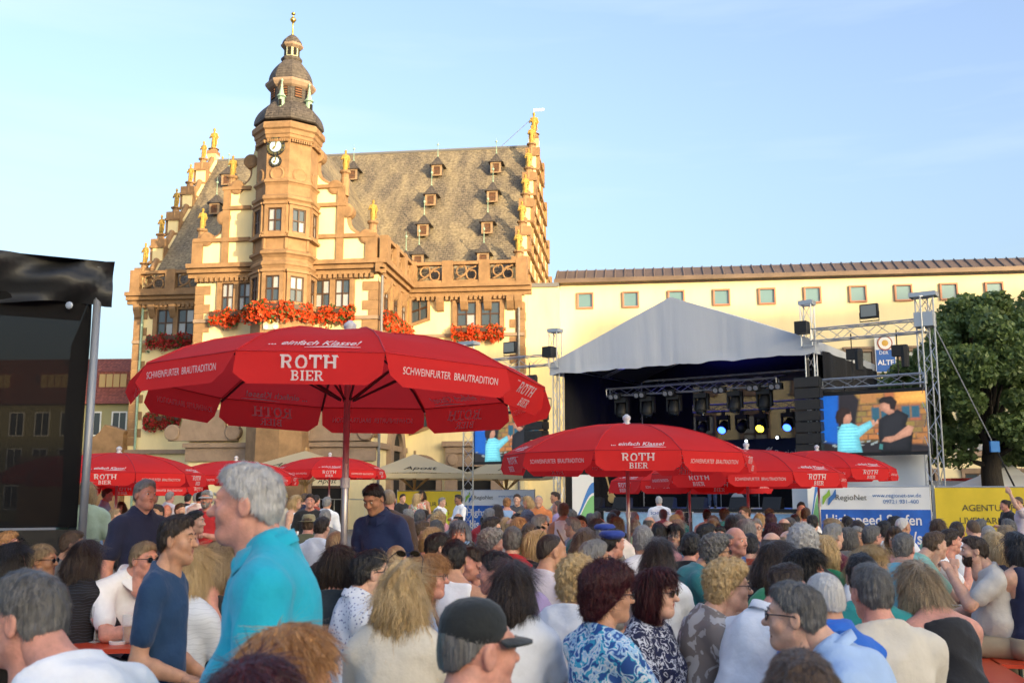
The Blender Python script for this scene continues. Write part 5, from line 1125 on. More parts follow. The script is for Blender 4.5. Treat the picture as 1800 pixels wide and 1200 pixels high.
# cream square parasols
M_cream = mat('cream canvas', (.72, .6, .38), .8, trans=.35); M_ash = mat('ash wood', (.45, .28, .12), .6)
def cream(px, Y, s, zr, rz, label):
    o = empty('market_parasol', Matrix.Translation((ppos(px, Y), Y, 0)) @ Matrix.Rotation(rz, 4, 'Z')); tag(o, label, 'parasol', 'cream market parasols'); h = s/2; zp = zr+.95
    cs = [(-h, -h), (h, -h), (h, h), (-h, h)]
    for i in range(4):
        a, b_ = cs[i], cs[(i+1) % 4]; c_ = MB(); c_.add([(0, 0, zp), (a[0], a[1], zr), (b_[0], b_[1], zr), ((a[0]+b_[0])/2, (a[1]+b_[1])/2, zr+.05)], [(0, 1, 3), (0, 3, 2)]); pn = c_.build('canopy_panel', M_cream, o)
        c_ = MB(); c_.add([(a[0], a[1], zr-.001), (b_[0], b_[1], zr-.001), (b_[0], b_[1], zr-.22), (a[0], a[1], zr-.22)], [(0, 1, 2, 3)]); c_.build('valance_panel', M_cream, o)
        X = Vector((b_[0]-a[0], b_[1]-a[1], 0)).normalized(); mid = Vector(((a[0]+b_[0])/2, (a[1]+b_[1])/2, zr+.025)); up = (Vector((0, 0, zp))-mid).normalized()
        t = MB(); Mx = frame_from(mid+up*.5+X.cross(up)*.03, X, up); put_text(t, 'Apost', .6, Mx, shear=.4); t.build('lettering', M_dark, pn)
    for a in range(8):
        w = R(45*a); r_ = h*(1.41 if a % 2 else 1.0); w += 0; e = (r_*.97*math.cos(w), r_*.97*math.sin(w), zr+.0); MB().tube([(0, 0, zp-.06), e], .03, 5).build('rib', M_ash, o); MB().tube([(0, 0, zr-.75), (e[0]*.55, e[1]*.55, zr+.36)], .025, 5).build('strut', M_ash, o)
    MB().tube([(0, 0, 0), (0, 0, zp+.15)], .06, 10).build('pole', M_ash, o); MB().box(-.5, .5, -.5, .5, 0, .12).build('base', mat('concrete', (.35, .34, .33), .9), o)
cream(728, 47, 4.6, 2.75, R(12), 'cream square parasol in front of the right wing portal'); cream(535, 48, 4.6, 2.95, R(-14), 'cream square parasol behind the far red parasol'); cream(890, 49, 4.2, 2.75, R(10), 'cream square parasol beside the left video wall')
# ================================================================== black gauze tent at the left
M_gauze = mat('black gauze', (.012, .012, .013), .9, alpha=.978, spec=.05); M_pvc = mat('black pvc', (.015, .016, .018), .5, bump=.6, bscale=2.2)
TP = at_depth(150, 700, 9.0); ta = Vector((TP.x, 9.0, 0)); tdir = Vector((-1, -.5, 0)).normalized(); zt = at_depth(170, 462, 9.0).z
o = empty('mixing_tent', Matrix.Translation(ta)); tag(o, 'black gauze covered mixing tower tent with steel pole at the left edge', 'tent')
LT = 5.0; bk = Vector((-.45, .9, 0)).normalized()
def face(A, d, L, z0, z1, name, m, amp, nu=40, nv=10, topsag=0):
    def f(u, v): 
        p = A+d*(L*u); n_ = Vector((-d.y, d.x, 0)); p = p+n_*(amp*math.sin(u*L*3+v*5)*math.sin(v*3.1)); return (p.x, p.y, z0+(z1-z0)*v-topsag*math.sin(u*math.pi)*0)
    return sheet(f, nu, nv, name, m, o)
Z0 = Vector((0, 0, 0)); face(Z0, tdir, LT, 1.42, zt-.3, 'gauze_front', M_gauze, .02); face(Z0, bk, 3.5, 1.2, zt-.3, 'gauze_side', M_gauze, .02)
def f(u, v):
    p = Vector((.1, -.05, 0))+tdir*(LT*u-.1); n_ = Vector((tdir.y, -tdir.x, 0)); k = .05*math.sin(u*37+v*4)+.05*math.sin(u*15-v*6)+.025*math.sin(u*83+v*11+3*math.sin(u*21)); return (p.x+n_.x*k, p.y+n_.y*k, zt-.42+.42*v+.03*math.sin(u*24)*(1-v))
sheet(f, 90, 8, 'pvc_edge', M_pvc, o); sheet(lambda u, v: tuple(Vector((.12, -.06, zt))+tdir*(LT*u)+bk*(3.5*v)), 4, 4, 'pvc_roof', M_pvc, o)
face(Z0+Vector((.02, -.03, 0)), tdir, LT, 0, 1.4, 'lower_skirt', M_pvc, .03)
MB().tube([(.06, -.02, 0), (.06, -.02, zt-.05)], .035, 10).build('pole', mat('galvanised steel', (.3, .31, .33), .5, metal=.5), o, smooth=True)
for q_ in range(1, 4): p = tdir*(LT*q_/3); MB().tube([(p.x, p.y, 0), (p.x, p.y, zt-.1)], .03, 8).build('pole', mat('galvanised steel', (.3, .31, .33), .5, metal=.5), o)
for q_ in range(7): p = tdir*(LT*q_/7+.15)+Vector((.0, -.08, zt-.43)); MB().lathe([(.03, 0), (.035, .012), (.02, .015)], 8).xf(Matrix.Translation(p) @ Matrix.Rotation(R(90), 4, 'X')).build('eyelet', M_alu, o)
# inside: barrier grid seen through the gauze
br = MB(); 
for i in range(14): p = tdir*(LT*.3+.16*i)+bk*1.2; br.tube([(p.x, p.y, .1), (p.x, p.y, 1.1+1.0)], .012, 5)
a, b_ = tdir*(LT*.3)+bk*1.2, tdir*(LT*.3+2.1)+bk*1.2; br.tube([(a.x, a.y, .1), (a.x, a.y, 2.1), (b_.x, b_.y, 2.1), (b_.x, b_.y, .1)], .022, 6); br.build('inner_barrier', M_black, o)
# ================================================================== trees
M_leaf = mat('linden leaf', (.15, .215, .07), .5, var=.5, vscale=1.0, trans=.3); M_bark = mat('dark bark', (.04, .032, .025), .9, bump=.8, bscale=8, stretch=(3, 3, .5))
def tree(px, Y, zt, rw, z0, label, n=42000, seed=3, leaf=.11):
    rg = np.random.RandomState(seed); x0 = at_depth(px, 850, Y).x; o = empty('linden_tree', Matrix.Translation((x0, Y, 0))); tag(o, label, 'tree', 'linden trees right of the stage')
    tr = MB(); tr.tube([(0, 0, 0), (.05, 0, 1.2), (0, .05, 2.6), (.1, 0, 4.2), (0, 0, zt*.7)], [.55, .42, .36, .26, .08], 10)
    H = zt-z0; clumps = []
    for i in range(95):
        a = rg.uniform(0, 2*math.pi); v = rg.uniform(0, 1); rr = rw*math.sqrt(max(.05, 1-abs(2*v-.85)**2.2))*rg.uniform(.45, 1.12); z = z0+.5+(H-1)*v
        clumps.append((rr*math.cos(a), rr*math.sin(a)*.9, z, rg.uniform(.35, .95)))
        if i < 22: tr.tube([(0, 0, 2.2+(z-2.2)*.35), (rr*.5*math.cos(a), rr*.5*math.sin(a), z-.8), (rr*.9*math.cos(a), rr*.9*math.sin(a), z)], [.13, .07, .02], 5)
    tr.build('trunk', M_bark, o, smooth=True)
    C = np.array(clumps); k = rg.randint(0, len(C), n); d = rg.normal(size=(n, 3)); d /= np.linalg.norm(d, axis=1)[:, None]; r = C[k, 3]*rg.uniform(.2, 1, n)**.45
    P_ = C[k, :3]+d*r[:, None]*np.array((1, 1, .8)); P_ = P_[P_[:, 2] > z0-.5]; m = len(P_)
    a1 = rg.normal(size=(m, 3)); a1[:, 2] -= .3; a1 /= np.linalg.norm(a1, axis=1)[:, None]; a2 = np.cross(a1, rg.normal(size=(m, 3))); a2 /= np.linalg.norm(a2, axis=1)[:, None]; s = rg.uniform(.6, 1.25, m)[:, None]*leaf
    V = np.stack([P_-a1*s, P_+a2*s*.62-a1*s*.1, P_+a1*s, P_-a2*s*.62-a1*s*.1], 1).reshape(-1, 3); link('crown', fast_mesh('crown', V, np.arange(4*m).reshape(-1, 4), [M_leaf], smooth=False), o)
tree(1745, 37, 9.5, 3.3, 2.9, 'large linden tree with dark trunk behind the yellow banner', 66000, 3); tree(1880, 42, 10.6, 4.2, 2.6, 'second linden tree at the right edge of the picture', 60000, 5); tree(1622, 41, 7.6, 1.3, 3.2, 'smaller linden tree just behind the right truss tower', 14000, 8)
# far right: white pagoda tent and rescue van
tx = ppos(1765, 43); o = empty('pagoda_tent', Matrix.Translation((tx, 43, 0))); tag(o, 'white pagoda tent behind the yellow banner', 'tent'); 
V = [(-2, -2, 1.9), (2, -2, 1.9), (2, 2, 1.9), (-2, 2, 1.9), (-.7, -.7, 2.6), (.7, -.7, 2.6), (.7, .7, 2.6), (-.7, .7, 2.6), (0, 0, 3.4)]
MB().add(V, [(0, 1, 5, 4), (1, 2, 6, 5), (2, 3, 7, 6), (3, 0, 4, 7), (4, 5, 8), (5, 6, 8), (6, 7, 8), (7, 4, 8)]).build('canopy', M_bw, o)
for a in ((-2, -2), (2, -2), (2, 2), (-2, 2)): MB().tube([(a[0], a[1], 0), (a[0], a[1], 1.9)], .04, 6).build('leg', M_alu, o)
tx = ppos(1690, 46); o = empty('rescue_van', Matrix.Translation((tx, 46, 0))); tag(o, 'white rescue van with red and orange stripes behind the tree', 'van'); b = MB(); b.prism([(-2.6, .45), (2.6, .45), (2.6, 1.3), (2.2, 2.35), (-2.6, 2.45)], -.95, .95); b.build('body', mat('van white', (.7, .7, .7), .3), o)
MB().box(-2.5, 2.5, -.962, -.952, 1.2, 1.45).build('stripe', mat('van red', (.55, .03, .02), .4), o); MB().box(-2.5, 2.5, -.962, -.952, .95, 1.1).build('stripe', mat('van orange', (.8, .25, .02), .4), o); MB().box(1.1, 2.2, -.962, -.952, 1.5, 2.1).build('side_window', M_pane, o); MB().box(-.6, .6, -.5, .5, 2.41, 2.55).build('light_bar', mat('van red', (.55, .03, .02), .4), o)
for x in (-1.6, 1.7):
    for y in (-.85, .85): MB().lathe([(.36, -.11), (.36, .11)], 18).xf(Matrix.Translation((x, y, .36)) @ Matrix.Rotation(R(90), 4, 'X')).build('wheel', M_black, o)
# ================================================================== people
SKIN = [mat('skin fair', (.66, .38, .27), .5, var=.17, vscale=22, sub=.15, bump=.12, bscale=160), mat('skin tan', (.54, .28, .17), .5, var=.17, vscale=22, sub=.15, bump=.12, bscale=160), mat('skin ruddy', (.64, .3, .22), .5, var=.2, vscale=22, sub=.15, bump=.12, bscale=160), mat('skin brown', (.27, .13, .08), .5, var=.17, vscale=22, sub=.1)]
HC = {'gr': ((.22, .21, .20), (.36, .35, .34)), 'wh': ((.48, .46, .44), (.68, .66, .64)), 'dg': ((.09, .085, .08), (.2, .19, .18)), 'bk': ((.008, .007, .007), (.025, .02, .02)), 'db': ((.022, .013, .009), (.055, .032, .02)), 'br': ((.07, .04, .022), (.14, .085, .05)),
      'bl': ((.42, .26, .1), (.74, .54, .28)), 'sb': ((.36, .16, .06), (.6, .32, .13)), 'rd': ((.03, .004, .006), (.08, .008, .012)), 'lg': ((.25, .17, .1), (.46, .34, .2)), 'bg': ((.16, .17, .2), (.34, .36, .42))}
def hair_mat(k):
    nm = 'hair '+k
    if nm in MATS: return MATS[nm]
    a, b_ = HC[k]
    m = mat(nm, a, .42, col2=b_, vscale=1.0, stretch=(55, 55, 7), bump=.5, bscale=1.3); return m
def rot_prims(prims, M):
    return prims
# ---- heads
def head_prims(fem=False, beard=False, child=False):
    p = [el((0, -.012, .03), (.076, .096, .088), .02), el((0, .022, -.038), (.06, .068, .078), .03), el((0, .058, -.09), (.026, .026, .022), .03), rc((-.045, .0, -.062), (.0, .06, -.092), .02, .02, .03), rc((.045, .0, -.062), (.0, .06, -.092), .02, .02, .03),
         rc((0, .086, .014), (0, .106, -.022), .008, .0125, .012), el((-.011, .094, -.026), (.01, .01, .008), .01), el((.011, .094, -.026), (.01, .01, .008), .01), rc((-.034, .076, .03), (.034, .076, .03), .0125, .0125, .02),
         sub(el((-.032, .1, .008), (.02, .018, .013), .012)), sub(el((.032, .1, .008), (.02, .018, .013), .012)), el((-.031, .078, .007), (.0145, .0125, .0125), .004), el((.031, .078, .007), (.0145, .0125, .0125), .004),
         el((-.038, .058, -.024), (.026, .026, .026), .02), el((.038, .058, -.024), (.026, .026, .026), .02), rc((-.018, .083, -.05), (.018, .083, -.05), .0075, .0075, .008), rc((-.015, .08, -.064), (.015, .08, -.064), .008, .008, .008), sub(rc((-.02, .092, -.057), (.02, .092, -.057), .003, .003, .004)),
         el((-.079, -.012, -.004), (.009, .02, .033), .008), el((.079, -.012, -.004), (.009, .02, .033), .008), sub(el((-.089, -.006, 0), (.006, .011, .02), .006)), sub(el((.089, -.006, 0), (.006, .011, .02), .006)),
         rc((0, -.025, -.06), (0, -.032, -.2), .056 if not fem else .049, .06 if not fem else .053, .03)]
    return p
HEAD = {}
def fine_prims(fem):
    p = head_prims(fem)
    for s in (-1, 1):
        p += [rc((s*.016, .086, .012), (s*.032, .0925, .0165), .0035, .0045, .003), rc((s*.032, .0925, .0165), (s*.048, .083, .0125), .0045, .003, .003), rc((s*.018, .085, -.002), (s*.044, .082, -.003), .0035, .0035, .004),
              sub(rc((s*.017, .096, -.024), (s*.031, .083, -.056), .0035, .003, .006)), sub(rc((s*.02, .093, -.0075), (s*.042, .085, -.0085), .002, .002, .004)), el((s*.02, .075, -.045), (.014, .012, .014), .012)]
        if not fem:
            for q in (.05, .06, .07): p.append(sub(rc((0, .0905-(q-.05)*.35, q), (s*.04, .076-(q-.05)*.3, q+.003), .0016, .0014, .004)))
            for a in (-.004, .006, .014): p.append(sub(rc((s*.052, .074, .008+a*.4), (s*.064, .056, .008+a*1.3), .0016, .0014, .004)))
    p += [rc((0, .098, -.012), (0, .113, -.024), .0095, .0125, .008), sub(rc((-.02, .083, -.073), (.02, .083, -.073), .003, .003, .006))]
    return p
def head_mesh(fem, fine=False):
    k = (fem, fine)
    if k not in HEAD: HEAD[k] = sdf(fine_prims(fem) if fine else head_prims(fem), .0038 if fine else .006, pad=.012)
    return HEAD[k]
# ---- hair, in head coordinates
def noise3(X, Y, Z, f, s=0.0):
    return np.sin(X*f+1.3*np.sin(Y*f*.7+s)+s)*np.sin(Y*f*.9+1.1*np.sin(Z*f*.8)+2*s)*np.sin(Z*f*1.1+1.2*np.sin(X*f*.6)+s)
def smx(a, b_, k=.008):
    h = np.clip(.5-.5*(a-b_)/k, 0, 1); return a*(1-h)+b_*h+k*h*(1-h)
def hairline(off=0.0, lift=0.0):
    def c(D, X, Y, Z):
        return smx(D, (-.062+(Y+.085)*.86+lift-Z)*.75+.004*noise3(X, Y, Z, 90), .006)
    return c
def hair_field(style):
    cap = [el((0, -.017, .036), (.0815, .101, .0895), .02)]
    if style in ('short', 'shortm'): return sdf(cap+[el((0, .035, .094), (.052, .05, .03), .03), el((0, -.05, -.02), (.072, .058, .058), .03)], .006, inflate=.002, disp=lambda X, Y, Z: .004*noise3(X, Y, Z, 70)+.003*noise3(X, Y, Z, 160), clip=hairline())
    if style == 'buzz': return sdf([el((0, -.014, .032), (.079, .099, .09), .02), el((0, -.05, -.02), (.072, .058, .06), .03)], .006, clip=hairline(lift=.034), pad=.015)
    if style == 'fringe':
        hl = hairline()
        return sdf([el((0, -.018, .03), (.083, .1, .088), .02), el((0, -.05, -.02), (.074, .06, .06), .03)], .006, disp=lambda X, Y, Z: .003*noise3(X, Y, Z, 90), clip=lambda D, X, Y, Z: smx(hl(D, X, Y, Z), (Z-.055+np.maximum(Y, -.02)*.6)*.9, .008))
    face = lambda D, X, Y, Z: smx(D, -(np.maximum(np.maximum(np.abs(X)-.066, -(Y-.022+.05*(Z > .2))), Z-.062)), .012)
    if style == 'bob': return sdf(cap+[el((0, -.03, -.03), (.098, .088, .125), .03), el((0, .03, .09), (.065, .058, .04), .03)], .007, inflate=.006, disp=lambda X, Y, Z: .005*np.sin(np.arctan2(X, Y+.02)*26+2*np.sin(Z*20)), clip=face)
    if style in ('long', 'wavy'):
        amp = .012 if style == 'wavy' else .005; w = .125 if style == 'wavy' else .1
        L = .56 if style == 'wavy' else .4
        pr = cap+[el((0, -.03, -.03), (.098, .09, .125), .03), el((0, .03, .09), (.06, .055, .04), .03), rc((-.035, -.085, -.05), (-.04, -.1, -L), .062, .045, .05), rc((.035, -.085, -.05), (.045, -.1, -L), .062, .045, .05), rc((0, -.09, -.05), (0, -.115, -L-.03), .06, .04, .05)]
        if style == 'wavy': pr += [rc((-.06, -.07, -.1), (-.085, -.085, -L*.85), .05, .035, .05), rc((.06, -.07, -.1), (.085, -.085, -L*.9), .05, .035, .05)]
        return sdf(pr, .008, inflate=.005, disp=lambda X, Y, Z: amp*np.sin(X*120+3*np.sin(Z*(34 if style == 'wavy' else 9)))*.6, clip=face)
    if style == 'curly': return sdf([el((0, -.02, .045), (.098, .115, .1), .02), el((0, -.05, -.03), (.09, .075, .09), .03), el((0, .045, .095), (.065, .045, .04), .03)], .0065, inflate=.006, disp=lambda X, Y, Z: .013*noise3(X, Y, Z, 95)+.008*noise3(X, Y, Z, 150, 1.0), clip=lambda D, X, Y, Z: smx(D, (-.09+(Y+.085)*.95-Z)*.7, .01))
    if style == 'puff': return sdf([el((0, -.022, .05), (.1, .118, .105), .02), el((0, -.055, -.03), (.092, .08, .1), .03), el((0, .045, .1), (.07, .05, .045), .03)], .007, inflate=.01, disp=lambda X, Y, Z: .007*noise3(X, Y, Z, 60)+.006*np.sin(np.arctan2(X, Y+.02)*20+2*np.sin(Z*30)), clip=lambda D, X, Y, Z: smx(D, (-.1+(Y+.085)*.95-Z)*.7, .01))
    if style == 'pony': return sdf(cap+[el((0, -.05, -.02), (.074, .06, .06), .03), el((0, -.12, .055), (.032, .03, .032), .01), rc((0, -.135, .05), (0, -.17, -.16), .03, .02, .02)], .0065, inflate=.004, disp=lambda X, Y, Z: .004*np.sin(X*160+Y*60), clip=lambda D, X, Y, Z: smx(D, np.where(Y < -.1, -1, (-.06+(Y+.085)*.86-Z)*.75), .006))
    if style == 'bun': return sdf(cap+[el((0, -.05, -.02), (.074, .06, .06), .03), el((0, -.105, .06), (.05, .045, .045), .01)], .0065, inflate=.004, disp=lambda X, Y, Z: .004*noise3(X, Y, Z, 110), clip=lambda D, X, Y, Z: smx(D, np.where(Y < -.09, -1, (-.06+(Y+.085)*.86-Z)*.75), .006))
    if style == 'beard': return sdf([el((0, .024, -.045), (.064, .071, .082), .02), el((0, .062, -.095), (.032, .03, .028), .03)], .006, disp=lambda X, Y, Z: .003*noise3(X, Y, Z, 130), clip=lambda D, X, Y, Z: smx(smx(D, (Z+.03-np.abs(X)*.35+.02*(np.abs(X) > .05)), .006), -(np.sqrt((X/.026)**2+((Z+.056)/.012)**2)-1)*.012+np.where(Y > .05, 0, -1), .004))
HAIR = {}
def hair_mesh(style, col, near):
    key = (style, col, near)
    if key in HAIR: return HAIR[key]
    if (style, 'f') not in HAIR: HAIR[(style, 'f')] = hair_field(style)
    V, Q = HAIR[(style, 'f')]
    # fine locks laid on the surface
    rg = np.random.RandomState(len(HAIR)+11); n0 = np.cross(V[Q[:, 2]]-V[Q[:, 0]], V[Q[:, 3]]-V[Q[:, 1]]); ar = np.linalg.norm(n0, axis=1)+1e-12; N = n0/ar[:, None]; Cn = V[Q].mean(1)
    cnt = {True: 9000, False: 2400}[near]*(2 if style in ('wavy', 'long') and near else 1)
    if style in ('buzz',): cnt //= 2
    k = rg.choice(len(Q), cnt, p=ar/ar.sum()); P0 = Cn[k]+rg.normal(size=(cnt, 3))*.002; n = N[k]
    crown = np.array((0, -.04, .13)); g = P0-crown; g /= np.linalg.norm(g, axis=1)[:, None]+1e-9; g = g*.8+np.array((0, 0, -.7))
    if style in ('curly', 'puff'): g = g*.5+rg.normal(size=g.shape)*1.0
    elif style in ('short', 'buzz', 'fringe', 'beard'): g = g+rg.normal(size=g.shape)*.3
    else: g = g+rg.normal(size=g.shape)*.1
    t = g-n*(g*n).sum(1)[:, None]; t /= np.linalg.norm(t, axis=1)[:, None]+1e-9; sd = np.cross(n, t)
    L = {'short': .019, 'buzz': .008, 'fringe': .02, 'beard': .014, 'curly': .026, 'puff': .04, 'pony': .035, 'bun': .035, 'bob': .07, 'long': .12, 'wavy': .1}[style]*rg.uniform(.6, 1.3, cnt)[:, None]; w = (.0011 if near else .0022)*rg.uniform(.7, 1.4, cnt)[:, None]
    lift = rg.uniform(.15, .5, cnt)[:, None]*(.08 if style in ('long', 'wavy', 'bob') else .4)
    segs = 4; pts = []
    for j in range(segs):
        f = j/(segs-1); ww = w*(1-.75*f); wig = sd*(np.sin(f*9+rg.uniform(0, 6, cnt))[:, None]*(.012 if style == 'wavy' else .006 if style in ('curly', 'puff') else .0015))*f
        c_ = P0+t*L*f+n*(L*lift*np.sin(f*2.2)*.6-.001)+wig
        if style in ('curly', 'puff'): c_ = c_-n*L*.35*f*f
        pts += [c_-sd*ww, c_+sd*ww]
    VV = np.stack(pts, 1); base = len(V); VS = VV.reshape(-1, 3); idx = base+np.arange(cnt)[:, None]*2*segs
    QS = np.concatenate([np.stack([idx[:, 0]+2*j, idx[:, 0]+2*j+1, idx[:, 0]+2*j+3, idx[:, 0]+2*j+2], 1) for j in range(segs-1)])
    me = fast_mesh('hair', np.concatenate([V, VS]), np.concatenate([Q, QS]), [hair_mat(col)]); HAIR[key] = me; return me
# ---- hands: palm, four fingers, thumb; palm along +y, back of hand +z, thumb on +x side
def hand_prims(curl):
    p = [el((0, .045, 0), (.04, .05, .016), .01), rc((-.02, .02, 0), (-.024, .08, 0), .016, .014, .012), rc((.02, .02, 0), (.022, .08, 0), .016, .014, .012)]
    for i, (x, L) in enumerate(((.029, .066), (.010, .076), (-.0095, .07), (-.028, .054))):
        a = curl*(1.0+.12*i); p0 = np.array((x, .085-.006*(i == 3), 0)); ang = -a*.55; q = [p0]
        for f, s in ((.45, 1.0), (.3, 1.9), (.25, 2.6)): 
            A = ang*s; q.append(q[-1]+L*f*np.array((x*.8, math.cos(A), math.sin(A))))
        for j in range(3): p.append(rc(q[j], q[j+1], .0095-.0008*j, .0088-.001*j, .004))
    p += [rc((.028, .02, -.004), (.05, .055, -.014-.012*curl), .014, .0105, .008), rc((.05, .055, -.014-.012*curl), (.05-.02*curl, .088, -.022-.02*curl), .0105, .008, .004)]
    return p
HANDS = {c: sdf(hand_prims(c), .0055, pad=.012) for c in (.45, 1.3)}
# ---- bodies
BODY = {}
def lerp(a, b_, t): return tuple(np.array(a)+(np.array(b_)-np.array(a))*t)
def body(pose, build, turn, top, tilt=0.0, fine=False):
    key = (pose, build, turn, top, tilt, fine)
    if key in BODY: return BODY[key]
    fem = build.startswith('f'); big = build.endswith('b'); ch = build == 'c'
    sit = pose.startswith('sit'); H = .575 if sit else .945; W = .9 if fem else (.8 if ch else 1.0)
    lean = {'sit': .05, 'sit_lean': .2, 'sit_chin': .24, 'sit_up': .0, 'sit_smoke': .1, 'sit_phone': .12, 'stand': .0, 'stand_bent': .02, 'stand_look': .10, 'stand_cross': .0, 'stand_arm': .0, 'stand_stoop': .05}[pose]
    def up(x, y, z):    # torso point, sheared forward by the lean
        t = max(0, z)/.5; return np.array((x, y+lean*t*(1+.15*t), H+z-lean*.18*t*t))
    sw = .158*W+(.015 if big else 0); b = 1.0 if big else 0.0
    torso = [el(up(0, -.01, .0), (.165*(1.04 if fem else W), .125, .13), .05), el(up(0, .015+.03*b, .15), (.15*W+.03*b, .11+.055*b, .17), .06), el(up(0, .0, .36), (.16*W+.015*b, .112+.012*b, .18), .06), rc(up(-sw+.02, -.012, .465), up(sw-.02, -.012, .465), .06, .06, .05),
             rc(up(-.1*W, -.018, .49), up(-.03, -.012, .55), .045, .05, .04), rc(up(.1*W, -.018, .49), up(.03, -.012, .55), .045, .05, .04)]
    if fem: torso += [el(up(-.065, .095, .34), (.062, .055, .065), .03), el(up(.065, .095, .34), (.062, .055, .065), .03)]
    neck = [rc(up(0, -.015, .5), up(0, .015, .63), .056 if not fem else .05, .052 if not fem else .046, .03)]
    hc = up(0, .04, .68); M = Matrix.Translation(Vector(hc)) @ Matrix.Rotation(-turn, 4, 'Z') @ Matrix.Rotation(-tilt, 4, 'X') @ Matrix.Scale(.88, 4)
    sh = {s: up(s*(sw+.012), -.01, .455) for s in (-1, 1)}
    arms = {}
    for s in (-1, 1):
        S0 = sh[s]
        if pose in ('sit', 'sit_lean', 'sit_up'): E = S0+np.array((s*.05, .13, -.235)); Wr = np.array((s*.09, S0[1]+.33, max(.80, S0[2]-.30))); cu = .45
        elif pose == 'sit_chin': 
            if s > 0: E = S0+np.array((.02, .22, -.22)); Wr = hc+np.array((.03, .14, -.17)); cu = 1.3
            else: E = S0+np.array((-.04, .2, -.23)); Wr = np.array((.05, S0[1]+.36, .80)); cu = .45
        elif pose == 'sit_smoke':
            if s < 0: E = S0+np.array((-.03, .2, -.17)); Wr = hc+np.array((-.03, .19, -.14)); cu = 1.3
            else: E = S0+np.array((.06, .1, -.25)); Wr = E+np.array((-.04, .23, -.04)); cu = .45
        elif pose == 'sit_phone':
            E = S0+np.array((s*.04, .12, -.24)); Wr = E+np.array((-s*.06, .2, .14)); cu = 1.3
        elif pose in ('stand_bent', 'stand_look'): E = S0+np.array((s*.055, -.03, -.285)); Wr = E+np.array((-s*.05, .22, -.06 if s > 0 else -.1)); cu = .8 and 1.3
        elif pose == 'stand_cross': E = S0+np.array((s*.06, .06, -.27)); Wr = E+np.array((-s*.2, .16, .06)); cu = 1.3
        elif pose == 'stand_arm' and s < 0: E = S0+np.array((-.12, .12, .16)); Wr = E+np.array((.04, .08, .24)); cu = .45
        else: E = S0+np.array((s*.065, -.02, -.29)); Wr = E+np.array((s*.01, .06, -.25)); cu = .45
        arms[s] = (S0, E, Wr, cu)
    ar = .048*(.88 if fem else 1)*(1.12 if big else 1)
    def arm_pr(s, k=1.0): S0, E, Wr, cu = arms[s]; return [rc(S0, E, ar*1.15*k, ar*.86*k, .03), rc(E, lerp(E, Wr, .35), ar*.86*k, ar*.84*k, .02), rc(lerp(E, Wr, .35), Wr, ar*.84*k, ar*.56*k, .02)]
    legs = []; feet = []
    for s in (-1, 1):
        hp = np.array((s*.095, .0, H-.02))
        if sit: kn = np.array((s*.13, .43, H-.03)); an = np.array((s*.14, .40, .09))
        else: kn = np.array((s*.1, .015, .5)); an = np.array((s*.105, -.02, .09))
        legs += [rc(hp, kn, .092, .062, .04), rc(kn, lerp(kn, an, .35), .06, .058, .03), rc(lerp(kn, an, .35), an, .058, .042, .03)]
        feet += [rc(an+np.array((0, -.02, -.045)), an+np.array((s*.02, .16, -.055)), .042, .034, .02), rc(an, an+np.array((0, 0, -.04)), .044, .044, .02)]
    h = .013 if fine else .018
    shrunk = [(p[0], p[1], p[2]-.014, p[3]) if p[0] == 'el' else (p[0], p[1], p[2], p[3]-.012, p[4]-.012, p[5]) for p in torso]
    if top in ('strap', 'tank'): shrunk = shrunk[:3]+torso[3:6]
    skin = shrunk+neck+arm_pr(-1)+arm_pr(1)+[('rc', p[1], p[2], p[3]*.85, p[4]*.85, p[5]) for p in legs]+[('rc', p[1], p[2], p[3]*.8, p[4]*.8, p[5]) for p in feet]
    Vs = [sdf(skin, h)]
    Hd = head_mesh(fem, fine); Vh = Hd[0].copy(); Rm = np.array(M.to_3x3()); Vs.append((Vh@Rm.T+np.array(M.translation), Hd[1]))
    for s in (-1, 1):
        S0, E, Wr, cu = arms[s]; d = Vector(Wr-E).normalized(); HV, HQ = HANDS[cu if cu in HANDS else 1.3]
        upv = Vector((0, 0, 1)) if abs(d.z) < .8 else Vector((s*1.0, 0, 0)) if pose.startswith('stand') else Vector((0, -1, .2)); z_ = (upv-d*upv.dot(d)).normalized(); x_ = d.cross(z_)
        sgn = 1 if (x_.x*-s) > 0 else -1; hv = HV.copy(); hv[:, 0] *= sgn; Mr = np.array((x_, d, z_)).T; Vs.append((hv@Mr.T+Wr-np.array(d)*.012, HQ if sgn > 0 else HQ[:, ::-1]))
    o = 0; VV = []; QQ = []
    for v, q in Vs: VV.append(v); QQ.append(q+o); o += len(v)
    out = {'body': fast_mesh('person', np.concatenate(VV), np.concatenate(QQ), [SKIN[0]]), 'M': M, 'top': np.array(M @ Vector((0, -.01, .125))), 'arms': arms, 'hc': hc}
    fs = (hash(key[:2]) % 7)*.6
    def fold(X, Y, Z):
        a = np.abs(np.sin(Z*17+X*6+2.2*np.sin(X*7+Y*9+fs)+fs)); b2 = np.abs(np.sin(Z*9-np.abs(X)*21+Y*14+1.7*np.sin(Z*8+fs))); c2 = np.sin(X*33+Z*12+Y*19+fs)
        return .013*(np.sqrt(a)-.62)*.6+.012*(np.sqrt(b2)-.62)*.6+.003*c2
    # garment: torso plus sleeves
    gar = list(torso); zc = H-.07 if not sit else H-.055
    if not sit: gar += [el((0, -.005, H-.08), (.172*(1.02 if fem else W)+.02*b, .128+.03*b, .14), .05)]
    sl_ = {'tee': .62, 'polo': .66, 'long': 1.9, 'tank': 0, 'strap': 0}[top]
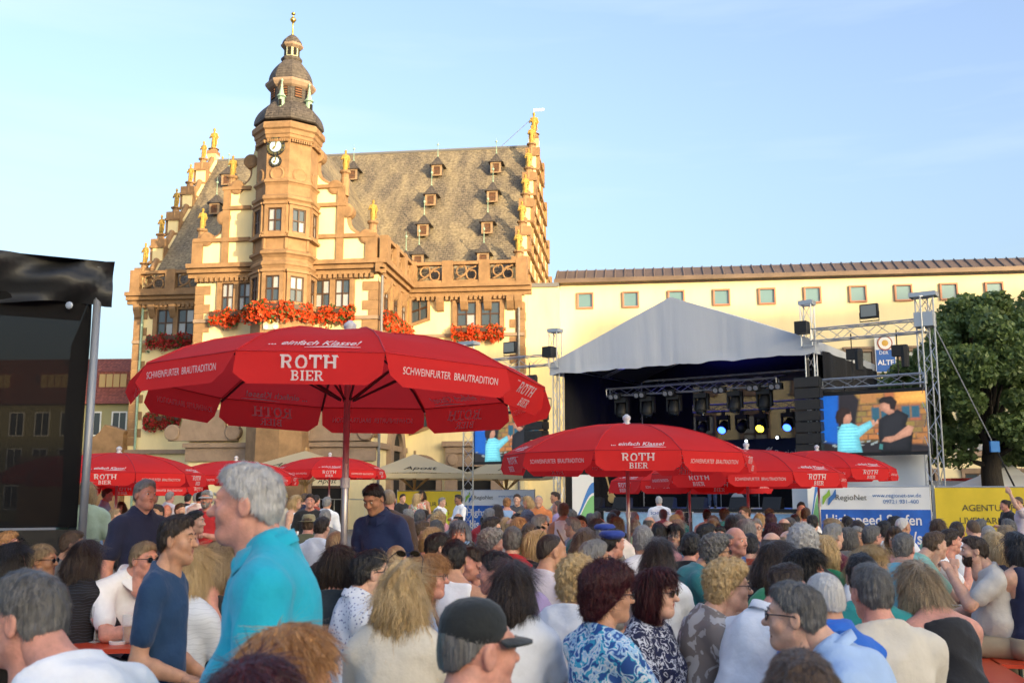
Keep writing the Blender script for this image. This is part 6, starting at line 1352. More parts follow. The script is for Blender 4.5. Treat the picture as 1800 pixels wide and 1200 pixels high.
    for s in (-1, 1):
        S0, E, Wr, cu = arms[s]
        if sl_ > 0:
            e1 = lerp(S0, E, min(1, sl_)); gar.append(rc(S0, e1, ar*1.2, (ar*1.12 if sl_ < 1 else ar*.95), .03))
            if sl_ > 1: gar += [rc(E, lerp(E, Wr, .95), ar*.97, ar*.74, .02)]
    if top in ('tank', 'strap'): gar = [p for i, p in enumerate(torso) if i not in (3,)]+[rc(up(-.1*W, -.012, .47), up(.1*W, -.012, .47), .05, .05, .05)]
    if top == 'polo': gar += [rc(up(-.055, .0, .56), up(.0, -.055, .575), .018, .018, .012), rc(up(.055, .0, .56), up(.0, -.055, .575), .018, .018, .012), rc(up(-.055, .0, .56), up(-.02, .07, .515), .018, .013, .012), rc(up(.055, .0, .56), up(.02, .07, .515), .018, .013, .012)]
    nk = up(0, .0, .56); lim = {'tee': .0, 'polo': .045, 'long': .015, 'tank': -.04, 'strap': -.13}[top]; ax = lean*2.0+.42
    def clip(D, X, Y, Z):
        D = smx(D, (zc-Z), .006)
        pl = (Z-nk[2])+ax*(Y-nk[1])-lim
        if top in ('tee', 'polo', 'long'): D = D-.005*np.clip((pl+.026)/.008, 0, 1)
        D = smx(D, pl, .004)
        if top in ('tank', 'strap'): D = smx(D, np.where(Z > H+.3, np.abs(X)-.135*W, -1.0), .01)
        return D
    V, Q = sdf(gar, h, inflate=.012, disp=fold, clip=clip); out['shirt'] = fast_mesh('shirt', V, Q, [SKIN[0]])
    V, Q = sdf(legs+[el((0, -.01, H), (.168*(1.03 if fem else W)+.01*b, .128+.02*b, .12), .05)], .02, inflate=.008, disp=fold, clip=lambda D, X, Y, Z: smx(smx(D, Z-(H+.05), .006), .07-Z, .006)); out['trousers'] = fast_mesh('trousers', V, Q, [SKIN[0]])
    V, Q = sdf(feet, .016, inflate=.006, clip=lambda D, X, Y, Z: np.maximum(D, .004-Z)); out['shoes'] = fast_mesh('shoes', V, Q, [SKIN[0]])
    if top in ('polo', 'long'):
        mb = MB(); n_ = 22; c0 = Vector(up(0, .0, .555)); rr0 = .058 if fem else .066; Vc = []
        for j, (dr, dz) in enumerate(((.0, -.012), (.002, .022), (.008, .026), (.021, -.004), (.024, -.014))):
            for i in range(n_+1):
                a = R(-158)+R(316)*i/n_; fr = max(0, abs(a)-R(110))/R(48); r = rr0+dr+.004*fr; Vc.append(c0+Vector((r*math.sin(a)*1.06, -r*math.cos(a)*1.0, dz-ax*(-r*math.cos(a))*.8-.02*fr*(j > 2))))
        mb.add(Vc, [(j*(n_+1)+i, j*(n_+1)+i+1, (j+1)*(n_+1)+i+1, (j+1)*(n_+1)+i) for j in range(4) for i in range(n_)]); out['collar'] = mb.mesh('collar', SKIN[0], True)
    BODY[key] = out; return out
# ---- small face and head things, in head coordinates
def simple(name, fn, m):
    mb = MB(); fn(mb); return mb.mesh(name, m, True)
def _eyes(mb, q=(0,)):
    for s in q: mb.lathe([(.001, -.0115), (.0075, -.009), (.0115, 0), (.0075, .009), (.001, .0115)], 10, c=(0, .0805, .0075))
def _iris(mb):
    for s in (0,): mb.lathe([(.006, 0), (.0058, .0012), (.001, .002)], 10).v; n = 30; mb.v[-n:] = [tuple(Matrix.Translation((s*.0315, .0912, .0075)) @ Matrix.Rotation(R(-90), 4, 'X') @ Vector(v)) for v in mb.v[-n:]]
def _brow(mb):
    for s in (1,): mb.tube([(s*.016, .0945, .03), (s*.032, .0945, .036), (s*.05, .082, .031)], [.0025, .0034, .0015], 5)
def _lips(mb):
    mb.tube([(-.021, .081, -.0555), (-.01, .0895, -.0515), (0, .0915, -.0525), (.01, .0895, -.0515), (.021, .081, -.0555)], [.001, .0042, .0045, .0042, .001], 6); mb.tube([(-.019, .081, -.057), (0, .0885, -.0625), (.019, .081, -.057)], [.001, .006, .001], 6)
def _frames(mb):
    for s in (-1, 1):
        mb.tube([(s*.033+.0235*math.cos(a), .103-.004*abs(math.cos(a)), .006+.018*math.sin(a)) for a in [i*math.pi/7 for i in range(15)]], .0022, 5); mb.tube([(s*.056, .1, .012), (s*.079, .06, .014), (s*.084, -.01, .01), (s*.083, -.025, -.006)], .0025, 5)
    mb.tube([(-.01, .104, .01), (.01, .104, .01)], .002, 5)
def _lens(mb):
    for s in (-1, 1): mb.add([(s*.033+.023*math.cos(i*math.pi/6)*s, .1035, .006+.0175*math.sin(i*math.pi/6)) for i in range(12)], [tuple(range(12))])
M_eye = mat('eye white', (.7, .68, .65), .2); M_iris = mat('iris', (.06, .045, .035), .2); M_lip = mat('lips', (.42, .13, .11), .45); M_spec = mat('glasses frame', (.02, .015, .015), .3); M_shade = mat('sunglass lens', (.01, .01, .012), .06, spec=.8); M_clear = mat('clear lens', (.6, .65, .68), .05, alpha=.18)
eyes_me = simple('eye', _eyes, M_eye); iris_me = simple('iris', _iris, M_iris); lips_me = simple('lips', _lips, M_lip); frames_me = simple('glasses', _frames, M_spec); lens_d = simple('lens', _lens, M_shade); lens_c = simple('lens', _lens, M_clear)
BROW = {}
def brow_me(c):
    if c not in BROW: BROW[c] = simple('eyebrow', _brow, hair_mat(c))
    return BROW[c]
def _cap(mb, m=None):
    mb.lathe([(.089, .03), (.093, .055), (.09, .085), (.075, .112), (.045, .13), (.012, .136)], 20, c=(0, -.018, 0), sx=.9)
    k = 10; V = []
    for j in range(4):
        for i in range(k+1):
            a = R(20)+R(140)*i/k; r = .092+.075*j/3*math.sin(math.pi*(.12+.76*i/k)); V.append((r*math.cos(a)*.9, -.018+r*math.sin(a)*1.02, .036-.012*(j/3)**1.5))
    mb.add(V, [(j*(k+1)+i, j*(k+1)+i+1, (j+1)*(k+1)+i+1, (j+1)*(k+1)+i) for j in range(3) for i in range(k)])
    mb.add([(x, y, z-.005) for x, y, z in V], [(j*(k+1)+i, (j+1)*(k+1)+i, (j+1)*(k+1)+i+1, j*(k+1)+i+1) for j in range(3) for i in range(k)])
def _brim(mb): mb.lathe([(.15, .045), (.1, .05), (.093, .06), (.09, .1), (.07, .128), (.02, .132)], 20, c=(0, -.015, 0), sx=.92)
def _beret(mb): mb.lathe([(.085, .045), (.115, .07), (.118, .09), (.09, .115), (.01, .12)], 20, c=(.01, -.02, 0))
HATS = {'cap': _cap, 'hat': _brim, 'beret': _beret}
# ---- crowd
SHOE = mat('shoe leather', (.04, .035, .03), .6); JEANS = mat('blue denim', (.05, .08, .16), .85, var=.2, vscale=20, bump=.2, bscale=200); CHINO = mat('beige chino', (.32, .26, .18), .85, var=.1, vscale=10); BLACKT = mat('black trousers', (.015, .015, .018), .85)
CM = {}
def cloth_mat(c):
    if isinstance(c, str): return PATT[c]()
    k = tuple(c)
    if k not in CM: CM[k] = mat('cloth %.3f %.3f %.3f' % k, k, .85, var=.1, vscale=6, bump=.35, bscale=9, sheen=.15)
    return CM[k]
PATT = {'bluefloral': lambda: pattern('turquoise floral', ((.02, .08, .3), (.05, .4, .6), (.7, .75, .8), (.35, .55, .75), (.03, .1, .35)), 22), 'navyfloral': lambda: pattern('navy floral', ((.008, .012, .05), (.6, .62, .68), (.01, .016, .07), (.008, .012, .05)), 26), 'dots': lambda: pattern('white dotted', ((.12, .14, .3), (.66, .68, .75), (.7, .72, .78)), 60, kind='spot'),
        'stripe': lambda: pattern('black wave knit', ((.006, .006, .009), (.03, .035, .06), (.006, .006, .009)), 9, kind='wave'), 'floral': lambda: pattern('bright floral', ((.6, .1, .08), (.7, .68, .62), (.7, .68, .62), (.15, .3, .1)), 18), 'greytop': lambda: pattern('taupe print', ((.24, .2, .18), (.24, .2, .18), (.5, .47, .45)), 14), 'whitestripe': lambda: pattern('white rib', ((.6, .62, .66), (.72, .74, .78), (.66, .68, .72)), 14, kind='wave')}
WHT = (.86, .87, .9); BLK = (.014, .014, .017); NAVY = (.012, .018, .06); GRY = (.2, .19, .18); SKYB = (.3, .45, .68); TEAL = (.03, .2, .22); RED = (.5, .02, .025); LILAC = (.4, .3, .5); MINT = (.28, .55, .42); OLIVE = (.12, .12, .07); PINK = (.6, .28, .32); CREAM = (.66, .6, .5); BROWN = (.09, .055, .04); MAROON = (.1, .012, .03); ORANGE = (.75, .25, .08); GREEN = (.02, .25, .1); AQUA = (.03, .4, .5); BLUE = (.02, .14, .6); RUST = (.35, .06, .03); GREENP = (.38, .5, .4)
COUNT = [0]
def person(px, py, Y, pose, face, build, hair, hc, top, col, label, ex='', turn=0, tilt=0, skin=None, near=None, hat=None, hatc=BLK, leg=None, s=1.0):
    """px,py: where the crown of the head shows; Y: distance; face: heading in degrees (0 away, 90 right, 180 to the viewer, 270 left)"""
    COUNT[0] += 1; rg = random.Random(COUNT[0])
    sit = pose.startswith('sit')
    if not Y: Y = max(2.0, (470.0 if sit else 300.0)/(py-874.0))
    near = Y < 7.0 if near is None else near
    B = body(pose, build, R(turn), top, R(tilt), Y < 6.0)
    P_ = at_depth(px, py, Y); tp = Vector(B['top']); Rz = Matrix.Rotation(-R(face), 4, 'Z'); kz = min(1.17, max(.84, P_.z/tp.z)); kx = s*(1+(kz-1)*.6)
    off = Rz.to_3x3() @ Vector((tp.x*kx, tp.y*kx, 0)); z0 = 0 if abs(P_.z/tp.z-kz) < 1e-6 else 0
    o = link('person', B['body']); o.matrix_basis = Matrix.Translation((P_.x-off.x, Y-off.y, z0)) @ Rz @ Matrix.Diagonal((kx, kx, kz, 1))
    tag(o, label, 'person', 'people in the square')
    def setm(ob, m):
        ob.material_slots[0].link = 'OBJECT'; ob.material_slots[0].material = m
    sk = SKIN[skin if skin is not None else rg.choice((0, 0, 1, 2, 2))]; setm(o, sk)
    g_ = link('shirt', B['shirt'], o); setm(g_, cloth_mat(col))
    if 'collar' in B and top == 'polo': setm(link('collar', B['collar'], o), cloth_mat(col))
    g_ = link('trousers', B['trousers'], o); setm(g_, leg or rg.choice((JEANS, JEANS, CHINO, BLACKT)))
    g_ = link('shoes', B['shoes'], o); setm(g_, SHOE)
    if hair and hair != 'bald': link('hair', hair_mesh(hair, hc, near), o, B['M'])
    rel = (face+turn) % 360
    if 25 < rel < 335 and Y < 17:
        
        for q_ in (-1, 1):
            e_ = link('eye', eyes_me, o, B['M'] @ Matrix.Translation((q_*.0315, 0, 0))); link('iris', iris_me, e_); link('eyebrow', brow_me(hc if hc != 'wh' else 'gr'), o, B['M'] @ Matrix.Diagonal((q_, 1, 1, 1)))
        link('lips', lips_me, o, B['M'])
    if 'g' in ex or 's' in ex:
        f_ = link('glasses', frames_me, o, B['M']); l_ = link('lens', lens_d if 's' in ex else lens_c, f_)
    if 'u' in ex: f_ = link('glasses', frames_me, o, B['M'] @ Matrix.Translation((0, .012, .108)) @ Matrix.Rotation(R(40), 4, 'X') @ Matrix.Translation((0, -.03, 0))); link('lens', lens_d, f_)
    if 'b' in ex: link('beard', hair_mesh('beard', hc, near), o, B['M'])
    if hat:
        mb = MB(); HATS[hat](mb); link('hat', mb.mesh('hat', cloth_mat(hatc), True), o, B['M'])
    if 'd' in ex:
        for q_ in (-1, 1):
            mb = MB(); p0_ = Vector(B['arms'][q_][0]); mb.tube([(q_*.085, p0_.y+.07, p0_.z+.02), (q_*.085, p0_.y, p0_.z+.075), (q_*.085, p0_.y-.09, p0_.z-.02), (q_*.07, p0_.y-.15, p0_.z-.17)], .009, 6); setm(link('strap', mb.mesh('strap', SKIN[0], True), o), cloth_mat(col))
    if 'x' in ex:   # shoulder strap
        H = .575 if sit else .945; mb = MB(); mb.tube([(-.1, .0, H+.5), (-.07, -.11, H+.4), (.02, -.145, H+.22), (.13, -.12, H+.04)], .014, 6); setm(link('strap', mb.mesh('strap', SKIN[0], True), o), cloth_mat((.3, .2, .14) if 'X' not in ex else BLK))
    return o, B
P = person
# foreground, standing
man, _B = P(442, 816, 2.85, 'stand_stoop', 266, 'mb', 'short', 'wh', 'polo', (.005, .42, .58), 'tall white haired person in turquoise polo shirt standing in profile', turn=3, skin=2)
boy, _B = P(312, 905, 4.2, 'stand_bent', 95, 'c', 'short', 'db', 'tee', (.01, .045, .12), 'dark haired child in dark blue t-shirt standing in profile', skin=1, s=.84)
P(256, 843, 7.7, 'stand', 128, 'm', 'short', 'gr', 'polo', NAVY, 'smiling grey haired person in black navy polo standing behind the table', skin=2)
P(153, 848, 10.5, 'stand', 335, 'm', 'shortm' if False else 'bob', 'lg', 'tee', GREENP, 'person with longish fair hair in pale green shirt, back turned, by the tent pole')
P(652, 852, 7.7, 'stand_look', 205, 'm', 'short', 'bk', 'polo', (.01, .03, .12), 'dark haired person in navy polo with white trim looking down beside the parasol pole', tilt=26, skin=1)
P(683, 859, 10, 'stand', 350, 'mb', 'buzz', 'lg', 'long', BROWN, 'bald person in brown leather jacket seen from behind', skin=2)
P(990, 883, 13.2, 'stand', 5, 'f', 'bun', 'lg', 'tank', WHT, 'person with bun in white sleeveless top and jeans, standing back turned', ex='x', leg=JEANS)
schn, sB = P(1158, 872, 22.5, 'stand', 0, 'mb', 'short', 'wh', 'tee', WHT, 'white haired person in white shirt with lettering on the back, facing the stage', leg=JEANS)
t_ = MB(); put_text(t_, 'SCHNUDEL', .085, frame_from(Vector((0, -.155, 1.36)), (1, 0, 0), (0, 0, 1)), bold=.01); t_.build('back_lettering', M_bt, schn)
# foreground, seated, left
P(58, 1006, 2.75, 'sit_lean', 292, 'mb', 'short', 'dg', 'tee', WHT, 'grey haired person in white t-shirt in the bottom left corner', skin=2, turn=-10)
P(75, 956, 6.9, 'sit', 80, 'f', 'pony', 'lg', 'tank', (.5, .5, .52), 'person with ponytail and sunglasses at the red table', ex='s', skin=1, turn=10)
P(18, 956, 6.6, 'sit', 40, 'f', 'long', 'bk', 'tee', BLK, 'black haired person with sunglasses pushed up at the left edge', ex='u')
P(14, 933, 8.6, 'sit', 80, 'm', 'short', 'sb', 'tee', GRY, 'person with reddish fair hair at the left edge below the tent')
P(128, 933, 8.4, 'sit', 70, 'm', 'short', 'br', 'tee', GRY, 'short brown haired person seated below the tent pole')
P(150, 951, 6.7, 'sit', 15, 'f', 'long', 'db', 'long', 'stripe', 'person with long dark hair in black wave patterned top, back turned')
P(254, 952, 6.7, 'sit_lean', 120, 'm', 'short', 'lg', 'polo', WHT, 'person in white polo and sunglasses leaning on the red table', ex='s', skin=2)
P(336, 962, 5.2, 'sit', 20, 'f', 'long', 'bl', 'tee', 'whitestripe', 'person in white ribbed top between the child and the turquoise shirt')
P(392, 950, 6.0, 'sit', 75, 'f', 'long', 'lg', 'tank', BLK, 'fair haired person with dark hairband half hidden by the turquoise shirt', ex='u')
P(364, 862, 13, 'stand_cross', 185, 'mb', 'short', 'gr', 'tee', RED, 'bearded person in red t-shirt and white cap', ex='b', hat='cap', hatc=(.6, .6, .6), skin=2)
P(343, 897, 11, 'sit', 90, 'm', 'short', 'bk', 'tee', PINK, 'dark haired person in pink shirt just left of the white haired one')
# far left, before the town hall
P(189, 858, 19, 'stand', 75, 'm', 'short', 'br', 'long', SKYB, 'person in light blue shirt standing right of the tent pole')
for i, (x, y, d, ps, f_, bd, hs, hcol, tp, cl, lb) in enumerate((
    (202, 893, 17, 'sit', 60, 'm', 'short', 'lg', 'tee', SKYB, 'grey blond person in pale blue seated behind the navy polo'), (214, 880, 24, 'sit', 190, 'f', 'long', 'br', 'tee', CREAM, 'brown haired person in cream top under the low red parasol'),
    (278, 882, 15, 'sit', 200, 'f', 'short', 'db', 'tee', WHT, 'dark haired person in white beside the smiling grey haired one'), (299, 864, 21, 'stand', 30, 'm', 'short', 'gr', 'tee', (.66, .6, .64), 'person in white t-shirt standing far left under the parasol'),
    (294, 886, 18, 'sit', 170, 'm', 'fringe', 'gr', 'tee', RUST, 'bald sunburnt person seated far left'), (317, 882, 18, 'sit', 120, 'f', 'short', 'br', 'tee', OLIVE, 'brown haired person in olive top seated far left'),
    (331, 868, 23, 'stand', 10, 'm', 'short', 'bk', 'tee', BLK, 'person all in black standing before the arched door'), (346, 866, 21, 'stand', 0, 'm', 'short', 'gr', 'long', WHT, 'person in white long sleeves standing left of the red t-shirt'), (353, 864, 19, 'stand', 15, 'm', 'short', 'bk', 'tee', WHT, 'dark haired person in white tee left of the white cap'),
    (271, 868, 26, 'stand', 90, 'f', 'bob', 'bl', 'tee', PINK, 'blond person in pink standing far left'), (497, 866, 17, 'stand', 200, 'm', 'short', 'gr', 'tee', CREAM, 'person with yellow hat right of the white haired head'), (520, 870, 17, 'stand', 100, 'f', 'long', 'bl', 'tank', WHT, 'person with long blond hair in white top'),
    (536, 867, 20, 'stand', 20, 'm', 'short', 'br', 'tee', NAVY, 'brown haired person behind the blond one in white'), (545, 868, 15.5, 'stand', 170, 'm', 'short', 'db', 'tee', BLK, 'young person in black t-shirt facing the viewer'), (555, 870, 20, 'stand', 30, 'f', 'short', 'db', 'tee', RUST, 'person in rust top behind the black t-shirt'),
    (575, 873, 17, 'stand', 10, 'm', 'short', 'gr', 'long', WHT, 'grey haired person in white shirt before the arched sign'), (572, 895, 14, 'sit', 0, 'm', 'short', 'gr', 'tee', GRY, 'grey curly head seated left of the parasol pole'), (543, 904, 12, 'sit', 0, 'm', 'short', 'br', 'tee', OLIVE, 'person in straw coloured hat seated behind the turquoise shirt'),
    (566, 908, 11, 'sit', 20, 'm', 'short', 'db', 'tee', WHT, 'dark haired person in white seated behind the turquoise shirt'), (591, 932, 7.8, 'sit', 10, 'm', 'buzz', 'lg', 'tee', BLK, 'bald reddish head right behind the turquoise shirt'), (594, 962, 5.4, 'sit', 5, 'm', 'bob', 'db', 'tee', (.012, .02, .028), 'dark brown haired person in black t-shirt behind the turquoise shirt'),
    (697, 957, 7.2, 'sit', 20, 'm', 'buzz', 'lg', 'tee', GRY, 'bald tanned head left of the strawberry blond person'), (708, 868, 27, 'stand_cross', 140, 'm', 'short', 'bk', 'tee', BLK, 'young person in black before the yellow banner below the cream parasols'), (733, 867, 26, 'stand', 20, 'f', 'long', 'bl', 'tank', 'floral', 'person in floral dress with blond hair at the yellow banner'),
    (742, 862, 28, 'stand', 200, 'f', 'long', 'db', 'tank', 'floral', 'dark haired person facing the floral dress'), (777, 874, 24, 'stand', 120, 'm', 'short', 'gr', 'long', WHT, 'guard in yellow hi-vis vest over white shirt'), (806, 869, 23, 'stand_cross', 240, 'm', 'short', 'bk', 'long', WHT, 'dark guard in white shirt with badge'),
    (891, 874, 19, 'stand', 0, 'f', 'bun', 'sb', 'tank', SKYB, 'redhead with updo in light blue strap top'), (909, 868, 20, 'stand', 190, 'm', 'short', 'br', 'long', (.07, .07, .08), 'person in dark grey shirt before the left internet banner'), (928, 872, 19, 'stand', 240, 'f', 'long', 'bl', 'tank', PINK, 'person with long blond hair in pink beside the dark grey shirt'),
    (947, 870, 18, 'stand', 195, 'm', 'buzz', 'gr', 'polo', ORANGE, 'bald person in orange polo'), (976, 864, 20, 'stand', 250, 'm', 'short', 'db', 'long', SKYB, 'person with glasses in pale blue at the stage corner'), (980, 879, 17, 'stand_bent', 300, 'm', 'buzz', 'br', 'tee', LILAC, 'shaven headed person in lilac below the stage corner'))):
    o, B = P(x, y, d, ps, f_, bd, hs, hcol, tp, cl, lb, hat='hat' if 'hat' in lb.split() else None, hatc=(.55, .4, .08) if 'yellow hat' in lb else (.3, .26, .14), skin=3 if 'dark guard' in lb else None)
    if 'vest' in lb: setv = mat('hi-vis yellow', (.6, .75, .05), .6); v = link('vest', B['shirt'], o, Matrix.Translation((0, 0, .16)) @ Matrix.Diagonal((1.03, 1.06, .86, 1))); v.material_slots[0].link = 'OBJECT'; v.material_slots[0].material = setv
